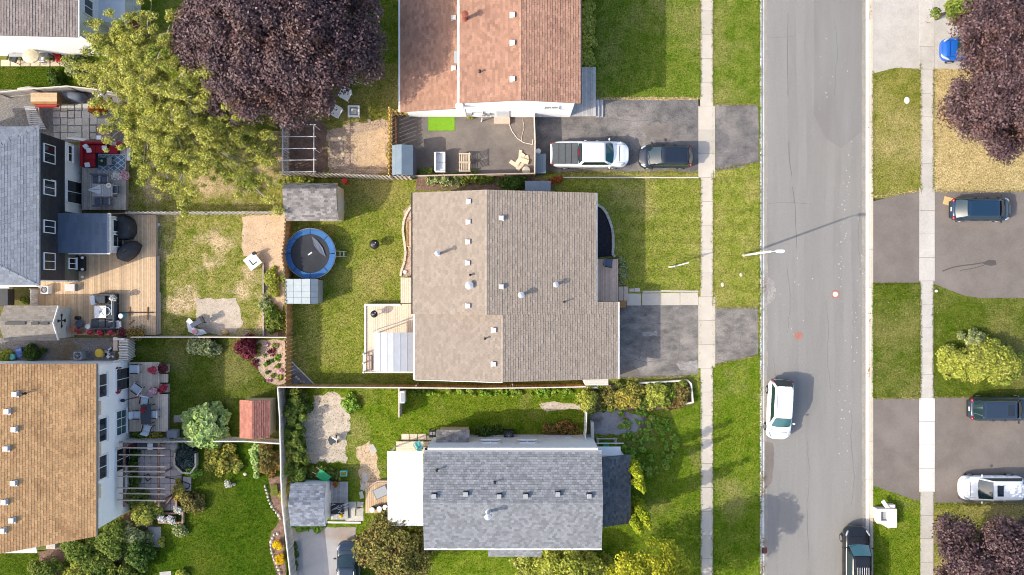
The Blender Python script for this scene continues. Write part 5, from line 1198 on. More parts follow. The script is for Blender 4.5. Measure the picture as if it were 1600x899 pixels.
def limb(b, p, q, r0, r1, bend=.12, k=4):
    p = Vector(p); q = Vector(q); last = p; L = (q-p).length
    off = Vector((random.uniform(-1, 1), random.uniform(-1, 1), random.uniform(.2, .8)))*bend*L
    for i in range(1, k+1):
        t = i/k; x = p.lerp(q, t)+off*(4*t*(1-t))*.5; b.tube(last, x, r0+(r1-r0)*(i-1)/k, r0+(r1-r0)*t, 7); last = x
def tree(name, label, px, py, zc, rx, ry, h, n, size, m, clumps, cr, bark='bark_dark', z0=.35, group=None, up=.45, elong=1.5, power=.5, off=(0, 0), limbs=9, cut=None, lb=.6):
    p = W(px, py, zc); t = thing(name, label, 'tree', (p.x+off[0], p.y+off[1], .02), group=group); g = Vector((p.x+off[0], p.y+off[1], 0))
    C, Rr = dome((p.x, p.y), rx, ry, h, clumps, cr, z0=z0, power=power, lb=lb)
    if cut:
        k_ = [i for i, c in enumerate(C) if not cut(800+c[0]/GS/(1-c[2]/CAM_H), 449.5-c[1]/GS/(1-c[2]/CAM_H))]; C = [C[i] for i in k_]; Rr = [Rr[i] for i in k_]
    C2, R2 = dome((p.x, p.y), rx*.86, ry*.86, h*.74, clumps//3, cr*1.25, z0=z0, power=power, lb=lb)
    if cut:
        k_ = [i for i, c in enumerate(C2) if not cut(800+c[0]/GS/(1-c[2]/CAM_H), 449.5-c[1]/GS/(1-c[2]/CAM_H))]; C2 = [C2[i] for i in k_]; R2 = [R2[i] for i in k_]
    leaf_mesh('crown', C+C2, Rr+R2, int(n*1.15), size, m, t, up, elong)
    b = MB(); b.tube(g, g+Vector((0,0,h*.35)), .05*h**.9*.55, .035*h**.9*.5, 12); b.build('trunk', bark, t, True, smooth=True)
    b = MB()
    for i in range(limbs):
        c = Vector(C[int((i+.5)*len(C)/limbs)]); limb(b, g+Vector((0,0,h*random.uniform(.2,.35))), g.lerp(c, .85)+Vector((0,0,(c.z)*.0)), .02*h**.9*.5, .015)
    b.build('branches', bark, t, True)
    return t
def shrub(name, label, px, py, rx, ry, h, n, size, m, clumps=14, cr=None, cat='shrub', group=None, bark='bark_dark', up=.5, elong=1.5, z0=.1, power=.6, extra=None, lb=1.0):
    p = W(px, py, h*.6); t = thing(name, label, cat, (p.x, p.y, .02), group=group); cr = cr or max(rx, ry)*.38
    C, Rr = dome((p.x, p.y), rx, ry, h, clumps, cr, z0=z0, power=power, lb=lb)
    leaf_mesh('foliage', C, Rr, n, size, m, t, up, elong)
    if extra: leaf_mesh('blossom', [(c[0], c[1], c[2]+r[2]*.55) for c, r in zip(C, Rr)], [(r[0], r[1], r[2]*.5) for r in Rr], extra[1], extra[2], extra[0], t, .9, 1.1)
    b = MB()
    for i in range(5):
        c = Vector(C[random.randrange(len(C))]); limb(b, (p.x+random.uniform(-.06,.06), p.y+random.uniform(-.06,.06), 0), c, .018+.006*h, .006, k=3)
    b.build('stems', bark, t, True)
    return t

PT = 'purple-leaved trees'
tree('purple_maple', 'huge purple-leaved tree left of the terracotta roof', 440, 62, 6.5, 8.3, 6.7, 11.0, 100000, .135, 'leaf_purple', 250, .95, z0=.30, group=PT, limbs=16, lb=.25, cut=lambda x, y: (x > 505 and y > 138-(x-505)*.35) or (x > 590) or y > 190)
tree('purple_maple', 'purple-leaved tree over the blue car in the top right corner', 1570, 106, 5.5, 5.3, 6.1, 9.0, 84000, .125, 'leaf_purple', 220, .85, z0=.35, group=PT, limbs=12, lb=.45, cut=lambda x, y: x < 1503 and y < 122 or x < 1478)
tree('purple_maple', 'purple-leaved tree in the bottom right corner', 1578, 912, 5.5, 6.4, 5.5, 8.5, 84000, .125, 'leaf_purple', 220, .85, z0=.35, group=PT, limbs=12, lb=.4, cut=lambda x, y: x < 1464 or y < 814)
# bare twigs at the edge of the big purple tree
o = thing('dead_branch', 'bare pale twigs sticking out beside the big purple tree', 'branch', W(548,120)); b = MB()
for i in range(16):
    a = W(538+random.uniform(-3,6), 122+random.uniform(-3,6), 3.2); c = W(random.uniform(545,566), random.uniform(106,134), 3.0); limb(b, a, c, .03, .008, .15, 3)
limb(b, (W(500,95,3).x, W(500,95,3).y, 3.2), W(540,122,3.2), .07, .03, .08, 4); b.build('twigs', 'twig_pale', o, True)
# the loose yellow-green locust, limbs radiating from one trunk
def locust():
    g = W(278, 170, 0); t = thing('locust_tree', 'large loose yellow-green tree with pale limbs at the left', 'tree', (g.x, g.y, .02)); tr = MB(); br = MB(); C, Rr = [], []
    tr.tube((g.x, g.y, 0), (g.x, g.y, 2.6), .26, .2, 12)
    ends = [(150,60,5.5),(130,110,4.5),(168,178,4),(196,40,6),(232,22,6.5),(205,110,7.2),(250,80,7.5),(250,130,8.2),(290,110,7.8),(310,180,7.2),(212,205,5.5),(240,250,5.2),(285,235,6),(330,240,5),(262,300,3.6),(300,320,3.0),(355,195,5.6),(395,205,4.6),(375,260,4.0),(430,215,3.6),(432,290,3.0),(225,150,7.5),(185,95,6.4),(330,140,7.0),(345,160,6.2),(270,190,7.4),(240,190,6.6),(175,140,5.6),(205,70,6.6),(290,280,4.4),(330,205,6.2),(300,150,7.6),(225,235,5.6),(415,240,3.6),(390,300,2.8),(265,40,6.4)]
    ends += [(360,225,4.6),(405,185,4.4),(345,185,5.8),(410,275,3.0),(428,250,3.2),(432,325,2.6),(318,255,4.6),(275,270,4.4),(250,215,6.0),(228,275,4.0),(365,300,2.8),(160,95,5.4),(145,130,4.6),(185,205,4.2)]
    for px, py, z in ends:
        e = W(px, py, z); s = Vector((g.x, g.y, random.uniform(1.8, 2.6))); 
        m_ = s.lerp(e, .55)+Vector((random.uniform(-.5,.5), random.uniform(-.5,.5), .7)); limb(br, s, m_, .10, .055, .05, 3); limb(br, m_, e, .055, .018, .06, 3)
        low = z < 4.2
        for k in range(11 if low else 24):
            t_ = random.uniform(.5, 1.08); q = m_.lerp(e, (t_-.5)/.55) if t_ > .5 else m_
            sp = .55 if low else .95
            q = q+Vector((random.gauss(0, sp), random.gauss(0, sp), random.gauss(.15, .35))); r = random.uniform(.14, .46); C.append(tuple(q)); Rr.append((r*1.3, r*1.0, r*.6))
            if k < 3: limb(br, m_.lerp(e, random.uniform(.2, .9)), q, .022, .008, .05, 2)
    tr.build('trunk', 'bark_grey', t, True, smooth=True); br.build('branches', 'bark_grey', t, True)
    leaf_mesh('crown', C, Rr, 165000, .076, 'leaf_locust', t, .5, 1.9, .35)
locust()
tree('olive_tree', 'brownish olive-green tree over the left end of the grey house', 615, 862, 3.0, 3.1, 2.6, 4.2, 14000, .14, 'leaf_olive', 60, .6, z0=.2)
tree('lime_tree', 'pale lime-green tree at the bottom edge below the grey house', 890, 893, 2.2, 2.9, 1.9, 3.2, 9000, .14, 'leaf_lime', 44, .55, z0=.2)
tree('yellow_tree', 'bright yellow-green tree at the bottom edge near the pavement', 1030, 932, 6, 3.2, 2.9, 9.0, 22000, .12, 'leaf_yellow', 80, .65, z0=.3)
tree('corner_tree', 'green tree top at the upper right edge above the purple tree', 1516, -4, 4.5, 1.2, 1.0, 5.5, 4200, .15, 'leaf_green', 18, .5, z0=.4)
# columnar cedars
def cedar(label, bx, by, h, r):
    p = W(bx, by); t = thing('columnar_cedar', label, 'tree', (p.x, p.y, .02), group='cedars beside the grey house'); C, Rr = [], []
    for i in range(26):
        z = h*(.08+.9*i/26); q = r*(1-.72*(i/26)**1.6)*random.uniform(.8, 1.1); a = i*2.4
        C.append((p.x+q*.35*math.cos(a), p.y+q*.35*math.sin(a), z)); Rr.append((q*.75, q*.75, .32))
    leaf_mesh('crown', C, Rr, 5200, .09, 'leaf_cedar', t, .35, 1.8); MB().tube((p.x,p.y,0),(p.x,p.y,h*.8),.07,.02).build('trunk', 'bark_dark', t, True)
cedar('columnar golden cedar, top one of four beside the shaded roof', 981, 718, 6.5, .62); cedar('columnar golden cedar, second from the top beside the shaded roof', 986, 737, 6.2, .58)
cedar('columnar golden cedar, third and longest beside the shaded roof', 992, 782, 7.2, .62); cedar('columnar golden cedar, lowest and leftmost of the four', 982, 795, 6.5, .62)
# shrubs: name, label, px, py, rx, ry, h, n, size, material
SH = [
 ('spreading_yew','broad spreading yellow-green evergreen on the right lawn',1544,567,3.5,1.75,2.0,17000,.11,'leaf_lime',70,.55),
 ('evergreen_clump','small dark evergreen clump at the upper left of the spreading evergreen',1522,531,1.0,.7,1.1,2600,.1,'leaf_variegated',12,.35),
 ('ball_shrub','round pale green shrub with big leaves by the slat fence',316,668,1.85,1.85,2.1,3600,.26,'leaf_ball',46,.42),
 ('burgundy_shrub','dark burgundy shrub above the flower bed',382,543,.95,.8,1.1,2600,.13,'leaf_burgundy',12,.38),
 ('variegated_shrub','variegated pale shrub right under the low fence',313,542,1.3,.75,1.2,2600,.14,'leaf_variegated',14,.4),
 ('gold_shrub','golden shrub cluster below the slat fence left part',345,722,1.2,1.3,1.0,2600,.15,'leaf_gold',14,.42),
 ('lime_mound','small lime mound in front of the golden shrub',368,731,.5,.5,.6,700,.12,'leaf_lime',5,.28),
 ('bronze_shrub','orange-bronze shrub against the picket fence',418,718,1.0,1.4,1.3,2900,.14,'leaf_bronze',16,.4),
 ('grass_shrub','tall pale grassy plant left of the bronze shrub',400,716,.5,1.5,1.0,1500,.16,'leaf_ball',10,.35),
 ('corner_vine','leafy green corner growth under the long fence',462,628,.9,1.2,1.2,2600,.15,'leaf_deep',14,.4),
 ('amber_shrub','amber shrub between picket fence and speckled shed',447,768,.5,1.0,.9,1200,.13,'leaf_gold',8,.3),
 ('driveway_shrub','yellow-green shrub nearest the lower left of the tan driveway corner',982,619,1.35,1.05,1.2,3000,.13,'leaf_gold',14,.4),
 ('rosy_shrub','yellow-green shrub with rosy tint in the timber frame',1030,617,1.4,1.0,1.2,2900,.13,'leaf_lime',14,.4),
 ('framed_shrub','small mottled shrub in the right corner of the timber frame',1067,617,.7,.85,.8,1500,.12,'leaf_olive',10,.32),
 ('arching_shrub','arching yellow-green shrub over the white gate fence',918,625,.8,1.2,1.5,2600,.13,'leaf_lime',14,.38),
 ('mottled_shrub','mottled shrub between gate fence and driveway shrubs',950,620,1.0,.85,1.0,1800,.13,'leaf_olive',10,.36),
 ('strip_filler','low green growth between the two yellow-green driveway shrubs',1006,622,.9,.7,.6,1700,.13,'leaf_green',12,.3),
 ('strip_filler_left','low mixed growth left of the driveway shrubs',963,628,1.0,.6,.6,1700,.13,'leaf_gold',12,.3),
 ('strip_filler_right','low mottled growth below the rosy shrub',1050,628,.9,.6,.5,1500,.13,'leaf_olive',12,.28),
 ('porch_hedge','long clipped hedge right of the terracotta roof',918,45,.55,2.9,1.5,5200,.13,'leaf_lime',30,.42),
 ('weed_clump','pale green weeds along the broken fence, left part',690,282,1.6,.45,.8,2200,.13,'leaf_variegated',16,.32),
 ('weed_bush','dark green bush between tan roof and broken fence',800,287,1.0,.6,1.0,1900,.14,'leaf_deep',12,.36),
 ('weed_tuft','green weed tuft by the white bench',668,268,.6,.4,.6,800,.12,'leaf_green',6,.28),
 ('weed_row','pale weeds along the foot of the long white bench fence',740,278,1.7,.4,.6,1900,.12,'leaf_green',14,.3),
 ('rust_plant','rust-red low plant at the end of the slatted cabinet',870,282,.5,.25,.3,500,.09,'petal_rust',5,.2),
 ('shed_vine','green vines above the garden shed roof',470,280,1.1,.35,1.0,1300,.13,'leaf_lime',9,.3),
 ('dark_shrub','round dark mottled shrub beside the brick planter',297,787,.85,.85,1.1,2700,.11,'leaf_olive',14,.36),
 ('yellow_shrub','yellow-green shrub below the pergola',224,803,1.15,1.0,1.6,2800,.13,'leaf_lime',14,.42),
 ('pergola_shrub','green shrub under the lower end of the pergola',208,778,.9,.7,1.2,1700,.13,'leaf_green',9,.38),
 ('hedge_bush','dense green bush right of the orange roof corner',175,845,1.6,1.4,2.2,5600,.13,'leaf_green',22,.5),
 ('hedge_bush_left','variegated bush under the lower edge of the orange roof',125,858,1.6,1.2,2.0,5200,.13,'leaf_green',22,.48),
 ('hedge_bush_low','green bush at the bottom left edge',72,893,1.5,.9,1.8,4200,.13,'leaf_green',18,.46),
 ('hedge_bush_mid','mixed gold and green bush at the bottom edge',120,900,1.6,.9,1.6,4200,.13,'leaf_lime',18,.46),
 ('hedge_bush_right','deep green bush left of the stone slab path',215,868,1.1,1.3,1.8,4200,.12,'leaf_deep',18,.42),
 ('hedge_bush_end','green bush at the bottom edge below the deep green one',185,902,1.5,.9,1.5,3600,.13,'leaf_green',16,.44),
 ('hedge_filler','bushy green growth between the two hedge bushes below the orange roof',150,878,1.4,1.1,1.6,4200,.13,'leaf_green',20,.45),
 ('hedge_filler_right','loose bush by the bottom corner of the white wall',205,838,1.0,1.1,1.5,3200,.13,'leaf_variegated',16,.4),
 ('hedge_filler_low','deep green bush at the bottom edge right of the mixed one',152,905,1.2,.8,1.4,2800,.13,'leaf_deep',14,.42),
 ('slab_shrub','tiny lime shrub on the stone slab path',250,849,.35,.35,.5,420,.1,'leaf_lime',4,.2),
 ('bottom_shrub','low lime shrub at the bottom edge by the slab',283,897,.5,.35,.6,700,.12,'leaf_lime',6,.28),
 ('white_bloom_bush','pale blooming bush below the brick planter',281,829,.6,.5,.6,900,.13,'leaf_variegated',8,.3),
 ('bed_plant','leafy green plants in the narrow bed, upper part',424,440,.55,1.2,.6,1500,.14,'leaf_lime',12,.3),
 ('bed_plant_lower','leafy plants in the narrow bed, lower part',427,500,.75,1.3,.7,2300,.14,'leaf_green',14,.34),
 ('bed_plant_blue','blue-green leafy plant at the edge of the narrow bed',415,478,.5,.8,.5,800,.14,'leaf_variegated',7,.28),
 ('trampoline_weed','green weeds between fence and trampoline',447,437,.35,.8,.7,800,.12,'leaf_green',7,.26),
 ('shed_weeds','green weeds above the speckled shed',495,740,2.0,.5,.7,2200,.13,'leaf_green',16,.34),
 ('sill_weeds','green weeds along the timber sill of the south driveway',480,822,1.7,.4,.5,1500,.12,'leaf_hosta',12,.28),
 ('fence_weeds','green weeds in the corner of the south driveway fence',458,880,.4,1.2,.5,800,.12,'leaf_deep',8,.26),
 ('gravel_plant','dark green plant on the gravel by the white house',50,553,.85,.6,.8,1700,.15,'leaf_deep',10,.36),
 ('gravel_plant_left','bright green plant at the left end of the gravel strip',5,558,.6,.5,.7,900,.14,'leaf_lime',7,.3),
 ('deck_plant','leafy plants below the tan deck',215,680,.6,.35,.6,800,.12,'leaf_green',7,.26),
 ('deck_plant_right','yellowish leafy plant below the tan deck right part',240,681,.8,.35,.6,1000,.12,'leaf_gold',8,.26),
 ('pergola_hedge','dark green hedge strip inside the pergola by the white wall',209,735,.35,1.9,.8,2400,.12,'leaf_deep',16,.32),
 ('corner_bush','dark green bush below the heat pump wall',760,676,1.0,.4,.9,1500,.13,'leaf_deep',9,.34),
 ('wall_bush','mottled low bush along the white wall right part',880,672,1.3,.6,.5,1700,.13,'leaf_bronze',12,.34),
 ('porch_plant','white-flecked plant between porch and front lawn',972,425,.4,1.1,.5,1300,.1,'leaf_variegated',9,.26),
 ('pale_bush','pale rosy plant above the gravel court',152,168,.8,.6,.5,1100,.12,'petal_rust',8,.3),
 ('spiky_plant','dark spiky plant filling the octagonal planter',289,716,.72,.95,1.0,1100,.12,'spiky_leaf',10,.4),
 ('corner_plant','blue-green plant at the lower tip of the octagonal planter',300,738,.7,.4,.5,900,.12,'leaf_hosta',7,.26),
 ('pergola_bloom','peach and lime plant at the corner of the pergola patio',279,766,.5,.75,.8,1300,.12,'leaf_gold',8,.3),
 ('lot_weeds','tall green weeds by the picnic corner of the green lot',548,630,.9,.7,.5,1200,.13,'leaf_hosta',8,.3),
]
for s in SH: shrub(s[0], s[1], s[2], s[3], s[4], s[5], s[6], s[7], s[8], s[9], s[10], s[11], lb=.15 if s[0] in ('ball_shrub','dark_shrub') else 1.0)
def groundcover(name, label, poly, clumps, r, h, n, size, m, cat='ground cover', second=None):
    """low tangled growth filling an outline, uneven in height"""
    xs = [p[0] for p in poly]; ys = [p[1] for p in poly]; C, Rr = [], []; c = W((min(xs)+max(xs))/2, (min(ys)+max(ys))/2)
    while len(C) < clumps:
        x, y = random.uniform(min(xs), max(xs)), random.uniform(min(ys), max(ys))
        if not inside(poly, np.array([x]), np.array([y]))[0]: continue
        z = h*random.uniform(.25, 1); p = W(x, y, z); q = r*random.uniform(.5, 1.4); C.append((p.x, p.y, z*.8)); Rr.append((q, q*random.uniform(.7,1.2), q*.6))
    t = thing(name, label, cat, (c.x, c.y, .02)); leaf_mesh('foliage', C, Rr, n, size, m, t, .6, 1.5)
    if second: leaf_mesh('tips', C[::3], Rr[::3], n//4, size*.9, second, t, .7, 1.5)
    b = MB()
    for q in C[::6]: limb(b, (q[0]+random.uniform(-.1,.1), q[1]+random.uniform(-.1,.1), 0), q, .015, .006, k=2)
    b.build('stems', 'bark_dark', t, True); return t
groundcover('leafy_groundcover', 'bright leafy ground cover spreading above the shaded roof', [(966,648),(995,640),(1030,652),(1058,668),(1060,700),(1040,735),(1008,750),(985,735),(975,700),(968,672)], 100, .2, .26, 5200, .13, 'leaf_hosta', second='leaf_lime')
groundcover('vine_hedge', 'long green vine hedge along the silver fence', [(447,612),(470,610),(476,640),(470,680),(477,720),(472,748),(482,760),(450,762),(446,700)], 110, .32, 1.5, 9500, .13, 'leaf_green', 'hedge', second='leaf_deep')
groundcover('creeping_strip', 'continuous low greenery along the timber frame by the driveway', [(925,602),(1000,600),(1078,598),(1082,630),(1040,640),(990,642),(930,640)], 90, .24, .55, 5200, .12, 'leaf_green', second='leaf_gold')
groundcover('fence_weeds_long', 'patchy weeds along the lot side of the long brown fence', [(640,609),(900,608),(905,618),(800,620),(700,617),(640,620)], 70, .16, .3, 2600, .11, 'leaf_hosta', second='leaf_lime')
groundcover('bottom_hedge', 'loose lime-green hedge along the bottom edge below the grey house', [(800,874),(850,866),(905,862),(960,872),(965,910),(800,910)], 60, .36, 1.1, 5600, .12, 'leaf_lime', 'hedge', second='leaf_green')
# spikes for the octagonal planter
sp = bpy.data.objects['spiky_plant']; b = MB(); c0 = W(289,716,.5)
for i in range(46):
    a = random.uniform(0, 2*PI); L = random.uniform(.4, .95); q = Vector((c0.x+L*math.cos(a)*.8, c0.y+L*math.sin(a), random.uniform(.5, 1.0))); n_ = Vector((-math.sin(a), math.cos(a), 0))*.03
    mdl = Vector(((c0.x+q.x)/2, (c0.y+q.y)/2, 1.15)); b.add([Vector((c0.x,c0.y,.6))-n_, Vector((c0.x,c0.y,.6))+n_, mdl+n_, q, mdl-n_], [(0,1,2,4),(4,2,3)])
b.build('leaf_blades', 'spiky_leaf', sp, True)
# flower bed plants, each its own
BEDM = [('leaf_green','mid-green'),('leaf_hosta','bright green'),('leaf_variegated','pale variegated'),('petal_pink','pink-flowered'),('leaf_deep','dark green'),('leaf_burgundy','burgundy'),('leaf_lime','lime')]
n_ = 0
for j, row in enumerate(('top','second','third','fourth','lowest')):
    for i, colm in enumerate(('leftmost','left','right','rightmost')):
        x = 403+i*10+random.uniform(-4.5,4.5)+(2 if j > 2 else 0); y = 541+j*13.5+random.uniform(-5.5,5.5)
        if i == 0 and j > 2: continue
        m_, cn_ = BEDM[(n_*3+j) % 7]; n_ += 1; r = random.uniform(.12, .34)
        shrub('bedding_plant', '%s bedding plant, %s in the %s row of the triangular flower bed' % (cn_, colm, row), x, y, r, r*random.uniform(.6,1.2), .2, 120, .1, m_, 5, r*.5, 'plant', group='bedding plants of the flower bed')

# flower pots and boxes
def pot(name, label, px, py, z, r, h, fm, fr, n=500, pm='terracotta_pot', gm='leaf_deep', cat='flower pot', size=.09, square=False):
    p = W(px, py, z+h); t = thing(name, label, cat, (p.x, p.y, z))
    if square: MB().box(-r, r, -r, r, 0, h).build('box', pm, t, bevel=.02)
    else: MB().lathe([(r*.7,0),(r,h),(r*1.08,h),(r*.95,h-.02)], n=18).build('pot', pm, t)
    C = [(p.x+random.uniform(-.5,.5)*fr, p.y+random.uniform(-.5,.5)*fr, z+h+.1+random.uniform(0,.1)) for _ in range(7)]; Rr = [(fr*.55, fr*.55, .18)]*7
    leaf_mesh('foliage', C, Rr, n//2, size*1.1, gm, t, .6, 1.4); leaf_mesh('flowers', [(c[0],c[1],c[2]+.1) for c in C], Rr, n, size, fm, t, .9, 1.1)
    return t
pot('flower_pot','pot of pink and white flowers at the lower right corner of the red sofa deck',196.5,275,.55,.3,.4,'petal_pink',.42,700)
pot('flower_pot','pot of pale mixed flowers left of the pink one on the weathered deck',185,274,.55,.28,.35,'petal_white',.4,420,gm='leaf_burgundy')
pot('flower_pot','pot of rosy flowers beside the red ottoman',191,229,.55,.25,.35,'petal_red',.32,420,gm='leaf_variegated')
pot('flower_pot','pot of red and pink flowers at the upper edge of the tan deck',240.5,579,.45,.3,.35,'petal_red',.4,520,gm='petal_white')
pot('flower_pot','pot of red and lilac flowers at the middle of the tan deck',240,611,.45,.3,.35,'petal_pink',.4,480,gm='petal_red')
pot('flower_box','square box of dark red flowers above the small step',256,576,.0,.32,.4,'leaf_burgundy',.42,480,'wood_grey',square=True)
pot('flower_box','square box of bright red flowers below the small step',256,607,.0,.32,.4,'petal_red',.42,480,'wood_grey','leaf_burgundy',square=True)
pot('flower_pot','leftmost pot of red flowers below the outdoor sofa',144.5,519.5,.5,.22,.3,'petal_red',.26,300)
pot('flower_pot','middle pot of red flowers below the outdoor sofa',160.5,520,.5,.22,.3,'petal_red',.28,300)
pot('flower_pot','right pot of red flowers below the outdoor sofa',176,520.5,.5,.22,.3,'petal_red',.27,300)
pot('flower_pot','pot of faded rusty flowers at the right of the red ones',193,519,.5,.25,.3,'leaf_burgundy',.34,300,gm='leaf_bronze')
pot('herb_planter','planter of brown and green plants at the lower edge of the pine deck',216,522,.5,.3,.25,'leaf_bronze',.75,600,'wood_brown',square=True)
pot('flower_bouquet','pale green bouquet on the corner of the outdoor sofa',179,466,1.0,.15,.2,'petal_white',.26,260,'white_plastic','leaf_lime')
pot('hanging_basket','hanging basket of dark red flowers above the patio door',184.5,577,1.6,.16,.2,'leaf_burgundy',.24,240)
pot('hanging_basket','hanging basket of dark red flowers below the patio door',185.5,610.5,1.6,.16,.2,'petal_red',.22,220,gm='leaf_burgundy')
pot('flower_pot','pot of red flowers beside the barrel by the cream shed',126,518,.5,.2,.3,'petal_red',.2,160)
pot('table_flowers','bunch of dark red flowers on the dark dining table',226,640,1.15,.1,.12,'petal_red',.2,240,'white_plastic','leaf_burgundy')
pot('yellow_flowers','bunch of bright yellow flowers by the picket fence',447.5,784.5,.0,.18,.3,'petal_yellow',.34,300,gm='petal_yellow')
pot('yellow_flowers','rust and yellow flowers in the stone-edged bed, upper clump',434.5,850,.0,.25,.2,'petal_yellow',.48,520,gm='petal_rust')
pot('yellow_flowers','rust and yellow flowers in the stone-edged bed, lower clump',438,872,.0,.25,.2,'petal_yellow',.46,520,gm='petal_rust')
pot('orange_flowers','bunch of orange flowers on the board platform by the shed',525.5,757,.2,.15,.25,'petal_rust',.25,220,gm='petal_yellow')
pot('white_flowers','white flowers in the brick planter, left bunch',256,811,.2,.2,.15,'petal_white',.4,260,'brick_mat',square=True)
pot('white_flowers','white flowers in the brick planter, middle bunch',270,811,.2,.2,.15,'petal_white',.4,260,'brick_mat',square=True)
pot('white_flowers','white flowers in the brick planter, upper bunch',280,796,.2,.2,.15,'petal_white',.36,220,'brick_mat','leaf_hosta',square=True)
pot('dry_flowers','pale dried flower clump on the deep green lawn',358,755,.0,.15,.05,'petal_white',.34,120,gm='leaf_lime')
pot('yellow_weed','yellow weed clump beside the white wall of the terracotta house',735,184,.0,.1,.05,'leaf_gold',.3,220,gm='leaf_gold')
# ------------------------------------------------------------------ paving pieces and stones
def slabs(name, label, cells, m, h=.05, z=.0, cat='paving', kind=None, mats=None, piece_name='slab'):
    c0 = W(*cells[0][:2]); t = thing(name, label, cat, (c0.x, c0.y, 0))
    for i, q in enumerate(cells):
        x0, y0, x1, y1 = q[:4]; a, c = W(x0, y1), W(x1, y0)
        piece(piece_name, (mats[i] if mats else m), ((a.x+c.x)/2, (a.y+c.y)/2, z+h/2+random.uniform(-.006,.006)), (c.x-a.x, c.y-a.y, h), (0, 0, R(random.uniform(-1,1)) if len(q) < 5 else R(q[4])), t)
    EX.extend([(rect(*q[:4]), 0) for q in cells]); return t
slabs('slab_path', 'path of concrete slabs from the front porch to the pavement', [(979,459,1001.5,477.5),(1003,458.5,1032,477),(1033,458,1062,477),(1062.8,457.5,1090.5,476.8)], 'concrete', .055)
slabs('path_edge_stones', 'row of small edging stones above the slab path', [(983,451,991,456),(991.6,450.5,1000,456),(1004,454.6,1032,457.4),(1033,454,1091,456.6)], 'concrete', .05)
slabs('rear_slabs', 'row of pale square slabs left of the grey entry roof', [(627.5,678,639,688),(640,678,652,688),(653,678,666,688),(667,681,679,688)], 'stone_cream', .05)
slabs('stepping_stones', 'stepping stones on the grass left of the patio cover', [(567,739,575,754,8),(564,756,571,766,-20),(562,768,568,779,15),(545,784,557,796,3),(558,784,568,792,-6),(546,796,555,806,4),(557,794,568,806,-3),(578,695,587,708,30),(540,806,568,814,0)], 'stone_pale', .05)
slabs('stepping_slabs', 'grey slabs on the deep green lawn below the pergola', [(232,823,252,855,0),(250,893,268,905,5)], 'slab_grey', .05)
slabs('lone_slab', 'single grey slab on the grass left of the ball shrub', [(272,649,288.5,660,0)], 'slab_grey', .05)
cells, ms = [], []
for j in range(5):
    for i in range(8):
        if i > 5 and j < 2: continue
        cells.append((84+i*11.4+random.uniform(-.8,.8), 163+j*11.2+random.uniform(-.8,.8), 94+i*11.4+random.uniform(-.8,.8), 172.8+j*11.2+random.uniform(-.8,.8))); ms.append('slab_pink' if i > 5 and j > 2 else 'slab_grey' if i < 1 else 'stone_pale')
slabs('court_paving', 'uneven square paving slabs in the court by the dark house', cells, 'slab_grey', .05, mats=ms)
slabs('hedge_slabs', 'row of pale slabs along the foot of the white corner house', [(2+i*15.5, 94, 16+i*15.5, 104) for i in range(7)], 'stone_cream', .06)
cells = []
for j in range(10):
    for i in range(6): cells.append((216+i*10.2, 692+j*10.6, 225.7+i*10.2, 702.1+j*10.6))
cells += [(277,733+i*11,284,743+i*11) for i in range(3)]+[(286,745,299,767)]
slabs('pergola_paving', 'mauve paving slabs under the pergola', cells, 'slab_mauve', .04)
def stones(name, label, pts, r, m, h=.16, cat='edging', piece_name='stone', block=False, span=None):
    """stones set along a line of pixels, each its own"""
    P = [W(*p) for p in pts]; t = thing(name, label, cat, (P[0].x, P[0].y, 0)); d = 0; seq = []
    tot = sum((b_-a_).length for a_, b_ in zip(P[:-1], P[1:])); n = max(2, int(tot/(span or r*2.05)))
    for i in range(n):
        s = tot*(i+.5)/n
        for a_, b_ in zip(P[:-1], P[1:]):
            L = (b_-a_).length
            if s <= L: q = a_.lerp(b_, s/L); ang = math.atan2(b_.y-a_.y, b_.x-a_.x); break
            s -= L
        if block: piece(piece_name, m, (q.x, q.y, h/2), (tot/n-.015, r*2, h+random.uniform(-.01,.01)), (0, 0, ang), t)
        else:
            rr = r*random.uniform(.75, 1.25); o = MB()._ell((0,0,0), (rr, rr*random.uniform(.7,1), h*random.uniform(.6,1)), 8, 5).build(piece_name, m, t); o.location = (q.x-P[0].x, q.y-P[0].y, h*.25); o.rotation_euler = (0, 0, random.uniform(0, 3))
    return t
stones('mulch_edging', 'curved grey block edging around the black mulch bed', [(933,320),(941,325),(947,333),(952,344),(956,356),(958,370),(958,385),(957,397),(961,402)], .095, 'stone_pale', .16, block=True, span=.36)
stones('rear_edging', 'curved cream edging along the bed behind the tan house', [(642,324),(636,333),(631,345),(629.5,360),(632,378),(634,395),(632,410),(628,422),(626,432)], .085, 'stone_cream', .15, block=True, span=.4)
stones('rock_border', 'white rock border of the bed along the picket fence', [(414,757),(417,768),(420,780),(424,790),(431,799),(437,806),(440,812)], .13, 'stone_pale', .16)
stones('rock_border_lower', 'pale rock ring around the rust and yellow flowers', [(437,833),(428,836),(424,848),(425,862),(429,873),(434,884),(438,895),(440,904)], .14, 'stone_pale', .18)
stones('garden_stones', 'line of pale stones across the dry trellis yard', [(531,212),(533,222),(534,232),(537,238),(534,250),(536,260)], .15, 'stone_cream', .12, span=.4)
stones('white_rocks', 'heap of white rocks behind the covered grill in the court', [(147,148),(155,150),(160,153),(150,157),(163,147)], .16, 'white_plastic', .2)
stones('deck_rocks', 'small heap of grey rocks on the pine deck', [(216,508),(222,511),(228,507),(231,512)], .13, 'stone_pale', .7, cat='rocks')
stones('corner_rocks', 'three tan rocks in the slate corner of the lawn', [(461,588),(465,591),(470,597),(477,597)], .12, 'stone_cream', .12, cat='rocks')
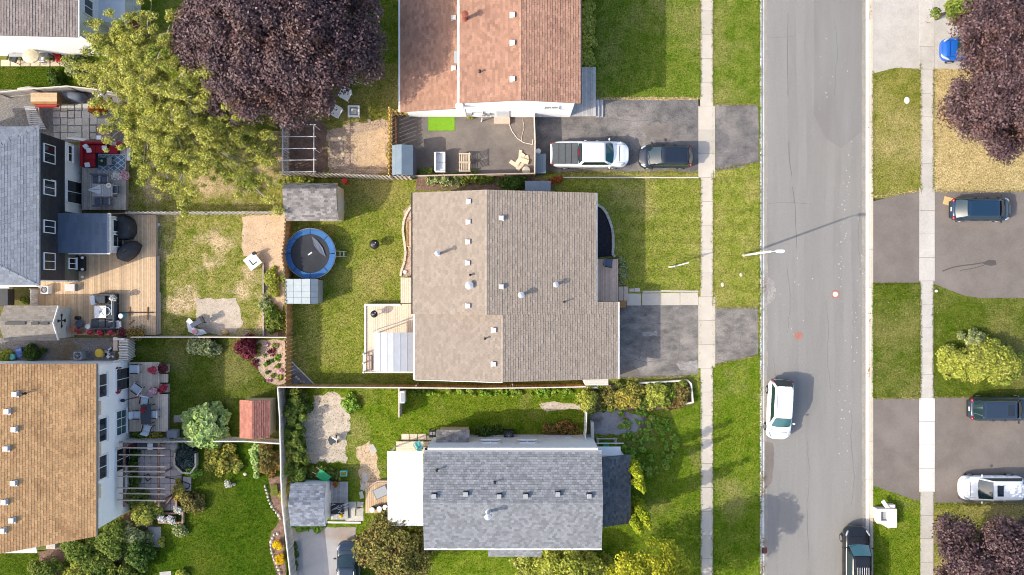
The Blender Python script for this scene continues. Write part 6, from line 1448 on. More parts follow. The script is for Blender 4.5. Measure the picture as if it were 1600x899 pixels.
for px, py, r, lab, m_ in ((633,425,.2,'white stone at the foot of the curved cream edging','white_plastic'),(352,519,.28,'tan boulder at the lower edge of the sand patch','cardboard'),(577,188,.16,'pale stone on dry grass right of the white table','stone_cream'),(383,741,.16,'pale stone on the grass by the lime mound','stone_cream'),(553,274,.15,'pale stone at the foot of the zigzag fence','stone_cream'),(366,757,.15,'pale stone right of the dried flowers','stone_pale'),(1463,455,.13,'pale round stone at the top of the right lawn','white_plastic'),(246,351,.2,'pale plastic lump at the top left of the small yard','cushion_pale')):
    o = MB()._ell((0,0,0), (r, r*.8, r*.6), 10, 6).build('stone', m_); o.location = W(px, py, .05); props(o, lab, 'stone')
hole_ = [(284,690),(303,692),(305,728),(297,739),(285,737),(274,727),(272,706)]
P = [W(x, y, .5) for x, y in [(273,708),(272,727),(284,739),(297,740),(305,729),(305,709)]]
oc = thing('octagon_planter', 'pale walled octagonal planter beside the pergola', 'planter', (W(289,715).x, W(289,715).y, 0))
for a_, c_ in zip(P[:-1], P[1:]): d = c_-a_; piece('wall_panel', 'stone_cream', ((a_.x+c_.x)/2, (a_.y+c_.y)/2, .25), (d.length, .12, .5), (0, 0, math.atan2(d.y, d.x)), oc)
MB().prism([(v.x, v.y) for v in P], .02, .36).build('soil', 'black_mulch', oc, True)
bp = timber('brick_planter', 'low brick planter edge around the white flowers', [(248,803),(248,817),(285,817),(285,775)], .3, 'brick_mat', .14, 'planter'); timber('brick_planter_inner', 'inner brick edge of the white flower planter', [(250,803),(275,803),(275,778)], .3, 'brick_mat', .12, 'planter')

# ------------------------------------------------------------------ furniture
def chair(name, label, px, py, z, rz, sm, fm='metal_black', w=.58, d=.56, seat=.42, bh=.45, lounge=0.0, arms=True, cat='chair', group=None):
    p = W(px, py, z+seat); t = thing(name, label, cat, (p.x, p.y, z), rz, group)
    MB().box(-w/2, w/2, -d/2, d/2+lounge, seat, seat+.09).build('seat', sm, t, bevel=.03)
    MB().obox((0, -d/2-.08, seat+.09+bh/2), (w*.96, .09, bh), (R(18), 0, 0)).build('backrest', sm, t, bevel=.03)
    for sx in (-1, 1):
        for sy in (-1, 1): MB().box(sx*(w/2-.02)-.02, sx*(w/2-.02)+.02, sy*(d/2-.03)-.02+(lounge if sy > 0 else 0), sy*(d/2-.03)+.02+(lounge if sy > 0 else 0), 0, seat).build('leg', fm, t)
        if arms: MB().box(sx*(w/2+.03)-.035, sx*(w/2+.03)+.035, -d/2, d/2, seat+.22, seat+.26).build('armrest', fm, t)
    return t
def table(name, label, px, py, z, w, d, h, m, rz=0.0, lm='metal_black', slats=0, cat='table'):
    p = W(px, py, z+h); t = thing(name, label, cat, (p.x, p.y, z), rz)
    if slats:
        for i in range(slats): MB().box(-w/2+w*i/slats+.006, -w/2+w*(i+1)/slats-.006, -d/2, d/2, h-.04, h).build('slat', m, t)
    else: MB().box(-w/2, w/2, -d/2, d/2, h-.04, h).build('top', m, t, bevel=.015)
    for sx in (-1, 1):
        for sy in (-1, 1): MB().box(sx*(w/2-.06)-.03, sx*(w/2-.06)+.03, sy*(d/2-.06)-.03, sy*(d/2-.06)+.03, 0, h-.04).build('leg', lm, t)
    return t
chair('porch_chair', 'blue-grey chair on the front porch', 951, 411, .55, R(-98), 'tarp_grey', w=.6)
chair('lawn_chair', 'white moulded lawn chair under the edge of the big purple tree', 540, 149, .03, R(150), 'white_plastic', 'white_plastic', .75, .7)
chair('lawn_chair', 'white moulded lawn chair left of the white square table', 526, 175, .03, R(60), 'white_plastic', 'white_plastic', .75, .65)
st_ = table('square_planter', 'white square table with dark sunken centre on the dry yard', 552.5, 174, .03, .92, .92, .45, 'white_plastic', lm='white_plastic')
MB().box(-.32,.32,-.32,.32,.45,.462).build('inset', 'metal_grey', st_); MB().box(-.2,.22,-.22,.2,.463,.475).build('tray', 'stone_pale', st_)
tb = table('white_table', 'white square table with black bracket mark in the small yard', 394.5, 408.5, .03, 1.05, 1.05, .55, 'white_plastic', R(38), 'white_plastic')
MB().box(-.18,-.1,-.28,.22,.55,.562).build('mark', 'metal_black', tb); MB().box(-.1,.25,-.28,-.2,.55,.562).build('mark', 'metal_black', tb); MB().box(.35,.6,.3,.5,.3,.7).build('side_clamp', 'metal_black', tb)
# red sofa corner
p = W(128.5,222,.9); rs = thing('red_sofa', 'L-shaped red outdoor sofa on the weathered deck', 'sofa', (p.x, p.y, .55))
def sofa(t, cells, m, base='wicker_dark'):
    for x0, y0, x1, y1, z0, z1, nm in cells: MB().box(x0, x1, -y1, -y0, z0, z1).build(nm, m if nm != 'base' else base, t, bevel=.04)
sofa(rs, [(0,.02,1.05,1.95,.0,.26,'base'),(1.06,.02,1.98,.86,.0,.26,'base'),(.2,.22,1.03,.86,.27,.45,'seat_cushion'),(.2,.88,1.03,1.4,.27,.45,'seat_cushion'),(.2,1.42,1.03,1.93,.27,.45,'seat_cushion'),(1.05,.22,1.95,.84,.27,.45,'seat_cushion'),(.0,.02,.18,1.93,.27,.72,'back_cushion'),(.2,.02,1.03,.2,.27,.72,'back_cushion'),(1.05,.02,1.95,.2,.27,.72,'back_cushion')], 'red_cloth')
for x, y, a in ((.38,.38,.6),(.62,.68,.15),(1.82,.5,0),(.5,1.8,.1)): MB().obox((x, -y, .55), (.38,.36,.14), (.3, .1, a)).build('pillow', 'cushion_white', rs, bevel=.05)
ot = thing('red_ottoman', 'red square ottoman right of the red sofa', 'ottoman', W(178.5,234.5,.8)); ot.location.z = .55
MB().box(-.32,.32,-.3,.3,.04,.26).build('base', 'wicker_dark', ot); MB().box(-.33,.33,-.31,.31,.26,.42).build('cushion', 'red_cloth', ot, bevel=.05)
a, c = W(150.5,268,.56), W(195,241.5,.56); rg = thing('patterned_rug', 'blue rug with white diamond lattice on the weathered deck', 'rug', ((a.x+c.x)/2, (a.y+c.y)/2, .55))
w_, d_ = (c.x-a.x)/2, (c.y-a.y)/2; MB().box(-w_, w_, -d_, d_, .003, .018).build('pile', 'rug_blue', rg)
for s in (-1, 1):
    for i in range(-6, 7):
        pts = []
        for k in range(21):
            x = -w_+2*w_*k/20; y = s*(x*.75)+i*.42
            if -d_ <= y <= d_: pts.append((x, y, .0215))
        if len(pts) > 1:
            b = MB()
            for p0, p1 in zip(pts[:-1], pts[1:]): b.add([(p0[0], p0[1]-.03, .021), (p1[0], p1[1]-.03, .021), (p1[0], p1[1]+.03, .021+.001*s), (p0[0], p0[1]+.03, .021+.001*s)], [(0,1,2,3)])
            b.build('lattice_line', 'rug_white', rg)
MB().box(-w_, w_, d_-.05, d_, .019, .025).build('border', 'rug_white', rg); MB().box(-w_, w_, -d_, -d_+.05, .019, .025).build('border', 'rug_white', rg)
ct = table('coffee_table', 'dark glass coffee table on the patterned rug', 163.5, 252.5, .575, 1.1, .62, .4, 'car_glass'); MB()._ell((-.2,.05,.45),(.1,.1,.07),10,6).build('plant_bowl', 'leaf_lime', ct)
bn = table('white_bench', 'narrow white bench at the right edge of the weathered deck', 200.5, 241, .1, .3, 1.0, .45, 'white_plastic', lm='white_plastic')
table('dining_table', 'grey slatted dining table on the weathered deck', 160, 297.5, .55, 1.55, .95, .72, 'wood_silver', slats=9)
G5 = 'dark chairs around the grey dining table'
for px, py, rz, lab in ((151,281,R(180),'upper left dark chair at the grey dining table'),(165,281,R(180),'upper right dark chair at the grey dining table'),(154,315.5,0,'lower left dark chair at the grey dining table'),(167,315.5,0,'lower right dark chair at the grey dining table'),(181,297,R(90),'dark chair at the right end of the grey dining table')):
    chair('dining_chair', lab, px, py, .55, rz, 'tarp_grey', 'metal_grey', .56, .5, group=G5)
um = thing('folded_parasol', 'folded white parasol lying across the grey dining table', 'parasol', W(147,297,1.3)); um.location.z = 1.28
b = MB(); 
for i in range(9):
    a = R(-26+6.5*i); b.add([(-.55,0,.03),(.55*math.cos(a)+.0,.75*math.sin(a)-.03,.05+.03*(i%2)),(.55*math.cos(a+.11),.75*math.sin(a+.11),.02+.03*(i%2)),(-.55,.02,0)],[(0,1,2,3)])
b.build('canopy', 'cushion_white', um); MB().tube((-.7,0,.03),(.5,0,.05),.02).build('pole', 'metal_grey', um)
pl = thing('yellow_plate', 'plate with yellow fruit on the grey dining table', 'plate', W(170,290,1.28)); pl.location.z = 1.272
MB().lathe([(.12,0),(.2,.03),(.19,.035),(.1,.012)], n=18).build('plate', 'white_plastic', pl); MB()._ell((0,.02,.06),(.09,.08,.05),10,6).build('fruit', 'toy_yellow', pl)
# pine deck: covered grills, sofa set
def blob_cover(name, label, pts, z, h, m, cat, top=.72):
    P = [W(x, y, z+h*.5) for x, y in pts]; c = sum(P, Vector())/len(P); t = thing(name, label, cat, (c.x, c.y, z))
    rings = [[((v.x-c.x)*s*(1+random.uniform(-.03,.03)), (v.y-c.y)*s*(1+random.uniform(-.03,.03)), zz) for v in P] for s, zz in ((1.0,0),(1.03,h*.25),(.98,h*.7),(top,h*.97),(top*.5,h))]
    MB().loft(rings).build('cover', m, t, smooth=True); return t
g1 = blob_cover('covered_grill', 'black covered grill beside the addition windows', [(184,338),(196,337),(205,343),(208,352),(208,364),(203,373),(192,375),(184,374)], .5, 1.2, 'cover_black', 'grill')
MB().box(.3,.42,-.12,.12,1.02,1.06).build('badge', 'vent_grey', g1)
g2 = blob_cover('covered_grill', 'tilted charcoal covered grill at the middle of the pine deck', [(183,398),(187,388),(199,378),(209,377),(217,383),(212,396),(205,403),(195,409),(185,405)], .5, 1.1, 'cover_black', 'grill')
MB().obox((-.05,-.05,1.11),(.08,.5,.012),(0,0,R(-38))).build('badge', 'tarp_grey', g2); MB().obox((.05,.0,1.1),(1.2,.06,.05),(0,0,R(38))).build('handle', 'metal_black', g2)
p = W(142,459,.85); so = thing('grey_sofa_set', 'dark grey outdoor corner sofa on the pine deck', 'sofa', (p.x, p.y, .5))
sofa(so, [(.3,.0,2.0,.75,.0,.25,'base'),(1.15,.78,2.0,2.8,.0,.25,'base'),(.0,1.95,1.13,2.75,.0,.25,'base'),(.32,.18,1.12,.74,.26,.42,'seat_cushion'),(1.17,.78,1.78,1.38,.26,.42,'seat_cushion'),(1.17,1.4,1.78,1.98,.26,.42,'seat_cushion'),(.05,1.97,.58,2.58,.26,.42,'seat_cushion'),(.6,1.97,1.12,2.58,.26,.42,'seat_cushion'),(1.17,2.0,1.95,2.58,.26,.42,'seat_cushion'),(.32,.02,1.98,.16,.26,.68,'back_cushion'),(1.82,.2,1.98,2.75,.26,.68,'back_cushion'),(.05,2.6,1.8,2.75,.26,.68,'back_cushion')], 'cushion_grey')
for x, y in ((.12,.42),(.15,.62)): MB().obox((x,-y,.3),(.42,.5,.12),(.1,.1,.2)).build('pillow', 'cushion_pale', so, bevel=.05)
MB().obox((1.75,-1.1,.5),(.07,1.1,.3)).build('pillow_row', 'cushion_pale', so, bevel=.03)
ct2 = table('fire_table', 'white square table with round centre inside the grey sofa set', 156.5, 487.5, .5, .9, .95, .5, 'white_plastic'); MB().lathe([(.1,.5),(.1,.515),(.05,.52)], n=16).build('burner', 'stone_pale', ct2)
MB().lathe([(.32,.2),(.34,.5),(.30,.5),(.26,.3)], (.45,.05,0), 18).build('basket', 'cushion_pale', ct2)
chair('folding_chair', 'pale folded chair lying at the lower right of the grey sofa set', 181, 507.5, .5, R(95), 'cushion_white', 'metal_grey', .45, .8, .3, .3)
tl = thing('teal_stool', 'round teal stool beside the grey sofa set', 'stool', W(188.5,494,.95)); tl.location.z = .5
MB().lathe([(.2,0),(.15,.2),(.2,.42),(.2,.45)], n=18).build('body', 'toy_teal', tl); MB().lathe([(.2,.45),(.17,.49)], n=18).build('cushion', 'white_plastic', tl)
hm = thing('hammock_stand', 'dark hammock stand on the right part of the pine deck', 'stand', W(215,490,.6)); hm.location.z = .5
MB().tube((-1.5,.05,.12),(1.3,.05,.12),.03).build('spine', 'metal_black', hm)
for x in (-.65, .75): MB().tube((x,-.5,.05),(x,.5,.05),.035).build('foot', 'wood_rust', hm)
MB().tube((-.7,-.9,.05),(-.3,-.5,.05),.035).build('brace', 'wood_rust', hm)
for px, py, r, h, m_, nm, lab in ((115,514.5,.27,.75,'terracotta_pot','barrel','round brown barrel beside the gable of the cream shed'),(137,510.5,.22,.4,'white_plastic','bucket','white bucket at the lower left of the grey sofa set'),(120,497,.16,.5,'metal_black','lantern','black lantern at the corner of the cream shed'),(122,506,.3,.35,'tarp_grey','tub','dark tub between barrel and cream shed')):
    t = thing(nm, lab, nm, W(px, py, .9)); t.location.z = .5; MB().lathe([(r*.85,0),(r,h*.5),(r*.88,h),(r*.75,h),(r*.7,h-.06)], n=18).build('body', m_, t); MB().lathe([(r*1.01,h*.48),(r*1.01,h*.54)], n=18).build('hoop', 'metal_grey', t)
# air conditioners
def ac(label, px, py, z, s=.75, m='vent_grey', h=.75, name='air_conditioner'):
    p = W(px, py, z+h); t = thing(name, label, 'air conditioner', (p.x, p.y, z)); MB().box(-s/2,s/2,-s/2,s/2,0,h).build('body', m, t, bevel=.03)
    MB().lathe([(s*.40,h),(s*.40,h+.012)], n=20).build('fan_opening', 'metal_black', t)
    for k in range(5): MB().obox((0,0,h+.022),(s*.72,.02,.014),(0,0,R(36*k))).build('grille_bar', 'metal_grey', t)
    MB().lathe([(s*.09,h+.03),(s*.07,h+.04)], n=12).build('hub', 'vent_grey', t)
ac('square air conditioner on the gravel by the white house', 121, 556, .03, .62); ac('white air conditioner on the brown boards below the dark house', 69, 453, .42, .62, 'white_plastic', .6); ac('black heat pump against the wall of the grey house', 795, 681, .03, .75, 'metal_black', .8)
# gravel strip clutter and court
for px, py, r, h, m_, nm, lab in ((155,552,.33,.3,'toy_yellow','toy_tub','yellow round tub on the gravel'),(19,558,.22,.35,'toy_teal','plant_pot','teal pot at the left end of the gravel'),(664,267.5,.22,.3,'toy_green','green_bucket','green bucket at the lower edge of the paved yard'),(822,266.5,.3,.35,'stone_pale','stump','round pale stump beside the divider fence'),(841,236.5,.2,.7,'white_plastic','rain_barrel','round white barrel behind the slatted cabinet'),(947,696,.22,.5,'toy_green','garden_reel','round green garden reel above the shaded roof'),(581.5,797,.2,.75,'white_plastic','rain_barrel','leftmost of three white-topped barrels by the patio cover'),(593,795.5,.2,.8,'white_plastic','rain_barrel','middle of three white-topped barrels by the patio cover'),(602,793,.2,.8,'white_plastic','rain_barrel','rightmost of three white-topped barrels by the patio cover'),(538,283,.2,.8,'toy_red','red_bucket','red bucket between zigzag fence and garden shed'),(268,683,.2,.6,'metal_black','pot','black pot left of the grey serving cart'),(448,448,.12,.4,'metal_grey','post_cap','small grey cap post by the plastic shed')):
    t = thing(nm, lab, nm.replace('_', ' ').split()[-1], W(px, py, h)); t.location.z = .035; b = 'metal_black' if nm == 'rain_barrel' and px < 700 else m_
    MB().lathe([(r*.85,0),(r,h*.6),(r*.95,h-.02)], n=20).build('body', b, t); MB().lathe([(r*1.02,h-.05),(r*1.02,h),(r*.8,h+.02)], n=20).build('rim', m_, t); MB().lathe([(r*.78,h+.021),(r*.5,h+.03)], n=20).build('lid', m_, t)
bb = thing('recycling_box', 'tilted blue recycling box on the gravel', 'box', W(31,551,.4)); bb.location.z = .05; bb.rotation_euler = (0,0,R(20)); MB().box(-.25,.25,-.35,.35,0,.4).build('body', 'toy_blue', bb, bevel=.03); MB().box(-.18,.18,-.28,.28,.4,.415).build('inside', 'paint_blue', bb)
jk = thing('junk_pile', 'pile of pale garden odds beside the louvred gate', 'junk', W(172,552)); 
for i in range(12): MB().obox((random.uniform(-.5,.35), random.uniform(-.4,.4), random.uniform(.06,.25)), (random.uniform(.12,.4),)*1+(random.uniform(.1,.3), random.uniform(.06,.15)), (random.uniform(-.4,.4), random.uniform(-.4,.4), random.uniform(0,3))).build('odd_piece', random.choice(['white_plastic','cushion_pale','wood_tan','metal_black','stone_pale']), jk, bevel=.015)
ht = thing('hot_tub', 'black covered tub below the corner of the dark house', 'tub', W(10,464,.8)); MB().box(-1.1,.65,-.65,.6,0,.8).build('body', 'siding_black', ht, bevel=.05); MB().box(-1.15,.7,-.7,.65,.8,.88).build('lid', 'cover_black', ht, bevel=.03); MB().box(-1.15,.72,.64,.74,.75,.85).build('trim', 'trim_white', ht)
shrub('potted_fern', 'small fern between the black tub and the brown boards', 38, 470, .3, .35, .5, 320, .12, 'leaf_green', 5, .2)
tb = thing('storage_bench', 'orange-brown wooden bench box against the silver fence', 'bench', W(76.5,157,.7)); 
for i in range(5): MB().box(-1.0,1.0,-.42+i*.17,-.42+i*.17+.16,.62,.66).build('lid_board', 'wood_rust' if i < 1 else 'pine', tb)
MB().box(-.97,.97,-.42,.4,0,.62).build('body', 'wood_rust', tb); MB().box(-.85,.8,-.56,-.43,0,.35).build('red_cushion', 'toy_red', tb)
blob_cover('covered_barbecue', 'rounded grey covered barbecue right of the bench box', [(99,145),(114,143),(132,147),(135,154),(126,160),(112,157),(99,153)], .03, .9, 'tarp_grey', 'grill')
sr = thing('slatted_recliner', 'grey-green slatted recliner in the court', 'recliner', W(58,186,.35), R(4))
for i in range(11): MB().obox((-.28+i*.05, .85-i*.165, .36), (.85+.04*i, .12, .03), (0,0,R(-8))).build('slat', 'wood_silver', sr)
for sx in (-1, 1): MB().box(sx*.38-.03, sx*.38+.03, -.9, .8, .0, .34).build('side_rail', 'wood_grey', sr)
pn = thing('white_screen', 'white panel leaning at the upper edge of the red sofa deck', 'panel', W(128,219,.5)); MB().obox((0,0,.5),(1.3,.06,.9),(.3,0,R(-8))).build('board', 'white_plastic', pn, bevel=.01); MB().obox((1.7,.05,.5),(.35,.3,.5)).build('box', 'white_plastic', pn)
pt = thing('patio_set', 'white grid table with blue chair at the top edge', 'patio set', W(204,14,.7))
for i in range(8): MB().box(-.62+i*.17,-.58+i*.17,-.5,.1,.66,.69).build('grid_bar', 'white_plastic', pt)
for i in range(5): MB().box(-.64,.62,-.5+i*.14,-.46+i*.14,.692,.715).build('grid_bar', 'white_plastic', pt)
for sx in (-.58, .56):
    for sy in (-.45, .05): MB().box(sx-.03,sx+.03,sy-.03,sy+.03,0,.66).build('leg', 'white_plastic', pt)
MB().obox((.0,.5,.45),(.75,.6,.08),(.2,0,0)).build('chair_seat', 'cushion_pale', pt, bevel=.03); MB().obox((-.75,.1,.4),(.25,.7,.6)).build('teal_bin', 'toy_teal', pt, bevel=.03)
# tan deck furniture
G6 = 'pale cushioned chairs on the tan deck'
chair('lounge_chair', 'pale cushioned lounge chair at the top of the tan deck', 212, 576.5, .45, R(90), 'cushion_pale', 'wicker_dark', .62, .6, .4, .5, .15, group=G6)
chair('lounge_chair', 'pale cushioned lounge chair turned towards the red flowers', 215, 607.5, .45, R(55), 'cushion_pale', 'wicker_dark', .62, .6, .4, .5, .15, group=G6)
table('dark_dining_table', 'dark rectangular dining table on the tan deck', 228, 648, .45, .78, 1.5, .72, 'cushion_grey')
chair('patio_chair', 'pale chair at the upper end of the dark dining table', 227.5, 626.5, .45, R(170), 'cushion_pale', 'wicker_dark', .6, .55, group=G6)
chair('patio_chair', 'pale chair at the lower end of the dark dining table', 231, 670, .45, R(-15), 'cushion_pale', 'wicker_dark', .6, .55, group=G6)
chair('patio_chair', 'pale chair left of the dark dining table', 214.5, 648, .45, R(-90), 'cushion_pale', 'wicker_dark', .58, .5, group=G6)
chair('patio_chair', 'pale chair right of the dark dining table', 241.5, 647, .45, R(90), 'cushion_pale', 'wicker_dark', .58, .5, group=G6)
ln = thing('wall_lantern_post', 'black bird feeder post by the white wall of the tan deck', 'post', W(201,624,1)); ln.location.z = .45; MB().tube((0,0,0),(0,0,1.2),.03).build('post', 'metal_black', ln); MB()._ell((-.1,0,1.25),(.2,.14,.12),10,6).build('feeder', 'metal_black', ln); MB().tube((0,0,.05),(.5,.1,.06),.04).build('foot', 'metal_rust', ln)
sc = thing('serving_cart', 'grey serving cart right of the slat fence corner', 'cart', W(275,676,.8)); MB().box(-.4,.4,-.28,.3,.68,.76).build('top', 'tarp_grey', sc, bevel=.03); MB().box(-.36,.36,-.24,.26,.1,.5).build('cabinet', 'vent_grey', sc)
for sx in (-.33,.33): MB().tube((sx,-.2,.06),(sx,.2,.06),.06).build('wheel', 'metal_black', sc)
# pergola
pg = thing('pergola', 'dark wooden pergola with pale-edged rafters beside the white house', 'pergola', W(222,742))
for x in (194, 248.5):
    a, c = W(x,792,2.25), W(x,692,2.25); piece('beam', 'pergola_wood', ((a.x+c.x)/2, (a.y+c.y)/2, 2.25), (.12, c.y-a.y, .16), parent=pg)
    for y in (697, 742, 786): q = W(x,y,2.2); piece('post', 'pergola_wood', (q.x, q.y, 1.1), (.12,.12,2.2), parent=pg)
for y, k in ((700,0),(711,1),(729,0),(737,1),(745,0),(763,0),(771.5,1),(782,0)):
    a, c = W(183 if k == 0 else 186, y, 2.4), W(258, y+.8, 2.4); piece('rafter', 'wood_tan', ((a.x+c.x)/2, a.y, 2.41), (c.x-a.x, .07, .15), (0,0,R(-.6)), pg)
hs = MB().path([W(222,745,.1),(W(232,741,.1)),W(236,748,.1),W(230,752,.1),W(226,745,.1),W(250,744,.1),W(262,747,.1),W(270,748,.1),W(284,752,.1),W(297,757,.1),W(295,763,.1),W(290,764,.1)], .03).build('garden_hose', 'plastic_black'); props(hs, 'dark garden hose lying across the pergola paving', 'hose')
tr = timber('leaning_post', 'dark diagonal timber across the lower end of the pergola patio', [(243,807),(256,792),(270,774)], .5, 'pergola_wood', .09, 'timber')
cs = thing('patio_bench', 'grey bench with pale towels along the slat fence under the pergola', 'bench', W(237,696,.5)); MB().box(-.95,.85,-.28,.28,.36,.44).build('seat', 'cushion_grey', cs, bevel=.02); MB().obox((.1,0,.48),(.4,.5,.06)).build('towel', 'cushion_white', cs, bevel=.02); MB().obox((-1.3,.05,.25),(.5,.5,.5)).build('red_crate', 'leaf_burgundy', cs)
for sx in (-.85,.75): MB().box(sx-.03,sx+.03,-.25,.25,0,.36).build('leg', 'metal_black', cs)
blob_cover('garden_boulder', 'pale boulder at the upper left of the octagonal planter', [(265,693),(271,690),(278,693),(279,700),(272,705),(265,701)], .03, .4, 'stone_pale', 'boulder')

# ------------------------------------------------------------------ trampoline and the centre back yard
p = W(485, 396.5, .9); tp = thing('trampoline', 'round trampoline with black mat and blue pad by the brown fence', 'trampoline', (p.x, p.y, .03))
MB().lathe([(1.55,.86),(1.55,.875),(.02,.862)], n=40).build('jump_mat', 'tramp_mat', tp)
for i in range(8):
    b = MB(); V = []
    for k in range(7):
        a = 2*PI*(i+.02+.96*k/6)/8
        for r, z in ((1.50,.90),(1.92,.92)): V.append((r*math.cos(a), r*math.sin(a), z)); V.append((r*math.cos(a), r*math.sin(a), z+.035))
    F = []
    for k in range(6): j = k*4; F += [(j+1,j+3,j+7,j+5),(j+3,j+2,j+6,j+7),(j,j+1,j+5,j+4),(j+2,j,j+4,j+6)]
    b.add(V, F).build('pad_panel', 'tramp_blue', tp)
    a = 2*PI*(i+.5)/8; MB().tube((1.85*math.cos(a),1.85*math.sin(a),0),(1.85*math.cos(a),1.85*math.sin(a),.9),.03).build('leg', 'metal_galv', tp)
    MB().tube((1.97*math.cos(a),1.97*math.sin(a),.3),(2.12*math.cos(a),2.12*math.sin(a),1.15),.022).build('net_pole', 'metal_grey', tp)
MB().path([(1.94*math.cos(2*PI*k/36),1.94*math.sin(2*PI*k/36),.88) for k in range(37)], .03).build('frame_ring', 'metal_galv', tp)
MB().obox((-.02,.0,.885),(.36,.1,.012),(0,0,R(35))).build('logo', 'white_plastic', tp)
MB().add([(.1,1.35,.90),(.55,1.0,.93),(.95,.45,.95),(1.2,-.25,.93),(.75,.05,.96),(.3,.6,.95)], [(0,1,4,5),(1,2,3,4)]).build('net_flap', 'tarp_grey', tp)
for x in (2.15, 2.45): MB().box(x-.03,x+.03,-.2,.2,.25,.31).build('ladder_rung', 'metal_galv', tp)
for y in (-.2,.2): MB().tube((1.9,y,.85),(2.6,y,.0),.025).build('ladder_rail', 'metal_galv', tp)
def kettle(label, px, py, z, r=.3):
    p = W(px, py, z+.7); t = thing('kettle_grill', label, 'grill', (p.x, p.y, z))
    MB().lathe([(.05,.45),(r*.8,.52),(r,.68)], n=20).build('bowl', 'metal_black', t, smooth=True); MB().lathe([(r*1.03,.68),(r*.95,.82),(r*.6,.92),(.03,.95)], n=20).build('lid', 'metal_black', t, smooth=True)
    MB().tube((-.08,0,.99),(.08,0,.99),.02).build('handle', 'wood_tan', t); MB().obox((.12,.1,.93),(.08,.06,.03)).build('vent', 'metal_galv', t)
    for k in range(3): a = 2*PI*k/3; MB().tube((r*.5*math.cos(a),r*.5*math.sin(a),.5),(r*1.1*math.cos(a),r*1.1*math.sin(a),0),.018).build('leg', 'metal_grey', t)
kettle('black kettle grill on the lawn right of the trampoline', 585, 382, .03, .36); kettle('dark kettle grill on the pale back deck', 584.5, 491, .55, .27)
rb = thing('rear_planter', 'tan wooden planter box behind the curved cream edging', 'planter', W(639,365)); a, c = W(635.5,386,.3), W(643,345,.3)
for x0, x1, y0, y1 in ((a.x,c.x,a.y,a.y+.05),(a.x,c.x,c.y-.05,c.y),(a.x,a.x+.05,a.y+.06,c.y-.06),(c.x-.05,c.x,a.y+.06,c.y-.06)): MB().box(x0,x1,y0,y1,0,.3).build('plank', 'pine', rb, True)
MB().box(a.x+.06,c.x-.06,a.y+.06,c.y-.06,.02,.22).build('soil', 'tan_dirt', rb, True)
# garden frame of pipes over the dark soil
gf = thing('pipe_trellis', 'white pipe trellis frame over the dark garden soil', 'trellis', W(466,233))
for y in (195.5,214,232.5,250.5,269): MB().tube(W(436,y,1.9), W(494,y-.5,1.9), .028).build('cross_pipe', 'white_plastic', gf, True)
for x in (441,490.5):
    MB().tube(W(x,195,1.86), W(x,272,1.86), .028).build('long_pipe', 'white_plastic', gf, True)
    for y in (195.5,232.5,270): q = W(x,y,1.86); MB().tube((q.x,q.y,0),q,.028).build('post', 'white_plastic', gf, True)
wf = fence('trellis_side_fence', 'blue-grey slatted fence along the left of the pipe trellis', [(441,198),(441.5,270)], 1.7, 'wood_silver', .22, .15, post='wood_silver')
# paved yard
tm = thing('turf_mat', 'bright green artificial turf mat by the white wall', 'mat', W(689,193.5)); a, c = W(669,204.5,.05), W(710.5,183.6,.05); MB().box(a.x,c.x,a.y,c.y,.036,.06).build('pile', 'turf_green', tm, True); MB().box(a.x-.02,c.x+.02,a.y-.02,c.y+.0,.036,.045).build('backing', 'plastic_black', tm, True)
wb = thing('white_sofa', 'white two-seat bench on the paved yard', 'bench', W(689,255,.4)); 
for y in (-.34,.34): MB().box(-.3,.38,y-.33,y+.33,.25,.42).build('seat_cushion', 'white_plastic', wb, bevel=.04)
MB().box(-.45,-.3,-.7,.7,.1,.8).build('backrest', 'white_plastic', wb, bevel=.03)
for y in (-.72,.72): MB().box(-.4,.38,y-.05,y+.05,0,.58).build('armrest', 'white_plastic', wb, bevel=.02)
G7 = 'tan slatted chairs on the paved yard'
def slat_chair(lab, px, py):
    p = W(px, py, .6); t = thing('slatted_chair', lab, 'chair', (p.x, p.y, .036), 0, G7)
    for i in range(6): MB().box(-.42+i*.14,-.36+i*.14,-.28,.3,.5,.53).build('slat', 'stone_cream', t)
    for y in (-.32,.32): MB().box(-.45,.45,y-.035,y+.035,.42,.6).build('side_rail', 'stone_cream', t)
    for i in range(6): MB().box(.40,.43,-.27+i*.1,-.22+i*.1,.55,1.05).build('back_slat', 'stone_cream', t)
    MB().box(.38,.45,-.33,.33,1.05,1.12).build('top_rail', 'stone_cream', t)
    for x in (-.42,.42):
        for y in (-.3,.3): MB().box(x-.03,x+.03,y-.03,y+.03,0,.5).build('leg', 'stone_cream', t)
slat_chair('upper tan slatted chair with striped shadow on the paved yard', 726, 247); slat_chair('lower tan slatted chair with striped shadow on the paved yard', 726, 261)
lp = thing('lumber_pile', 'pile of pale cut boards by the divider fence', 'lumber', W(812,252))
for dx, dy, L_, w_, a, z in ((-.35,-.3,1.0,.3,-35,.08),(.0,.1,1.1,.32,55,.14),(.3,.0,.8,.35,-20,.2),(.1,-.35,.9,.3,50,.06),(.05,.55,.6,.25,85,.12),(.45,.2,.5,.45,10,.1)): MB().obox((dx,dy,z),(L_,w_,.05),(0,0,R(a))).build('board', 'pine_pale', lp)
o = MB().path([W(795,192,.06),W(800,205,.06),W(808,216,.06),W(818,223,.06),W(832,226,.06),W(833,218,.06)], .03).build('white_hose', 'wood_pale'); props(o, 'pale hose lying across the right of the paved yard', 'hose')
o = MB().path([W(817,187,.06),W(819,200,.06),W(815,214,.06),W(815,222,.06)], .025).build('tan_hose', 'wood_tan'); props(o, 'tan hose running down from the white wall corner', 'hose')
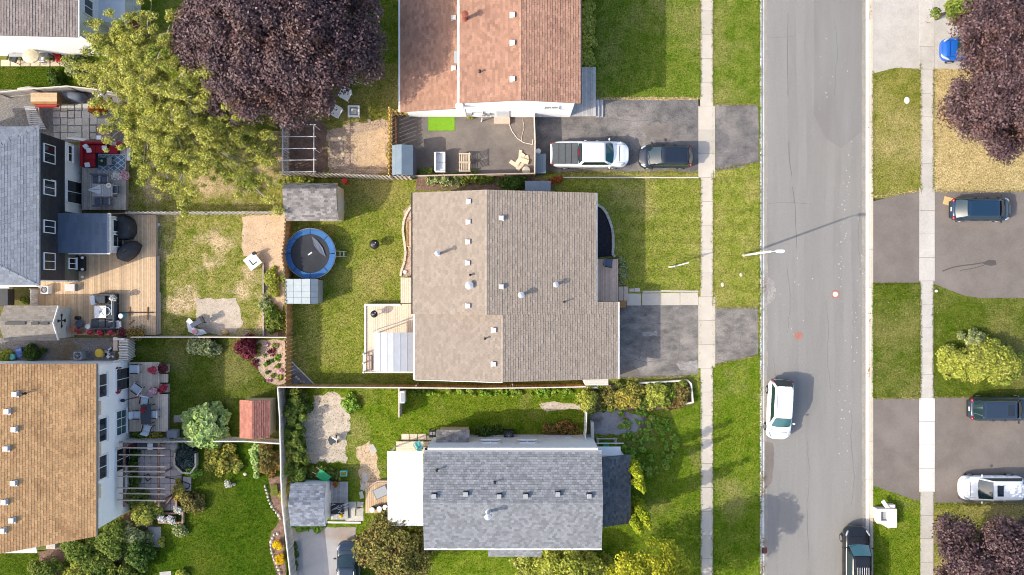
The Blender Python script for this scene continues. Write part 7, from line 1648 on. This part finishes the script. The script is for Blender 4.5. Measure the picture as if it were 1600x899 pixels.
# toys and odds
sk = thing('toy_stroller', 'grey toy buggy with pink and white cover at the sand patch corner', 'buggy', W(309,508,.4)); MB().obox((.1,.15,.5),(.9,.35,.18),(0,.2,R(28))).build('seat', 'tarp_grey', sk, bevel=.04); MB().obox((.55,.42,.55),(.3,.5,.12),(0,0,R(28))).build('canopy', 'metal_black', sk, bevel=.03)
MB().add([(-.85,.3,.1),(-.55,.55,.35),(-.25,.35,.45),(-.1,-.25,.35),(.55,-.35,.25),(.75,-.65,.1),(0,-.85,.12),(-.7,-.5,.08)], [(0,1,2,3),(3,4,5,6),(0,3,6,7)]).build('plastic_sheet', 'cushion_pale', sk); MB().obox((-.1,-.5,.33),(.4,.3,.05),(.1,0,.3)).build('pink_cloth', 'toy_pink', sk, bevel=.02)
for x, y in ((-.3,.35),(.5,.55),(-.1,-.05),(.6,.2)): MB().tube((x,y-.03,.12),(x,y+.03,.12),.12,n=14).build('wheel', 'metal_black', sk)
sk = thing('toy_cart', 'black and white toy cart on the sandy lot', 'cart', W(522,687,.3)); MB().obox((-.1,-.05,.3),(.5,.45,.12),(.1,.1,.4)).build('seat', 'cushion_grey', sk, bevel=.03); MB().obox((.15,.15,.38),(.4,.12,.2),(0,0,-.5)).build('cover', 'white_plastic', sk, bevel=.03)
for x, y in ((-.3,.15),(.2,.25),(-.15,-.3),(.3,-.15)): MB().tube((x-.03,y,.12),(x+.03,y,.12),.12,n=14).build('wheel', 'metal_black', sk)
wbx = thing('white_cabinet', 'white cabinet on the lot side of the short fence', 'cabinet', W(631,618.5,.9)); MB().box(-.18,.18,-.45,.45,0,.9).build('body', 'white_plastic', wbx, bevel=.02); MB().box(-.13,.13,-.35,.35,.9,.915).build('top_panel', 'vent_grey', wbx)
chair('teal_chair', 'teal patio chair on the small platform left of the grey entry', 653.5, 695, .3, R(30), 'toy_teal', 'metal_grey', .5, .5)
tb = table('bin_rack', 'dark slatted rack with pale lids left of the grey entry', 675.5, 678, .03, .55, .6, .6, 'metal_black'); 
for i in range(4): MB().box(-.2+i*.12,-.13+i*.12,-.1,.15,.6,.63).build('lid', 'vent_white', tb)
nb = thing('navy_bin', 'navy bin under the left corner of the grey entry', 'bin', W(672,702,.8)); MB().box(-.3,.3,-.25,.25,0,.75).build('body', 'paint_navy', nb, bevel=.03); MB().box(-.32,.32,-.27,.27,.75,.8).build('lid', 'plastic_black', nb, bevel=.02)
wbw = thing('wheelbarrow', 'green wheelbarrow above the speckled shed', 'wheelbarrow', W(508,742,.4), R(-35)); MB().loft([[(-.35,-.2,.3),(.35,-.2,.25),(.35,.2,.25),(-.35,.2,.3)],[(-.5,-.33,.55),(.5,-.33,.5),(.5,.33,.5),(-.5,.33,.55)]]).build('tray', 'toy_green', wbw)
for y in (-.25,.25): MB().tube((-.9,y,.45),(.5,y*.4,.2),.02).build('handle', 'wood_tan', wbw)
MB().tube((.6,-.04,.17),(.6,.04,.17),.17,n=16).build('wheel', 'tyre_mat', wbw)
tc = thing('teal_crate', 'teal crate by the corner of the board platform', 'crate', W(538,739,.35)); MB().box(-.28,.28,-.2,.2,0,.35).build('body', 'toy_teal', tc, bevel=.02); MB().box(-.22,.22,-.14,.14,.35,.36).build('inside', 'leaf_green', tc)
wr = thing('bicycle_frame', 'tangle of pale metal chair frames on the board platform', 'frames', W(530,791,.5)); b = MB()
for i in range(12):
    a_ = Vector((random.uniform(-.55,.5), random.uniform(-.5,.4), random.uniform(.25,.6))); c_ = a_+Vector((random.uniform(.2,.6), random.uniform(-.1,.45), random.uniform(-.1,.1))); MB().tube(a_, c_, .018).build('tube', 'metal_galv', wr)
MB().box(-.6,.45,-.55,.3,.2,.26).build('base', 'plastic_black', wr); MB()._ell((.25,-.62,.4),(.17,.17,.15),10,6).build('yellow_ball', 'petal_yellow', wr)
gs = thing('green_board', 'flat green board against the inside of the picket fence', 'board', W(429.5,766,.1)); MB().obox((0,0,.1),(.5,.9,.05),(.1,.15,.1)).build('panel', 'leaf_green', gs, bevel=.02); MB().obox((0,0,.13),(.4,.05,.03),(.1,.15,.1)).build('batten', 'leaf_green', gs)
wr = thing('garden_arch', 'white timber rails above the entry canopy of the grey house', 'rails', W(945,690,.6))
for y in (686,693): a, c = W(932,y,.9), W(975 if y > 690 else 965,y,.9); piece('rail', 'wood_white' if y > 690 else 'wood_silver', ((a.x+c.x)/2, a.y, .85), (c.x-a.x,.07,.1), parent=wr)
for x in (934,962): q = W(x,690,.6); piece('post', 'wood_silver', (q.x,q.y,.4), (.08,.4,.8), parent=wr)
an = thing('angled_step', 'tan angled side boards of the corner platform', 'step', W(590,775)); P = [W(571,765,.3),W(590,752,.3),W(606,752,.3)]
for a_, c_ in zip(P[:-1], P[1:]): d = c_-a_; piece('board', 'wood_tan', ((a_.x+c_.x)/2, (a_.y+c_.y)/2, .18), (d.length,.1,.36), (0,0,math.atan2(d.y,d.x)), an)
mt = thing('door_mat', 'grey mat lying on the corner platform', 'mat', W(596,768,.3)); MB().obox((0,0,.262),(1.1,.8,.02),(0,0,R(25))).build('mat', 'tarp_grey', mt); MB().obox((0,0,.275),(1.0,.7,.004),(0,0,R(25))).build('weave', 'vent_grey', mt)
gr_ = thing('lantern_stand', 'teal planter stand on the wall of the grey house right part', 'stand', W(886,684,.4)); MB().box(-.35,.35,-.15,.15,.3,.38).build('top', 'siding_pale', gr_); 
for i in range(4): MB().box(-.3+i*.18,-.24+i*.18,-.12,.12,0,.3).build('slat', 'toy_teal', gr_)

# clutter along the foot of the corner house
pr = thing('tan_parasol', 'tan parasol beside the white corner house', 'parasol', W(48,88,1.8)); pr.location.z = 0
MB().lathe([(.55,1.75),(.5,1.85),(.25,1.98),(.02,2.05)], n=10, sx=1.3).build('canopy', 'siding_tan', pr); MB().tube((0,0,0),(0,0,1.9),.025).build('pole', 'wood_tan', pr); MB().lathe([(.2,0),(.18,.08)], n=14).build('base', 'slab_grey', pr)
chair('garden_chair', 'dark garden chair left of the tan parasol', 22, 92, .03, R(160), 'cushion_grey', 'metal_black'); chair('garden_chair', 'red garden chair right of the tan parasol', 92, 92, .03, R(190), 'toy_red', 'metal_black', .5, .5)
chair('garden_chair', 'pale garden chair nearest the tan parasol', 66, 92, .03, R(175), 'cushion_white', 'metal_grey', .5, .5)
shrub('wall_shrub', 'green shrub at the right foot of the white corner house', 112, 100, .7, .9, 1.2, 1700, .12, 'leaf_variegated', 12, .35)
shrub('lawn_shrub', 'small dark shrub at the right end of the corner lawn', 84, 122, .55, .8, 1.0, 1300, .12, 'leaf_deep', 9, .32)
blob_cover('stone_pile', 'low pile of pale stones in front of the silver fence', [(28,138),(45,135),(62,137),(60,142),(40,143),(28,142)], .03, .35, 'stone_pale', 'stones')
grow_grass(); daisies()
